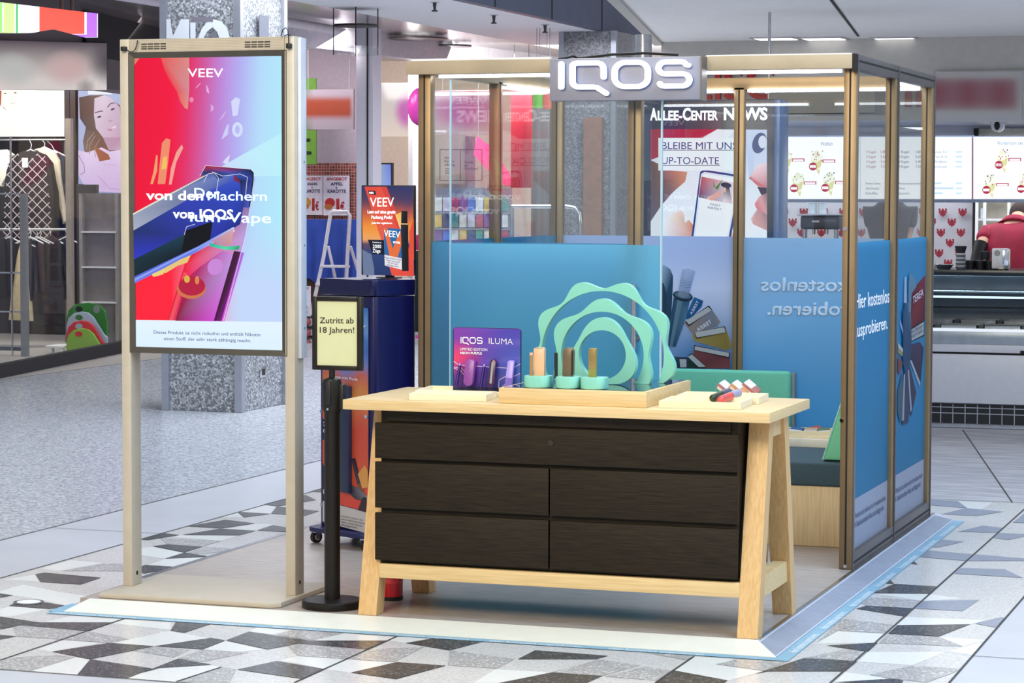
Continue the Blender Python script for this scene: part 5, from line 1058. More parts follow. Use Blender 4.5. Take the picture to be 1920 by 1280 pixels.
# menu screens
def menu(x0, x1, label, draw):
    Y = 8.2; mp = mY(Y-.004); A, B = AY(x0, 256, Y), AY(x1, 373.5, Y)
    t = thing('menu_screen', label, 'menu screen', ((A.x+B.x)/2, Y+.03, B.z-.02), 'lit menu screens over the ice cream bar')
    obj('housing', G().box(A.x+.001, B.x-.001, Y, Y+.06, B.z-.025, A.z+.004), M('menu_frame_blue', '#8f9fbe', .35, metal=.2), t)
    pc = Pic(mp, (0,-1,0), .0004); pc.rect(x0+.6, 256.6, x1-.6, 373, '#f8fbff'); draw(pc, t, mp); pc.build('screen_picture', MATS.get('menu_glow') or printed('menu_glow', 'glow', 1.2), t)
glow_blue = M('lit_blue_text', '#5f86a8', .5, emit=.6, noise=0); glow_red = M('lit_red_text', '#a8284a', .5, emit=.6, noise=0)
def cone(pc, t, mp, cx_, cy_, c1, c2, price, s=1.0):
    pc.poly([(cx_-11*s, cy_-2*s), (cx_+10*s, cy_-4*s), (cx_+4*s, cy_+26*s)], ['#dfe2b0', '#cdd08c', '#d8d4a0']); pc.poly([(cx_+1*s, cy_+14*s), (cx_+7.5*s, cy_+10*s), (cx_+6.5*s, cy_+15*s), (cx_+2*s, cy_+18*s)], '#f2f0e0')
    for dx, dy, r in ((-6,-7,6.5),(5,-8,6.5),(0,-14,6),(-1,-4,6)): pc.ell(cx_+dx*s, cy_+dy*s, r*s, r*s, '#eef0e4' if (dx+dy) % 2 else '#e2e6d4', n=14)
    rnd = random.Random(int(cx_*7+cy_))
    for k in range(11):
        x, y = cx_+rnd.uniform(-10, 10)*s, cy_-rnd.uniform(0, 19)*s; pc.poly([(x, y), (x+2.4*s, y-1.5*s), (x+1.5*s, y+2.2*s)], c1 if k % 2 else c2)
    pc.ell(cx_-7*s, cy_+10*s, 7.6*s, 7.6*s, '#a8304e'); pc.rect(cx_-13*s, cy_+7.5*s, cx_-1*s, cy_+12.5*s, '#f6eef2'); text(price, mp(cx_-12.4*s, cy_+12*s)+Vector((0,-.014,0)), (1,0,0), (0,0,1), glow_red, t, w=.048*s, h=.016*s, name='screen_lettering')
    pc.rect(cx_+11*s, cy_-3*s, cx_+35*s, cy_+3*s, '#b8486a'); pc.rect(cx_+13*s, cy_-1.5*s, cx_+33*s, cy_+2.5*s, '#f4eef4')
def m1(pc, t, mp):
    textpx('Waffeln', 1539, 273, 1562, 273, mp, glow_blue, t, h=7, lift=(0,-.014,0), name='screen_lettering')
    cone(pc, t, mp, 1474, 300, '#8a6a50', '#c8b090', '7,00€'); cone(pc, t, mp, 1532, 302, '#a8304e', '#8a2440', '6,80€'); cone(pc, t, mp, 1497, 343, '#7a9a50', '#a8b870', '7,00€'); cone(pc, t, mp, 1556, 342, '#2a3050', '#4a5a80', '6,80€')
def m2(pc, t, mp):
    pc.rect(1612.5, 257, 1613.5, 373, '#a8b8d0')
    for i, s in enumerate(('1 Kugel', '2 Kugeln', '3 Kugeln', '4 Kugeln')):
        textpx(s, 1625, 287+i*9.2, 1643, 287+i*9.2, mp, glow_red, t, h=5, lift=(0,-.014,0), name='screen_lettering')
        textpx(('1,80€', '3,60€', '5,40€', '7,20€')[i], 1652, 287+i*9.2, 1666, 287+i*9.2, mp, glow_red, t, h=5, lift=(0,-.014,0), name='screen_lettering')
        textpx(s, 1686, 287+i*9.2, 1705, 287+i*9.2, mp, glow_navy, t, h=5, lift=(0,-.014,0), name='screen_lettering'); textpx(('1,80€', '3,60€', '5,40€', '7,20€')[i], 1717, 287+i*9.2, 1731, 287+i*9.2, mp, glow_navy, t, h=5, lift=(0,-.014,0), name='screen_lettering')
        textpx(('Schoko 0,2l', 'Tee 0,3l', 'Waffeln', 'Schokolade')[i], 1751, 287+i*9.2, 1776, 287+i*9.2, mp, glow_blue, t, h=4.6, lift=(0,-.014,0), name='screen_lettering'); pc.rect(1792, 283+i*9.2, 1804, 286.5+i*9.2, '#c4dcea')
    for i, s in enumerate(('Portion Sahne', 'Soße (Streusel)', 'Eiskaffee')): textpx(s, 1624, 346+i*9.2, 1652-i*3, 346+i*9.2, mp, glow_navy, t, h=4.6, lift=(0,-.014,0), name='screen_lettering'); textpx(('Amarenakirschen', 'Sahne', 'Smarties')[i], 1685, 346+i*9.2, (1728, 1697, 1706)[i], 346+i*9.2, mp, glow_navy, t, h=4.6, lift=(0,-.014,0), name='screen_lettering'); pc.rect(1752, 342+i*9.2, (1765, 1788, 1768)[i], 345.5+i*9.2, '#b9d4e6'); pc.rect(1792, 342+i*9.2, 1804, 345.5+i*9.2, '#c4dcea')
    pc.rect(1822, 257, 1823.2, 373, '#a8304e')
def m3(pc, t, mp):
    textpx('Wundertüten', 1870, 271.5, 1906, 271.5, mp, glow_blue, t, h=7, lift=(0,-.014,0), name='screen_lettering'); textpx('in', 1910, 271.5, 1918, 271.5, mp, glow_blue, t, h=7, lift=(0,-.014,0), name='screen_lettering')
    cone(pc, t, mp, 1880, 299, '#5a2a6a', '#a8304e', '6,80€'); cone(pc, t, mp, 1857, 346, '#2a3a4a', '#4a6a70', '5,50€'); cone(pc, t, mp, 1922, 344, '#7a9a50', '#c88aa8', '6,80€')
menu(1400, 1606, 'lit menu screen with four waffle cones left of the corner post', m1); menu(1607, 1823.6, 'lit menu screen with price columns seen behind the right booth wall', m2); menu(1824.4, 1990, 'lit menu screen at the right edge showing cones below a long heading', m3)
obj_ = G(); A = AY(1871, 236, 7.9)
dc = thing('dome_camera', 'small white dome camera under the bar ceiling above the menus', 'camera', (A.x, 7.9, 2.2)); obj('ring', G().cyl((A.x, 7.86, A.z), (A.x, 7.95, A.z), .045, n=24), white_m, dc); obj('lens', G().ball((A.x, 7.855, A.z), .026, (.8, .5, 1.25)), black_p, dc)
obj('arm', G().box(A.x-.01, A.x+.01, 7.9, 7.96, A.z, 2.2205), white_m, dc)
# coffee machine and glass jars on a rear counter
zc = AY(1530, 452, 8.9).z; rcn = thing('rear_counter', 'dark rear work counter under the coffee machine', 'counter', (-2.05, 9.2, 0)); obj('body', G().box(-2.6, -1.55, 8.75, 9.6, .003, zc-.03), M('rear_counter_grey', '#3a3e44', .5), rcn); obj('worktop', G().box(-2.62, -1.53, 8.72, 9.62, zc-.03, zc), bar_dark, rcn)
A, B = AY(1500, 404, 8.95), AY(1573, 430, 8.95)
cm = thing('coffee_machine', 'dark coffee machine on the rear counter below the waffle menu', 'coffee machine', ((A.x+B.x)/2, 9.1, zc))
obj('body', G().box(A.x, B.x, 8.95, 9.35, B.z, A.z, .02), M('machine_slate', '#3c4250', .3, metal=.4), cm); obj('tray_rim', G().box(A.x-.02, B.x+.01, 8.93, 9.37, A.z, A.z+.012, .003), steel, cm); obj('badge', G().box((A.x+B.x)/2-.06, (A.x+B.x)/2-.0, 8.944, 8.95, (A.z+B.z)/2, (A.z+B.z)/2+.016), steel, cm)
for x in (A.x+.03, B.x-.03): obj('leg', G().cyl((x, 9.0, zc+.001), (x, 9.0, B.z), .02, n=12), steel, cm)
for x in ((A.x*2+B.x)/3, (A.x+B.x*2)/3): obj('spout', G().cyl((x, 8.99, B.z-.04), (x, 8.99, B.z+.01), .014, n=10), steel, cm)
for px, lb in ((1523, 'left clear glass jar with pale lid on the coffee machine'), (1542, 'right clear glass jar with pale lid on the coffee machine')):
    c = AY(px, 401, 9.1); t = thing('glass_jar', lb, 'jar', (c.x, 9.1, A.z+.012), 'jars on the coffee machine'); g = G(); g.lathe([(.032,.0005),(.036,.01),(.032,.045),(.036,.06),(.034,.09)], (c.x, 9.1, A.z+.012), 20); obj('glass', g, M('jar_glass', '#b9c4cc', .1, noise=.1), t); obj('lid', G().lathe([(.04,.09),(.04,.105),(0,.105)], (c.x, 9.1, A.z+.012), 20), white_m, t)
# fascia lettering and the red shop sign
mp = mY(7.585)
fl = thing('fascia_letters', 'red capital letters on the grey wall seen through the booth top', 'sign', (mp(1380,187).x, 7.59, mp(1380,187).z), )
text('EISC', mp(1300, 187), (1,0,0), (0,0,1), ink_red, fl, w=mp(1452,187).x-mp(1300,187).x, h=.24, bold=.02, depth=.02)
for x in (1697, 1718): obj('letter_stroke', G().box(mp(x,200).x, mp(x+12,200).x, 7.57, 7.59, mp(x,201).z, mp(x,152).z), M('letter_stroke_red', '#9a3a3e', .5), fl)
A, B = mp(1755, 134), mp(1916, 228)
rs = thing('red_shop_sign', 'wide grey sign panel with soft dark red lettering at the right edge', 'sign', ((A.x+B.x)/2, 7.57, B.z))
obj('panel', G().box(A.x, B.x+.2, 7.56, 7.598, B.z, A.z), M('soft_sign_grey', '#bcb8b8', .6), rs)
def soft_red(s, t):
    a = max(0, 1-((t-.45)/.36)**4)*max(0, min(1, (1.0-s)*9))*(.93+.07*math.cos(17*s)); return mix(mix(lin('#c2bdb8'), lin('#b4b8c0'), max(0, t-.7)*3), lin('#94384c'), a*.85)
pc = Pic(mY(7.556), (0,-1,0)); pc.grid(1755, 134, 1916, 228, 30, 20, soft_red); pc.build('soft_lettering', INK, rs)

# ------------------------------------------------------------------ people behind the bar, one in place of a reflection
def skin(name, P, E_, mat, parent, sub=2):
    """one continuous body grown from joints: P = list of (x, y, z, rx, ry)"""
    me = bpy.data.meshes.new(name); me.from_pydata([p[:3] for p in P], E_, [])
    t = bpy.data.objects.new(name+'_rig', me); COL.objects.link(t); sk = t.modifiers.new('s', 'SKIN'); sk.use_smooth_shade = True
    for v, p in zip(me.skin_vertices[0].data, P): v.radius = (p[3], p[4] if len(p) > 4 else p[3])
    me.skin_vertices[0].data[0].use_root = True
    sb_ = t.modifiers.new('u', 'SUBSURF'); sb_.levels = sub; sb_.render_levels = sub
    bpy.context.view_layer.update()
    m2 = bpy.data.meshes.new_from_object(t.evaluated_get(bpy.context.evaluated_depsgraph_get()))
    bpy.data.objects.remove(t); bpy.data.meshes.remove(me)
    b = base_of(parent)
    for v in m2.vertices: v.co -= b
    m2.name = name; m2.materials.clear(); return link(name, m2, mat, parent, 60)
skin_m = M('skin_tone', '#d9a48a', .55, noise=.05)
def hand(P, E_, i, pos, d):
    """palm and five fingers grown from joint i"""
    d = Vector(d).normalized(); s = d.cross(Vector((0,-1,0))).normalized(); n0 = len(P); pos = Vector(pos)
    pm = pos+d*.05; P.append((*pm, .024, .014)); E_.append((i, n0))
    for k in range(4):
        b0 = pm+d*.04+s*(.026-.0175*k); L = (.055,.065,.06,.045)[k]; j = len(P)
        P.append((*b0, .010, .010)); P.append((*(b0+d*L*.5+Vector((0,-.006,0))), .0085)); P.append((*(b0+d*L*.9+Vector((0,-.02,0))), .007)); E_ += [(n0, j), (j, j+1), (j+1, j+2)]
    j = len(P); b0 = pos+d*.03+s*.03; P.append((*b0, .010)); P.append((*(b0+d*.035+s*.018), .009)); E_ += [(n0, j), (j, j+1)]
def person(name, label, base, H_, lean, shirt_m, trouser_m, hair_m, arm_l, arm_r, head_dir, sleeve_l=None, slim=1.0):
    x, y, z0 = base; t = thing(name, label, 'person', base); k = H_/1.75
    ld = Vector(lean)
    def at(up, side=0, f=0): return Vector((x+side*k*slim, y, z0+up*k))+ld*f
    pel, wai, che, nec = at(.92), at(1.10, 0, .25), at(1.33, 0, .75), at(1.47, 0, 1.05)
    hdv = Vector(head_dir).normalized(); hb = nec+hdv*.07*k; hc = nec+hdv*.17*k; ht = nec+hdv*.25*k
    P, E_ = [], []
    def add(p, r, r2=None, par=None):
        P.append((*p, r*k*slim, (r2 or r)*k*slim))
        if par is not None: E_.append((par, len(P)-1))
        return len(P)-1
    a = add(pel, .145, .105); b = add(wai, .13, .095, a); c = add(che, .135, .082, b); n = add(nec, .055, .055, c); h0 = add(hb, .062, .066, n); h1 = add(hc, .078, .092, h0); h2 = add(ht, .062, .072, h1)
    chin = hc+Vector((0,-.055,-.06))*k if hdv.y < .3 else None
    for s in (-1, 1):
        hip = add(at(.86, s*.09), .092, .092, a); kn = add(at(.48, s*.10)+Vector((0,-.015,0)), .062, .062, hip); an = add(at(.085, s*.10), .042, .042, kn); add(at(.03, s*.10)+Vector((0,-.15,0))*k, .035, .03, an)
        sh = add(at(1.375, s*.185, .82), .054, .052, c); el_, wr_ = (arm_l if s < 0 else arm_r)
        e = add(Vector(el_), .045, .045, sh); w2 = add(Vector(wr_), .030, .026, e); hand(P, E_, w2, wr_, Vector(wr_)-Vector(el_))
    skin('body', P, E_, skin_m, t)
    P, E_ = [], []
    a = add(at(.88), .18, .14); b = add(wai, .172, .135, a); c = add(che, .20, .155, b); qm = add(at(1.405, 0, .88), .165, .135, c); q0 = add(at(1.46, 0, 1.0), .10, .095, qm); add(at(1.485, 0, 1.05), .075, .07, q0)
    for s in (-1, 1):
        el_, wr_ = (arm_l if s < 0 else arm_r); sh = at(1.38, s*.19, .82); q1 = add(sh, .080, .080, c); add(sh.lerp(Vector(el_), .72), .066, .066, q1)
    skin('shirt', P, E_, shirt_m, t)
    P, E_ = [], []; a = add(at(.93), .152, .115)
    for s in (-1, 1): hip = add(at(.84, s*.095), .105, .105, a); kn = add(at(.48, s*.10)+Vector((0,-.015,0)), .075, .075, hip); add(at(.10, s*.10), .058, .058, kn)
    skin('trousers', P, E_, trouser_m, t)
    for s in (-1, 1):
        c0 = at(.0, s*.10); g = G(); g.box(c0.x-.045*k, c0.x+.045*k, c0.y-.21*k, c0.y+.06*k, z0+.002, z0+.075*k, .02); obj('shoe', g, black_p, t)
    g = G(); g.ball((0,0,0), .1*k, (.86, 1.02, .98), 20)
    for v in list(g.bm.verts):
        if v.co.z < -.01*k and v.co.y < .02*k: v.co.y = max(v.co.y, -.02*k)
    obj('hair', g, hair_m, t, T=Matrix.Translation(hc+(hdv*.028*k+Vector((0,.018*k,0)) if hdv.y < .5 else hdv*-.02*k+Vector((0,-.012*k,.022*k)))))
    if hdv.y < .5:   # the face looks out over the counter
        for s in (-1, 1):
            obj('eye', G().ball(hc+Vector((s*.03*k, -.088*k, .005*k)), .011*k), M('eye_white', '#e8e4e0', .3), t); obj('ear', G().ball(hc+Vector((s*.08*k, 0, -.01*k)), .026*k, (.4, .7, 1.1)), skin_m, t)
        obj('nose', G().ball(hc+Vector((0, -.1*k, -.02*k)), .017*k, (.8, 1, 1.4)), skin_m, t); obj('mouth', G().ball(hc+Vector((0, -.09*k, -.055*k)), .02*k, (1.2, .4, .35)), M('lip_tone', '#b06a60', .5), t)
    if sleeve_l: el_, wr_ = arm_l; v = Vector(wr_)-Vector(el_); g = G(); g.cyl(Vector(el_)-v*.15, Vector(wr_)-v*.05, .052*k, .042*k, 18); obj('arm_cover', g, black_p, t)
    return t
c = AY(1890, 450, 8.45)
person('person', 'person in a dark red shirt bending forward behind the ice cream counter, back turned', (c.x, 8.3, .003), 1.78, (.04, .30, -.02), M('crimson_shirt', '#a01a3c', .8, noise=.12, scale=9), M('dark_trousers', '#23232b', .8), M('dark_brown_hair', '#3b2a22', .8, noise=.2, scale=60), (AY(1838, 462, 8.35), AY(1826, 505, 8.25)), (AY(1945, 470, 8.4), AY(1950, 520, 8.3)), (.06, .95, .12), True)
c = AY(1669, 420, 8.5)
person('person', 'person in a black t-shirt in place of a reflection in the right booth wall', (c.x, 8.5, .003), 1.94, (0, 0, 0), M('black_t_shirt', '#1d1f25', .85, noise=.15, scale=12), M('dark_trousers', '#23232b', .8), M('brown_hair', '#4a382c', .8, noise=.2, scale=60), (AY(1640, 440, 8.48), AY(1646, 490, 8.4)), (AY(1700, 440, 8.48), AY(1692, 490, 8.4)), (0, -.1, 1), slim=.8)  # figure added behind the bar to stand in for a passer-by mirrored in the side glass

# ------------------------------------------------------------------ clothes shop at the left
Fp = lambda Y: -9.46-.184/.983*(Y-8.85)
g = G(); g.hexa([(Fp(6.5)-.04,6.5,.12),(Fp(6.5)-.03,6.5,.12),(Fp(14.6)-.03,14.6,.12),(Fp(14.6)-.04,14.6,.12)], [(Fp(6.5)-.04,6.5,3.1),(Fp(6.5)-.03,6.5,3.1),(Fp(14.6)-.03,14.6,3.1),(Fp(14.6)-.04,14.6,3.1)]); struct('window_1', g, GLASS2)
g = G(); g.hexa([(Fp(6.5)-.08,6.5,.0025),(Fp(6.5),6.5,.0025),(Fp(14.9),14.9,.0025),(Fp(14.9)-.08,14.9,.0025)], [(Fp(6.5)-.08,6.5,.125),(Fp(6.5),6.5,.125),(Fp(14.9),14.9,.125),(Fp(14.9)-.08,14.9,.125)]); struct('baseboard_left', g, black_void)
g = G(); g.hexa([(Fp(6.5)-.3,6.5,2.72),(Fp(6.5),6.5,2.72),(Fp(14.9),14.9,2.72),(Fp(14.9)-.3,14.9,2.72)], [(Fp(6.5)-.3,6.5,3.56),(Fp(6.5),6.5,3.56),(Fp(14.9),14.9,3.56),(Fp(14.9)-.3,14.9,3.56)]); struct('trim_6', g, M('shop_bulkhead', '#4c474c', .6, noise=.05))
g = G(); g.box(-16, -9.4, 6.4, 15.2, .0026, .0035); struct('floor_shop', g, M('shop_floor_pale', '#a9a4a0', .4, noise=.05))
g = G(); g.hexa([(Fp(11.2)+.02,11.2,3.02),(Fp(11.2)+.04,11.2,3.02),(Fp(14.9)+.04,14.9,3.02),(Fp(14.9)+.02,14.9,3.02)], [(Fp(11.2)+.02,11.2,3.45),(Fp(11.2)+.04,11.2,3.45),(Fp(14.9)+.04,14.9,3.45),(Fp(14.9)+.02,14.9,3.45)]); struct('trim_7', g, black_void)
g = G(); g.tube([(-8.6, 6.6, 3.44), (-8.6, 10, 3.44), (-8.6, 14.5, 3.44)], .05, 14); solo('ceiling_pipe', g, M('pale_pipe', '#c9c2cc', .4), 'pale round pipe running under the ceiling above the clothes shop', 'pipe', (-8.6, 10, 3.44))
# soft edged shop sign
mp = mX(-9.30)
def facp(x, y, off=.06):
    d = ray(x, y); nrm = Vector((.983, .184, 0)); p0 = Vector((-9.46, 8.85, 0))+nrm*off; tt = (p0-CAM).dot(nrm)/d.dot(nrm); return CAM+d*tt
A, B = facp(-60, 80), facp(200, 168)
ss = thing('shop_sign', 'wide pale shop sign with soft blurred lettering above the clothes shop window', 'sign', (facp(70, 168).x, facp(70, 168).y, facp(70, 168).z))
q = [facp(-60, 74), facp(201, 81), facp(201, 170), facp(-60, 168)]; nrm = Vector((.983, .184, 0)); obj('panel', G().hexa([p-nrm*.05 for p in q], [p-nrm*.004 for p in q]), M('sign_panel_mauve', '#6a6068', .6), ss)
def soft1(s, t):
    c = mix(lin('#5b4f5a'), lin('#e4dcda'), min(1, t*1.25)); c = mix(c, lin('#c8cac8'), max(0, 1-((s-.32)/.2)**2-((t-.6)/.4)**2)); c = mix(c, lin('#d6b6b6'), max(0, 1-((s-.72)/.2)**2-((t-.55)/.42)**2)); c = mix(c, lin('#57505a'), max(0, 1-((s-1.02)/.16)**2-((t-.4)/.55)**2)); return mix(c, lin('#8d8288'), .8*max(0, 1-((s-.85)/.07)**2-((t-.95)/.22)**2))
pc = Pic(facp, nrm); pc.grid(0,0,0,0, 26, 18, soft1, quad=((-60,74),(200,81),(200,169),(-60,168))); pc.build('soft_lettering', printed('sign_glow', 'glow', .8), ss)
# coloured swing sign
fa2 = lambda x, y: facp(x, y, .75)
an = thing('awning_sign', 'lit sign in green, white, red and violet panels hanging above the shop', 'sign', tuple(fa2(90, 60)))
def strip(x0, x1, col, name):
    f = lambda x: 4+x*.1165; b = lambda x: 62+1*math.sin(0)-((x-70)/70)**2*0 + (0 if x < 75 else 0)
    bot = lambda x: (60 if x < 8 else 62 if x < 60 else 62-8*math.sin(min(1,(x-60)/62)*math.pi/2) if x < 122 else 54+(x-122)*.265)
    n = max(1, int((x1-x0)/9)); g = G(); xs = [x0+(x1-x0)*i/n for i in range(n+1)]
    pts = [fa2(x, f(x)) for x in xs]+[fa2(x, bot(x)) for x in xs[::-1]]; g.prism(pts, -nrm*.12); return obj(name, g, col, an)
for x0, x1, c, nm in ((-60,4,'#8fe06a','green_panel'), (6.5,27,'#c6dc8c','lime_panel'), (30,33.5,'#22b858','green_stripe'), (34,74,'#f6f6f8','white_panel'), (74,158.5,'#e8503c','red_panel'), (162.5,182,'#b86af0','violet_panel')): strip(x0, x1, M('sign_'+nm, c, .4, emit=.8, noise=0), nm)
for x0, x1 in ((4,6.5), (27,30), (158.5,162.5), (182,183.5)): strip(x0, x1, M('sign_divider', '#f4f2fa', .4, emit=.9, noise=0), 'divider')
for x, y0, y1 in ((147, -20, 24), (128, -20, 20)): obj('hanger_rod', G().cyl(fa2(x, y0)-nrm*.06, fa2(x, y1)-nrm*.06, .018, n=10), bronze_dark, an)
# lit fashion panels
Yp = 14.6; mp = mY(Yp-.01); A, B = AY(-40, 168, Yp), AY(121, 256, Yp)
wp = thing('fashion_light_panel', 'bright white light panel with a faint face above the clothes rail', 'light panel', ((A.x+B.x)/2, Yp, B.z))
obj('box', G().box(A.x, B.x, Yp, Yp+.1, B.z, A.z), white_m, wp)
pc = Pic(mp, (0,-1,0), .0008); pc.grid(-40,168,120,255, 8, 6, lambda s, t: mix(lin('#fffdf8'), lin('#f6ece2'), t*(1-s))); pc.poly([(-30,165),(0,168),(3,195),(14,207),(28,200),(36,185),(36,170),(45,165)], '#fbf4ea'); pc.poly([(-8,168),(3,170),(2,195),(-4,212),(-20,212)], '#b8583c'); pc.poly([(3,196),(8,204),(20,209),(12,206)], '#a89888'); pc.ell(10, 175, 2.6, 1.2, '#9a6a4c'); pc.ell(29, 174, 2.4, 1.2, '#9a6a4c'); pc.line([(20,194),(29,193)], .9, '#c8b0a0'); pc.rect(68,168,108,200, '#f4f2f0'); pc.build('panel_print', printed('panel_glow', 'glow', 1.3), wp)
Yw = 13.4; mp = mY(Yw-.01); A, B = AY(146, 146, Yw), AY(262, 364, Yw)
wl2 = thing('portrait_light_box', 'lit poster of a smiling woman in a pink sweater behind the shop glass', 'light box', ((A.x+B.x)/2, Yw, B.z))
obj('box', G().box(A.x, B.x, Yw, Yw+.12, B.z, A.z), M('lightbox_frame', '#55474a', .5), wl2)
pc = Pic(mp, (0,-1,0), .0007); zz = lambda *p: [(x/5.333, 160+y/5.333) for x, y in p]
pc.grid(0,0,0,0, 4, 6, plain(['#c4c8ec', '#b4bce0', '#9aa2cc']), quad=((147,148),(258,148),(258,362),(147,362)))
pc.poly(zz((790,120),(900,100),(1060,95),(1200,200),(1260,420),(1200,640),(1080,690),(930,760),(850,690),(830,560),(860,420),(800,330)), ['#6a5550','#6a5550','#8a7064','#7a6258','#6a5550','#7a6258','#8a5a48','#a8624a','#8a6a5c','#7a6258','#6a5550','#5a4a4a'])
pc.poly(zz((945,130),(1050,95),(1120,130),(1200,220),(1215,520),(1100,545),(1030,520),(960,430),(940,300)), ['#e8d0e2','#ecd8ea','#e4cce0','#d8b8d0','#d0a8c4','#dcb8cc','#e0c0d4','#e4c8dc','#e8d0e4']); pc.poly(zz((1030,520),(1210,520),(1210,650),(1090,650)), ['#c8a0b8','#c898b0','#d4b0c8','#c8a0b8'])
pc.line(zz((950,275),(1015,255),(1030,262)), 1.6, '#4a3a44'); pc.line(zz((1075,220),(1110,180),(1150,175)), 1.6, '#4a3a44'); pc.ell(*zz((995,315))[0], 4, 1.8, '#5a4a58', rot=-.3); pc.ell(*zz((1130,238))[0], 4, 1.8, '#5a4a58', rot=-.4); pc.line(zz((1085,345),(1100,365),(1128,345)), 1.0, '#b07a90'); pc.poly(zz((1070,440),(1120,425),(1175,378),(1165,420),(1110,455)), ['#c87a98','#f8f0f8','#c87a98','#f4e8f4','#b86a88'])
pc.poly(zz((785,650),(880,670),(1020,620),(1100,660),(1260,640),(1260,1075),(970,1060),(830,980),(790,900)), ['#e4c8ec','#ecd4f4','#f0dcf6','#ead0f0','#f0dcf6','#d8b8e0','#e0c4ea','#d8bce4','#dcc4ea']); pc.line(zz((790,700),(845,800),(850,870),(800,895)), 1.2, '#9a7aa8'); pc.line(zz((980,900),(1100,1030),(1200,1040)), 1.4, '#c8a0d0'); pc.line(zz((1040,790),(1180,800)), 1.2, '#d4b0dc')
for k in ((870,640,950,470),(900,690,960,500),(960,720,1000,540)): pc.line(zz((k[0],k[1]),((k[0]+k[2])/2-30,(k[1]+k[3])/2),(k[2],k[3])), 1.4, '#b09080')
pc.poly(zz((940,600),(1090,690),(1110,740),(1000,760)), '#a8623f'); pc.rect(166,149,211,177, '#fafaff'); pc.build('poster_print', printed('poster_glow', 'glow', 1.05), wl2)
# brown posts and aluminium uprights
for px0, px1, y0, Y, mt, lb in ((121, 130, 165, 14.25, M('brown_post', '#2e2220', .5), 'dark brown upright post right of the white light panel'), (131, 141, 165, 14.1, M('brown_post', '#2e2220', .5), 'dark brown upright post beside the portrait poster'), (122, 132, 222, 12.5, M('pale_upright', '#b9a89a', .4, metal=.3), 'pale metal upright in front of the brown posts'), (36.5, 47, 363, 11.6, M('alu_upright', '#8d9098', .35, metal=.5), 'grey aluminium post of the shop gate at the left'), (143.5, 150.5, 345, 12.8, M('dark_upright', '#4a4648', .4), 'dark upright frame left of the glass shelf unit')):
    a, b = AY(px0, y0, Y), AY(px1, y0, Y); g = G(); g.box(a.x, b.x, Y, Y+.06, .0036, a.z); solo('upright', g, mt, lb, 'post', ((a.x+b.x)/2, Y, .0036))
# gate rails
gt = thing('shop_gate', 'low glass gate panel with thin steel rails at the left edge', 'gate', (AY(10,600,11.7).x, 11.7, .0036))
a, b = AY(-40, 363, 11.7), AY(37, 363, 11.7)
for y in (363, 511, 584, 648): z = AY(10, y, 11.7).z; obj('rail', G().box(a.x, b.x, 11.69, 11.71, z-.008, z+.008), steel, gt)
x = AY(21, 400, 11.7).x; obj('rod', G().box(x-.006, x+.006, 11.69, 11.71, .0036, AY(21, 256, 11.7).z), steel, gt); z = AY(10, 650, 11.7).z; obj('lower_panel', G().box(a.x, b.x, 11.7, 11.708, .05, z), M('gate_panel', '#565b68', .4), gt)
# frosted shelf unit
Y = 12.75; a, b = AY(150, 362, Y), AY(262, 640, Y)
su = thing('shelf_unit', 'grey backed shelf unit with three thin white shelves beside the baskets', 'shelf', ((a.x+b.x)/2, Y, .0036))
obj('back_panel', G().box(a.x, b.x, Y+.04, Y+.06, .05, a.z), M('shelf_back_taupe', '#857c7e', .6, noise=.05), su)
for px in (152, 219): x = AY(px, 400, Y).x; obj('frame_upright', G().box(x-.02, x+.02, Y-.01, Y+.05, .0036, a.z), M('shelf_frame', '#b0a6a2', .35, metal=.4), su)
for y in (435, 501, 567): z = AY(190, y, Y).z; obj('shelf_board', G().box(a.x+.02, AY(218,400,Y).x, Y-.02, Y+.05, z-.008, z+.008), white_m, su)
a_, b_ = AY(146, 346, 12.7), AY(182, 362, 12.7); obj('top_bracket', G().box(a_.x, b_.x, 12.68, 12.74, b_.z, a_.z), M('dark_upright', '#4a4648'), su)
# clothes rails with hangers and garments
def rail(y, x0, x1, Y, label):
    a, b = AY(x0, y, Y), AY(x1, y, Y); g = G(); g.cyl((a.x, Y, a.z), (b.x, Y, b.z), .013, n=12)
    t = thing('clothes_rail', label, 'rail', ((a.x+b.x)/2, Y, a.z)); obj('bar', g, steel, t)
    for x in (a.x+.02, b.x-.02): obj('support', G().cyl((x, Y+.02, .0036), (x, Y+.02, a.z), .012, n=10), M('rail_support', '#5d5a5c', .4, metal=.4), t)
rail(262, -40, 123, 13.8, 'upper steel clothes rail with sweaters on hangers'); rail(430, -40, 128, 12.9, 'lower steel clothes rail with dark garments')
def garment(name, label, pts, Y, th, mt, group, hang=None, extra=None, soft=.03):
    mp = mY(Y); zs = [mp(*p) for p in pts]; lo = min(p.z for p in zs); cx_ = sum(p.x for p in zs)/len(zs)
    t = thing(name, label, 'garment', (cx_, Y, lo), group)
    g = G(); g.prism(zs, (0, th, 0), min(soft, th*.35)); obj('cloth', g, mt, t)
    if hang:
        a = mp(*hang[0]); b = mp(*hang[1]); gg = G(); m_ = (a+b)/2; gg.tube([b+Vector((-.16,th/2,-.07)), b+Vector((0,th/2,0)), b+Vector((.16,th/2,-.07))], .008, 8); gg.tube([b+Vector((0,th/2,0)), m_+Vector((.02,th/2,0)), a+Vector((0,th/2,0))], .004, 6); obj('hanger', gg, M('white_hanger', '#d9dade', .4), t)
    if extra: extra(t, mp)
    return t
knit = M('black_knit', '#1e1b1c', .9, noise=.3, scale=60, bump=.3); GU = 'garments on the upper rail'; GL = 'garments on the lower rail'
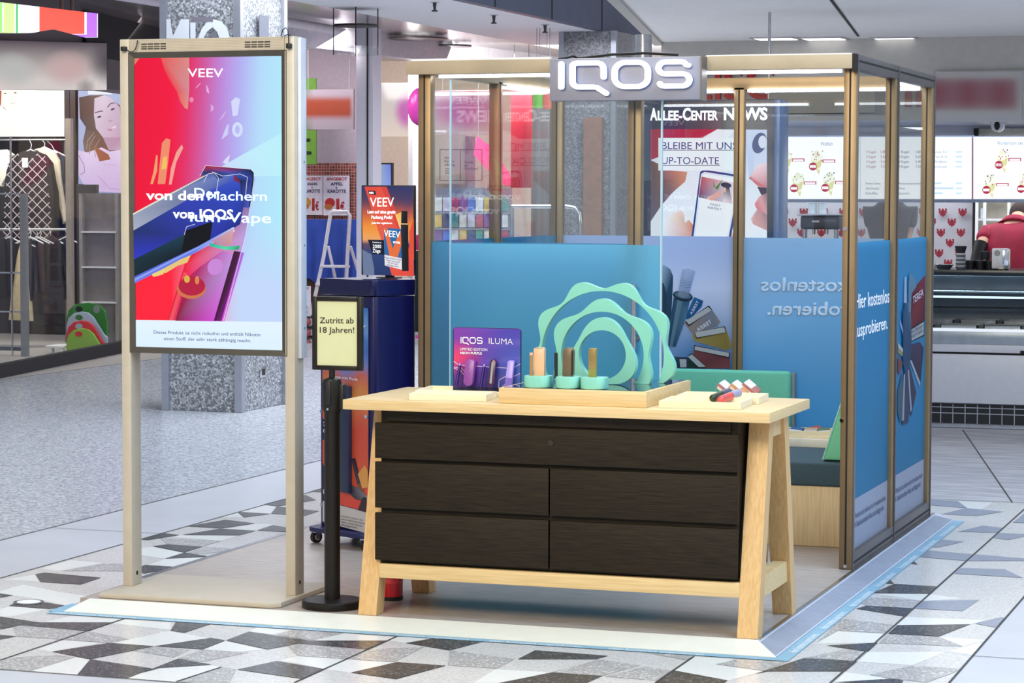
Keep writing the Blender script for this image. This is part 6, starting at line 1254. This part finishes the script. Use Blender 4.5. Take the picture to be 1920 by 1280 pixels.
def lattice(t, mp):
    pc = Pic(lambda x, y: mp(x, y)+Vector((0,-.004,0)), (0,-1,0), .0005)
    def inside(x, y): return 12+(330-y)*.06 < x < 90+(y-330)*.10 and y > 288 and not (abs(x-52) < 16 and y < 296)
    for k in range(-14, 16):
        for s in (-1, 1):
            seg = []
            for i in range(60):
                x = 2+i*1.7; y = 384 + s*(x-52)*1.02 + k*19
                if inside(x, y) and y < 455: seg.append((x, y))
                else:
                    if len(seg) > 1: pc.line(seg, 1.7, '#b9a9b4')
                    seg = []
            if len(seg) > 1: pc.line(seg, 1.7, '#b9a9b4')
    pc.rect(43, 296, 54, 314, '#e4dcd8'); pc.build('lattice_pattern', INK, t)
garment('sweater', 'black sweater with pale diamond lattice and a white price tag on the upper rail', [(30,288),(42,283),(62,283),(80,290),(92,305),(100,360),(104,440),(98,452),(20,455),(18,400),(4,415),(-2,400),(10,320),(18,296)], 13.5, .12, knit, GU, ((50,262),(52,280)), lattice)
garment('cardigan', 'cream open cardigan with a long sleeve behind the lattice sweater', [(62,280),(78,276),(100,284),(109,300),(112,345),(123,415),(116,420),(98,330),(90,300)], 13.72, .07, M('cream_knit', '#d8cbb4', .85, noise=.08), GU, ((76,262),(80,275)))
garment('jacket', 'dark navy jacket at the right end of the upper rail', [(96,282),(108,286),(120,295),(121,440),(100,445)], 13.79, .05, M('navy_jacket', '#23283a', .8, noise=.15), GU, ((84,262),(100,282)))
garment('blouse', 'cream white blouse at the left edge of the upper rail', [(-20,282),(10,280),(24,290),(12,320),(6,350),(-20,350)], 13.75, .08, M('white_blouse', '#e6e2d6', .8, noise=.05), GU)
garment('long_coat', 'cream long coat hanging from the lower rail at the gate post', [(37,452),(47,452),(58,602),(14,600),(24,500)], 12.84, .08, M('cream_coat', '#cdbb98', .85, noise=.08), GL, ((36,430),(38,450)))
for i, (p, c1, lb) in enumerate((([(-30,448),(8,446),(10,560),(-30,570)], '#141418', 'black sequin dress at the left edge of the lower rail'), ([(9,448),(24,446),(30,470),(22,545),(10,560)], '#26202c', 'dark violet dress second on the lower rail'), ([(47,446),(58,448),(60,560),(48,580)], '#1d2234', 'navy garment right behind the gate post'), ([(59,450),(66,448),(70,550),(60,555)], '#2b2f42', 'slate blue garment in the middle of the lower rail'), ([(66,452),(80,446),(84,545),(70,548)], '#392a3a', 'plum garment beside the long grey coat'), ([(84,445),(96,440),(112,452),(118,545),(100,562),(64,545),(74,500)], '#2e2b30', 'charcoal coat with raised shoulders on the lower rail'), ([(114,448),(130,447),(131,560),(118,562)], '#171b2a', 'dark blue garment at the right end of the lower rail'))):
    garment('dark_garment', lb, p, 12.78+.04*i, .034, M('cloth_%d' % i, c1, .85, noise=.2, scale=25), GL, ((p[0][0]+6, 430), (p[0][0]+8, 444)))
# stacked baskets
bk_cols = [('#2f7a2c', 'dark green shopping basket at the back of the stack', 0, 0), ('#a9b4c4', 'pale grey shopping basket second from the back of the stack', 15, -.1), ('#d3323c', 'red shopping basket second from the front of the stack', 31, -.2), ('#86b040', 'light green shopping basket at the front of the stack', 45, -.3)]
for i, (c1, lb, dy, dY) in enumerate(bk_cols):
    Y = 12.15+dY*.45; mp = mY(Y); top = 569+dy; foot = mp(160, 664).z
    dz = .004-foot; off = Vector((0,0,dz)) if i == 3 else Vector((0,0,.004-foot))
    pts = [(124,664),(124,top+26),(128,top+12),(138,top+3),(152,top),(164,top+2),(174,top+10),(182,top+24),(190,top+40),(200,top+48),(200,664)]
    if i == 0: pts = [(124,664),(124,600),(128,582),(140,571),(165,568),(185,572),(197,584),(200,605),(200,664)]
    g = G(); body = [mp(*p)+off for p in pts]; g.prism(body, (0, .036, 0), .008); t = thing('shopping_basket', lb, 'basket', (sum(p.x for p in body)/len(body), Y, .004), 'stack of shopping baskets')
    mt = M('basket_%d' % i, c1, .35, noise=.03); obj('shell', g, mt, t)
    hp = mp(148, top+11)+off; g = G(); g.cyl((hp.x, Y-.004, hp.z), (hp.x, Y+.001, hp.z), .042, n=24)
    for v in g.bm.verts: v.co.z = hp.z+(v.co.z-hp.z)*.66
    hc = ['#1a1f1a', '#2f7a2c', '#a9b4c4', '#d3323c'][i]; obj('handle_opening', g, M('opening_%d' % i, hc, .5), t)
    if i == 0:
        hp = mp(181, top+11)+off; g = G(); g.cyl((hp.x, Y-.004, hp.z), (hp.x, Y+.001, hp.z), .038, n=20)
        for v in g.bm.verts: v.co.z = hp.z+(v.co.z-hp.z)*1.1
        obj('handle_opening', g, M('opening_pale', '#8d8f92', .5), t)
    if i == 3:
        a, b = mp(134, 657)+off, mp(162, 672)+off; obj('label', G().box(a.x, b.x, Y-.006, Y, max(.01, a.z-.1), a.z), M('basket_label', '#e8e4e2', .5), t); obj('label_stripe', G().box(mp(148,650).x, b.x, Y-.008, Y-.006, a.z-.005, a.z+.018), M('stripe_red', '#b83a3a', .5), t)
c = AZ(112, 664, .0036); dl = thing('dolly', 'small white rolling dolly beside the stacked baskets', 'dolly', (c.x, c.y, .0036)); obj('deck', G().box(c.x-.14, c.x+.06, c.y-.05, c.y+.25, .07, .095, .006), white_m, dl)
for dx in (-.09, .03): obj('wheel', G().cyl((c.x+dx-.012, c.y, .038), (c.x+dx+.012, c.y, .038), .033, n=18), white_m, dl)

# ------------------------------------------------------------------ juice bar in the middle
mauve = M('mauve_plaster', '#b4a5b0', .8, noise=.04)
g = G(); g.box(-12.4, -9.40, 17, 17.1, 0, 3.53); struct('wall_juice', g, mauve)
tile = bpy.data.materials.new('red_mosaic'); tile.use_nodes = True; nt = tile.node_tree; ck = nt.nodes.new('ShaderNodeTexBrick'); ck.offset = 0; ck.inputs['Scale'].default_value = 14; ck.inputs['Color1'].default_value = lin('#9a4a40'); ck.inputs['Color2'].default_value = lin('#3a1c1e'); ck.inputs['Mortar'].default_value = lin('#c09088'); ck.inputs['Mortar Size'].default_value = .045; ck.inputs['Brick Width'].default_value = .5; ck.inputs['Row Height'].default_value = .5; ck.inputs['Bias'].default_value = -.1
tcn = nt.nodes.new('ShaderNodeTexCoord'); mpn = nt.nodes.new('ShaderNodeMapping'); mpn.inputs['Rotation'].default_value = (math.pi/2, 0, 0); nt.links.new(tcn.outputs['Object'], mpn.inputs[0]); nt.links.new(mpn.outputs[0], ck.inputs['Vector']); nt.links.new(ck.outputs['Color'], nt.nodes['Principled BSDF'].inputs['Base Color'])
a = AY(668, 306, 16.98); g = G(); g.box(-12.0, -9.41, 16.97, 17, .8, a.z); struct('trim_8', g, tile)
a, b = AY(668, 85, 15), AY(699, 85, 15); g = G(); g.box(a.x, b.x, 15, 15.25, .0025, 3.5); struct('trim_9', g, M('white_shop_post', '#c9c4d0', .45, noise=.02)); 
g = G(); x = AY(689, 200, 14.995).x; g.box(x-.008, x+.008, 14.99, 15.002, .0025, 3.5); struct('trim_10', g, groove)
g = G(); g.hexa([(-9.35,13.6,3.28),(-9.15,13.6,3.28),(-8.15,24,3.28),(-8.35,24,3.28)], [(-9.35,13.6,3.53),(-9.15,13.6,3.53),(-8.15,24,3.53),(-8.35,24,3.53)])
struct('trim_11', g, M('lintel_white', '#c6c4ce', .5))
mp = mY(16.5); a, b = mp(560, 147), mp(593, 308); gb = thing('green_banner', 'narrow green hanging banner with dark lettering at the juice bar', 'banner', ((a.x+b.x)/2, 16.5, b.z)); obj('cloth', G().box(a.x, b.x, 16.5, 16.515, b.z, a.z), M('banner_green', '#5c8a2c', .7), gb); obj('cord', G().cyl(((a.x+b.x)/2, 16.507, a.z-.02), ((a.x+b.x)/2, 16.507, 3.53), .004, n=6), M('cord_grey', '#8a8a90', .5), gb)
for s, x0, y0, x1 in (('ften', 566, 265, 582), ('ätze', 566, 289, 584)): textpx(s, x0, y0, x1, y0, mY(16.495), ink_black, gb, h=8, bold=.04)
mp = mY(15.9); a, b = mp(568, 168), mp(663, 243); os_ = thing('orange_sign', 'soft orange red hanging shop sign over the juice bar', 'sign', ((a.x+b.x)/2, 15.9, b.z)); obj('panel', G().box(a.x, b.x, 15.9, 15.93, b.z, a.z), M('sign_mauve_dull', '#7d7079', .7), os_)
def cords0(t, xs, Y, z, z1=3.53):
    for x in xs: obj('cord', G().cyl((x, Y, z-.02), (x, Y, z1), .004, n=6), M('cord_grey', '#8a8a90', .5), t)
cords0(os_, (a.x+.06, b.x-.06), 15.915, a.z)
pc = Pic(mY(15.895), (0,-1,0)); pc.grid(568,168,663,243, 22, 18, lambda s, t: mix(mix(lin('#877b85'), lin('#4e5f38'), max(0, 1-s*4.5)*abs(t-.5)*2), lin('#7d2f17'), max(0, min(1, 1.35-((t-.45)/.27)**2))*max(0, min(1, 1.5-((s-.5)/.46)**6)))); pc.build('soft_lettering', INK, os_)
def price(x0, y0, x1, y1, Y, label, fruit, l2, l3):
    mp = mY(Y); a, b = mp(x0, y0), mp(x1, y1); t = thing('price_poster', label, 'poster', ((a.x+b.x)/2, Y, b.z), 'price posters at the juice bar'); obj('sheet', G().box(a.x, b.x, Y, Y+.012, b.z, a.z), M('poster_paper', '#d9d0dc', .6), t); w_ = x1-x0; h_ = y1-y0; mq = mY(Y-.004)
    X = lambda s: x0+w_*s; Z = lambda s: y0+h_*s
    textpx('ANGEBOT', X(.12), Z(.12), X(.92), Z(.12), mq, ink_red, t, h=h_*.075, bold=.02)
    if l2: textpx(l2, X(.28), Z(.245), X(.75), Z(.245), mq, ink_navy, t, h=h_*.075, bold=.02); textpx('&', X(.47), Z(.33), X(.54), Z(.33), mq, ink_navy, t, h=h_*.06); textpx(l3, X(.17), Z(.43), X(.87), Z(.43), mq, ink_navy, t, h=h_*.08, bold=.02)
    textpx('1', X(.5), Z(.87), X(.62), Z(.87), mq, ink_red, t, h=h_*.28, bold=.05); textpx('€', X(.65), Z(.87), X(.82), Z(.87), mq, ink_red, t, h=h_*.2, bold=.03)
    if fruit:
        pc = Pic(mq, (0,-1,0), .001); pc.ell(X(.26), Z(.68), w_*.19, h_*.12, fruit); pc.ell(X(.2), Z(.78), w_*.16, h_*.07, '#b86a30'); pc.build('fruit_picture', INK, t)
price(565, 329, 605, 403, 16.93, 'white price poster for pineapple and carrot at the juice bar', '#c8923a', 'ANANAS', 'KAROTTE'); price(606, 329, 655, 404, 16.92, 'white price poster for apple and carrot at the juice bar', '#c02a2a', 'APFEL', 'KAROTTE'); price(552, 536, 582, 593.2, 14.84, 'white price poster low beside the step ladder', None, None, None)
# cloth covered table
Y = 16.0; mp = mY(Y); a, b = mp(545, 412), mp(668, 530); tt_ = thing('covered_table', 'market table hidden under a draped blue cloth', 'table', ((a.x+b.x)/2, 16.3, .0025))
obj('frame', G().box(a.x+.06, b.x-.06, 16.1, 16.6, .003, a.z-.03), M('table_brown', '#4a2f2a', .6), tt_)
bm = bmesh.new(); N = 60; rows = []
for j in range(9):
    r_ = []
    for i in range(N+1):
        s = i/N; t_ = j/8
        z = a.z+.004-(a.z-b.z)*t_ + (.05*math.sin(s*9) if j == 8 else 0); fold = .03*t_*math.sin(s*34+1.5*math.sin(s*7))
        r_.append(bm.verts.new((a.x+(b.x-a.x)*s, 16.04-fold-.03*t_, z)))
    rows.append(r_)
top = [bm.verts.new((v.co.x, 16.66, a.z+.004)) for v in rows[0]]
for R0, R1 in zip([top]+rows, rows):
    for i in range(N): bm.faces.new([R0[i], R1[i], R1[i+1], R0[i+1]])
gg = G(); gg.bm.free(); gg.bm = bm; solo('blue_cloth', gg, M('royal_blue_cloth', '#1f3f9a', .75, noise=.12, scale=5), 'royal blue cloth draped over the market table', 'tablecloth', ((a.x+b.x)/2, 16.3, a.z))
# step ladder
Y = 15.4; mp = mY(Y); ld = thing('step_ladder', 'white folding step ladder beside the blue draped table', 'ladder', (mp(620, 600).x, Y, .0025))
d = Vector((0, .55, 0)); q = lambda *a: [mp(*t) for t in a]
obj('front_frame', G().tube(q((577,625),(580,605),(607,480),(620,400),(625,396),(652,397),(656,404),(652,470),(645,600)), .022, 10), M('ladder_white', '#d8d2da', .4), ld)
for p0, p1 in (((612,462),(622,640)), ((654,462),(678,640))): A_, B_ = mp(*p0), mp(*p1); obj('rear_leg', G().tube([A_+Vector((0,.05,0)), B_+Vector((0,.5,0))], .018, 10), M('ladder_white', '#d8d2da'), ld)
for y, x0, x1 in ((498,603,652), (532,594,650), (570,587,648)): A_, B_ = mp(x0, y), mp(x1, y); obj('step', G().box(A_.x, B_.x, Y-.05, Y+.07, A_.z-.02, A_.z+.01, .004), M('ladder_white', '#d8d2da'), ld)
for i, (y0, y1) in enumerate(((595,612), (616,631), (634,652))):
    mp = mY(14.8); a, b = mp(556, y0), mp(585, y1); t = thing('storage_crate', ('grey plastic crate at the top of the stack left of the sign post', 'grey plastic crate in the middle of the stack left of the sign post', 'grey plastic crate at the bottom of the stack left of the sign post')[i], 'crate', ((a.x+b.x)/2, 14.95, b.z), 'crates under the price poster'); obj('shell', G().box(a.x, b.x, 14.8, 15.1, b.z+.012, a.z, .01), M('crate_grey', '#9aa0ae', .5, noise=.1), t); obj('rim', G().box(a.x-.01, b.x+.01, 14.79, 15.11, a.z, a.z+.014), M('crate_rim', '#3a2c30', .5), t); obj('fruit', G().ball((b.x-.06, 14.8, (a.z+b.z)/2), .05), M('fruit_red', '#8a3a34', .5), t)

# ------------------------------------------------------------------ pink shop and banners further back
cream = M('shop_cream_wall', '#f0dccc', .7, noise=.03); magenta = M('magenta_panel', '#d8489a', .5); pinkw = M('pink_panel', '#e88ab8', .5)
g = G(); g.box(-13, -5, 22, 22.1, 0, 3.53); struct('wall_pink_shop', g, cream)
def cords(t, xs, Y, z, z1=3.5):
    for x in xs: obj('cord', G().cyl((x, Y, z-.02), (x, Y, z1), .004, n=6), M('cord_grey', '#8a8a90', .5), t)
def panel(name, x0, y0, x1, y1, Y, mt, label, cat, th=.03, group=None, floor=False, hang=False):
    a, b = AY(x0, y0, Y), AY(x1, y1, Y); g = G(); g.box(a.x, b.x, Y, Y+th, .0025 if floor else b.z, a.z, min(.01, th*.2))
    if hang:
        t = thing(name, label, cat, ((a.x+b.x)/2, Y, b.z), group); obj('panel', g, mt, t); cords(t, (a.x+.04, b.x-.04), Y+th/2, a.z); return t
    return solo(name, g, mt, label, cat, ((a.x+b.x)/2, Y, .0025 if floor else b.z), group)
def softsign(x0, y0, x1, y1, Y, fn, label):
    a, b = AY(x0, y0, Y), AY(x1, y1, Y); t = thing('shop_sign', label, 'sign', ((a.x+b.x)/2, Y, b.z)); obj('panel', G().box(a.x, b.x, Y, Y+.04, b.z, a.z), cream, t); pc = Pic(mY(Y-.004), (0,-1,0)); pc.grid(x0, y0, x1, y1, 20, 18, fn); pc.build('soft_print', printed('soft_sign_glow', 'glow', .82) if 'soft_sign_glow' not in MATS else MATS['soft_sign_glow'], t); cords(t, (a.x+.1, b.x-.1), Y+.02, a.z)
softsign(700, 156, 789, 256, 19, lambda s, t: mix(mix(lin('#d4ccd0'), lin('#f4e2d6'), t), lin('#d878c4'), max(0, min(1, 1.25-((s-.72)/.27)**2-((t-.52)/.34)**2))), 'pale sign with a soft magenta blot left of the booth')
softsign(815, 170, 928, 252, 19.2, lambda s, t: mix(mix(lin('#eeb4d0'), lin('#f2d4d0'), t*t), lin('#e478b0'), max(0, 1.1-((s-.5)/.55)**2-((t-.45)/.45)**2)), 'soft pink sign seen through the left booth panes')
a, b = AY(698, 308, 19.5), AY(733, 350, 19.5); ws = thing('wall_screen', 'small wall screen glowing blue and green in the pink shop', 'screen', ((a.x+b.x)/2, 19.5, b.z)); obj('housing', G().box(a.x-.02, b.x+.02, 19.5, 19.55, b.z-.02, a.z+.02), black_p, ws); pc = Pic(mY(19.495), (0,-1,0)); pc.grid(698,308,733,350, 6, 6, lambda s, t: mix(mix(lin('#a8c89a'), lin('#6a7ae0'), s), lin('#9ab0e8'), t*.5)); pc.build('screen_picture', GLOW, ws)
panel('white_column', 765, 100, 774, 500, 18, white_m, 'slim white column right of the glowing wall screen', 'column', .2, floor=True)
panel('magenta_box', 779, 440, 793, 468.7, 17.4, M('magenta_box_red', '#b8286a', .5), 'magenta box on the dark shelf left of the booth post', 'box', .3); panel('dark_shelf', 777, 470, 793, 622.5, 17.4, M('dark_rack', '#16201e', .6, noise=.3, scale=40), 'dark rack under the magenta box', 'rack', .3); panel('orange_board', 777, 624, 793, 633.2, 17.4, M('orange_board', '#b8622c', .6), 'narrow orange board at the foot of the dark rack', 'board', .3)
panel('white_plinth', 776, 635, 793, 720, 17.4, M('white_plinth', '#dcdce2', .5, noise=.05), 'white plinth under the orange board', 'plinth', .3, floor=True)
for (px, py, r, lb) in ((787,200,.19,'bright magenta balloon just left of the booth corner post'),):
    c = AY(px, py, 16.2); t = thing('balloon', lb, 'balloon', (c.x, 16.2, c.z-.2)); obj('skin', G().ball((c.x, 16.2, c.z), r, (.75, .75, 1.15), 20), M('balloon_pink', '#d848b0', .25), t); obj('knot', G().cyl((c.x, 16.2, c.z-r*1.2), (c.x, 16.2, c.z-r*1.1), .012, .03, 10), M('balloon_pink', '#d848b0'), t); obj('string', G().tube([(c.x,16.2,c.z-r*1.2), (c.x+.03,16.2,c.z-.6), (c.x,16.2,.03)], .003, 5), white_m, t); obj('weight', G().lathe([(.05,.003),(.05,.03),(0,.03)], (c.x, 16.2, 0), 14), M('balloon_pink', '#d848b0'), t)
panel('cream_cabinet', 815, 255, 872, 345, 21.7, cream, 'cream wall cabinet in the pink shop seen through the glass', 'cabinet', .3); panel('mauve_upright', 872, 255, 882, 345, 21.5, M('mauve_upright', '#a88a94', .6), 'mauve upright beside the cream wall cabinet', 'upright', .2, floor=True)
mp = mY(19); g = G(); g.prism([mp(x, y) for x, y in ((894,255),(888,290),(938,345),(960,350),(955,325),(918,275))], (0, .03, 0)); t = thing('pink_arrow', 'large pink arrow shaped banner behind the left panes', 'banner', tuple(mp(925, 350))); obj('panel', g, M('arrow_pink', '#e23a7c', .5), t); cords(t, (mp(896,258).x,), 19.015, mp(896,258).z)
panel('red_banner', 958, 150, 996, 352, 18.4, M('banner_red', '#c4283e', .6, noise=.05), 'tall red banner behind the left booth wall', 'banner', .03, hang=True); panel('dark_doorway_panel', 996, 130, 1030, 455, 19.4, M('doorway_dark', '#4a4448', .7), 'dark panel right of the tall red banner', 'panel', .1, floor=True)
panel('green_flag', 999, 150, 1017, 203, 15.6, M('flag_green', '#76c43c', .5, emit=.15), 'bright green flag sign high behind the booth', 'flag', .03, 'flag signs behind the booth', hang=True); panel('coral_flag', 1018, 150, 1036, 204, 15.6, M('flag_coral', '#ee6a58', .5, emit=.15), 'coral red flag sign next to the green flag', 'flag', .03, 'flag signs behind the booth', hang=True)
# magazine rack: tiers of coloured covers
Y = 15; mp = mY(Y); a, b = mp(812, 352), mp(952, 560); mr = thing('magazine_rack', 'tiered magazine rack with small colourful covers behind the left pane', 'rack', ((a.x+b.x)/2, Y, .0025)); obj('back', G().box(a.x, b.x, Y+.1, Y+.14, .0025, a.z), M('rack_grey', '#8f8a94', .6), mr)
rn = random.Random(3); cols = ['#e8e2d8', '#c84a5a', '#4a6ac0', '#e0b850', '#5a9a8a', '#d8d0e0', '#884a8a', '#f0ece8', '#3a4a6a']
for r_ in range(4):
    y = 370+r_*30
    for k in range(9):
        x = 814+k*15.4; p, q_ = mp(x, y), mp(x+13, y+26); obj('magazine', G().box(p.x, q_.x, Y+.02, Y+.04, q_.z, p.z), M('cover_%d' % ((k*5+r_*3) % 9), cols[(k*5+r_*3) % 9], .5, noise=.25, scale=9), mr)
    p = mp(812, y+27); obj('ledge', G().box(a.x, b.x, Y, Y+.1, p.z-.02, p.z), M('rack_grey', '#8f8a94'), mr)
mp = mY(8.2); g = G(); g.tube([mp(x, y) for x, y in ((960,387),(1000,387),(1062,387),(1078,390),(1086,400),(1088,420))]+[Vector((mp(1088,420).x, 8.2, .004))], .017, 12); g.tube([mp(960, 387), Vector((mp(960,387).x, 8.2, .004))], .017, 12); solo('tubular_rail', g, steel, 'bent grey tube rail standing behind the left booth panes', 'rail', (mp(1020, 640).x, 8.2, .004))

# ------------------------------------------------------------------ on the corridor ceiling
def ringlamp(px, py, r, z, label):
    c = AZ(px, py, z); t = thing('ring_lamp', label, 'ceiling lamp', (c.x, c.y, z), 'ring lamps on the corridor ceiling')
    obj('disc', G().lathe([(0,.0),(r,.0),(r,.02),(0,.02)], (c.x, c.y, z), 32), black_p, t); obj('glass_ring', G().lathe([(r,-.28),(r+.01,-.28),(r+.01,-.20),(r,-.20)], (c.x, c.y, z), 32), GLASS, t)
    for k in range(4): a = k*math.pi/2+.4; obj('rod', G().cyl((c.x+r*math.cos(a), c.y+r*math.sin(a), z-.28), (c.x+r*math.cos(a), c.y+r*math.sin(a), 3.53), .006, n=8), black_p, t)
ringlamp(667, 50, .22, 3.32, 'ring lamp with a black disc hanging left of the booth'); 
for px, py, r, lb in ((785, 70, .34, 'bright round lamp ring on the corridor ceiling'), (845, 84, .26, 'second smaller lamp ring further along the corridor ceiling')):
    c = AZ(px, py, 3.5); t = thing('round_lamp', lb, 'ceiling lamp', (c.x, c.y, 3.47), 'round lamps on the corridor ceiling'); obj('rim', G().lathe([(r*.6,-.02),(r,-.02),(r,.0),(r*.6,.0)], (c.x, c.y, 3.495), 36), bronze_dark, t); obj('diffuser', G().lathe([(0,-.012),(r*.6,-.012),(r*.6,.0),(0,.0)], (c.x, c.y, 3.495), 36), M('lamp_diffuser', '#ffffff'), t)
for px, py, lb in ((815, 8, 'sprinkler head nearest the dark blue fascia'), (926, 32, 'second sprinkler head along the white ceiling'), (1022, 50, 'third sprinkler head along the white ceiling'), (1113, 68, 'farthest sprinkler head above the rear pillar'), (799, 101, 'sprinkler head low beside the booth corner'), (605, 76, 'sprinkler head above the juice bar')):
    c = AZ(px, py-4, 3.5); t = thing('sprinkler', lb, 'sprinkler', (c.x, c.y, 3.45), 'sprinklers on the corridor ceiling'); obj('collar', G().lathe([(.045,-.006),(.045,0),(0,0)], (c.x, c.y, 3.4995), 20), steel, t); obj('head', G().lathe([(.03,-.09),(.03,-.08),(.012,-.07),(.02,-.006),(0,-.006)], (c.x, c.y, 3.4995), 14), M('sprinkler_dark', '#3a3a40', .4), t)
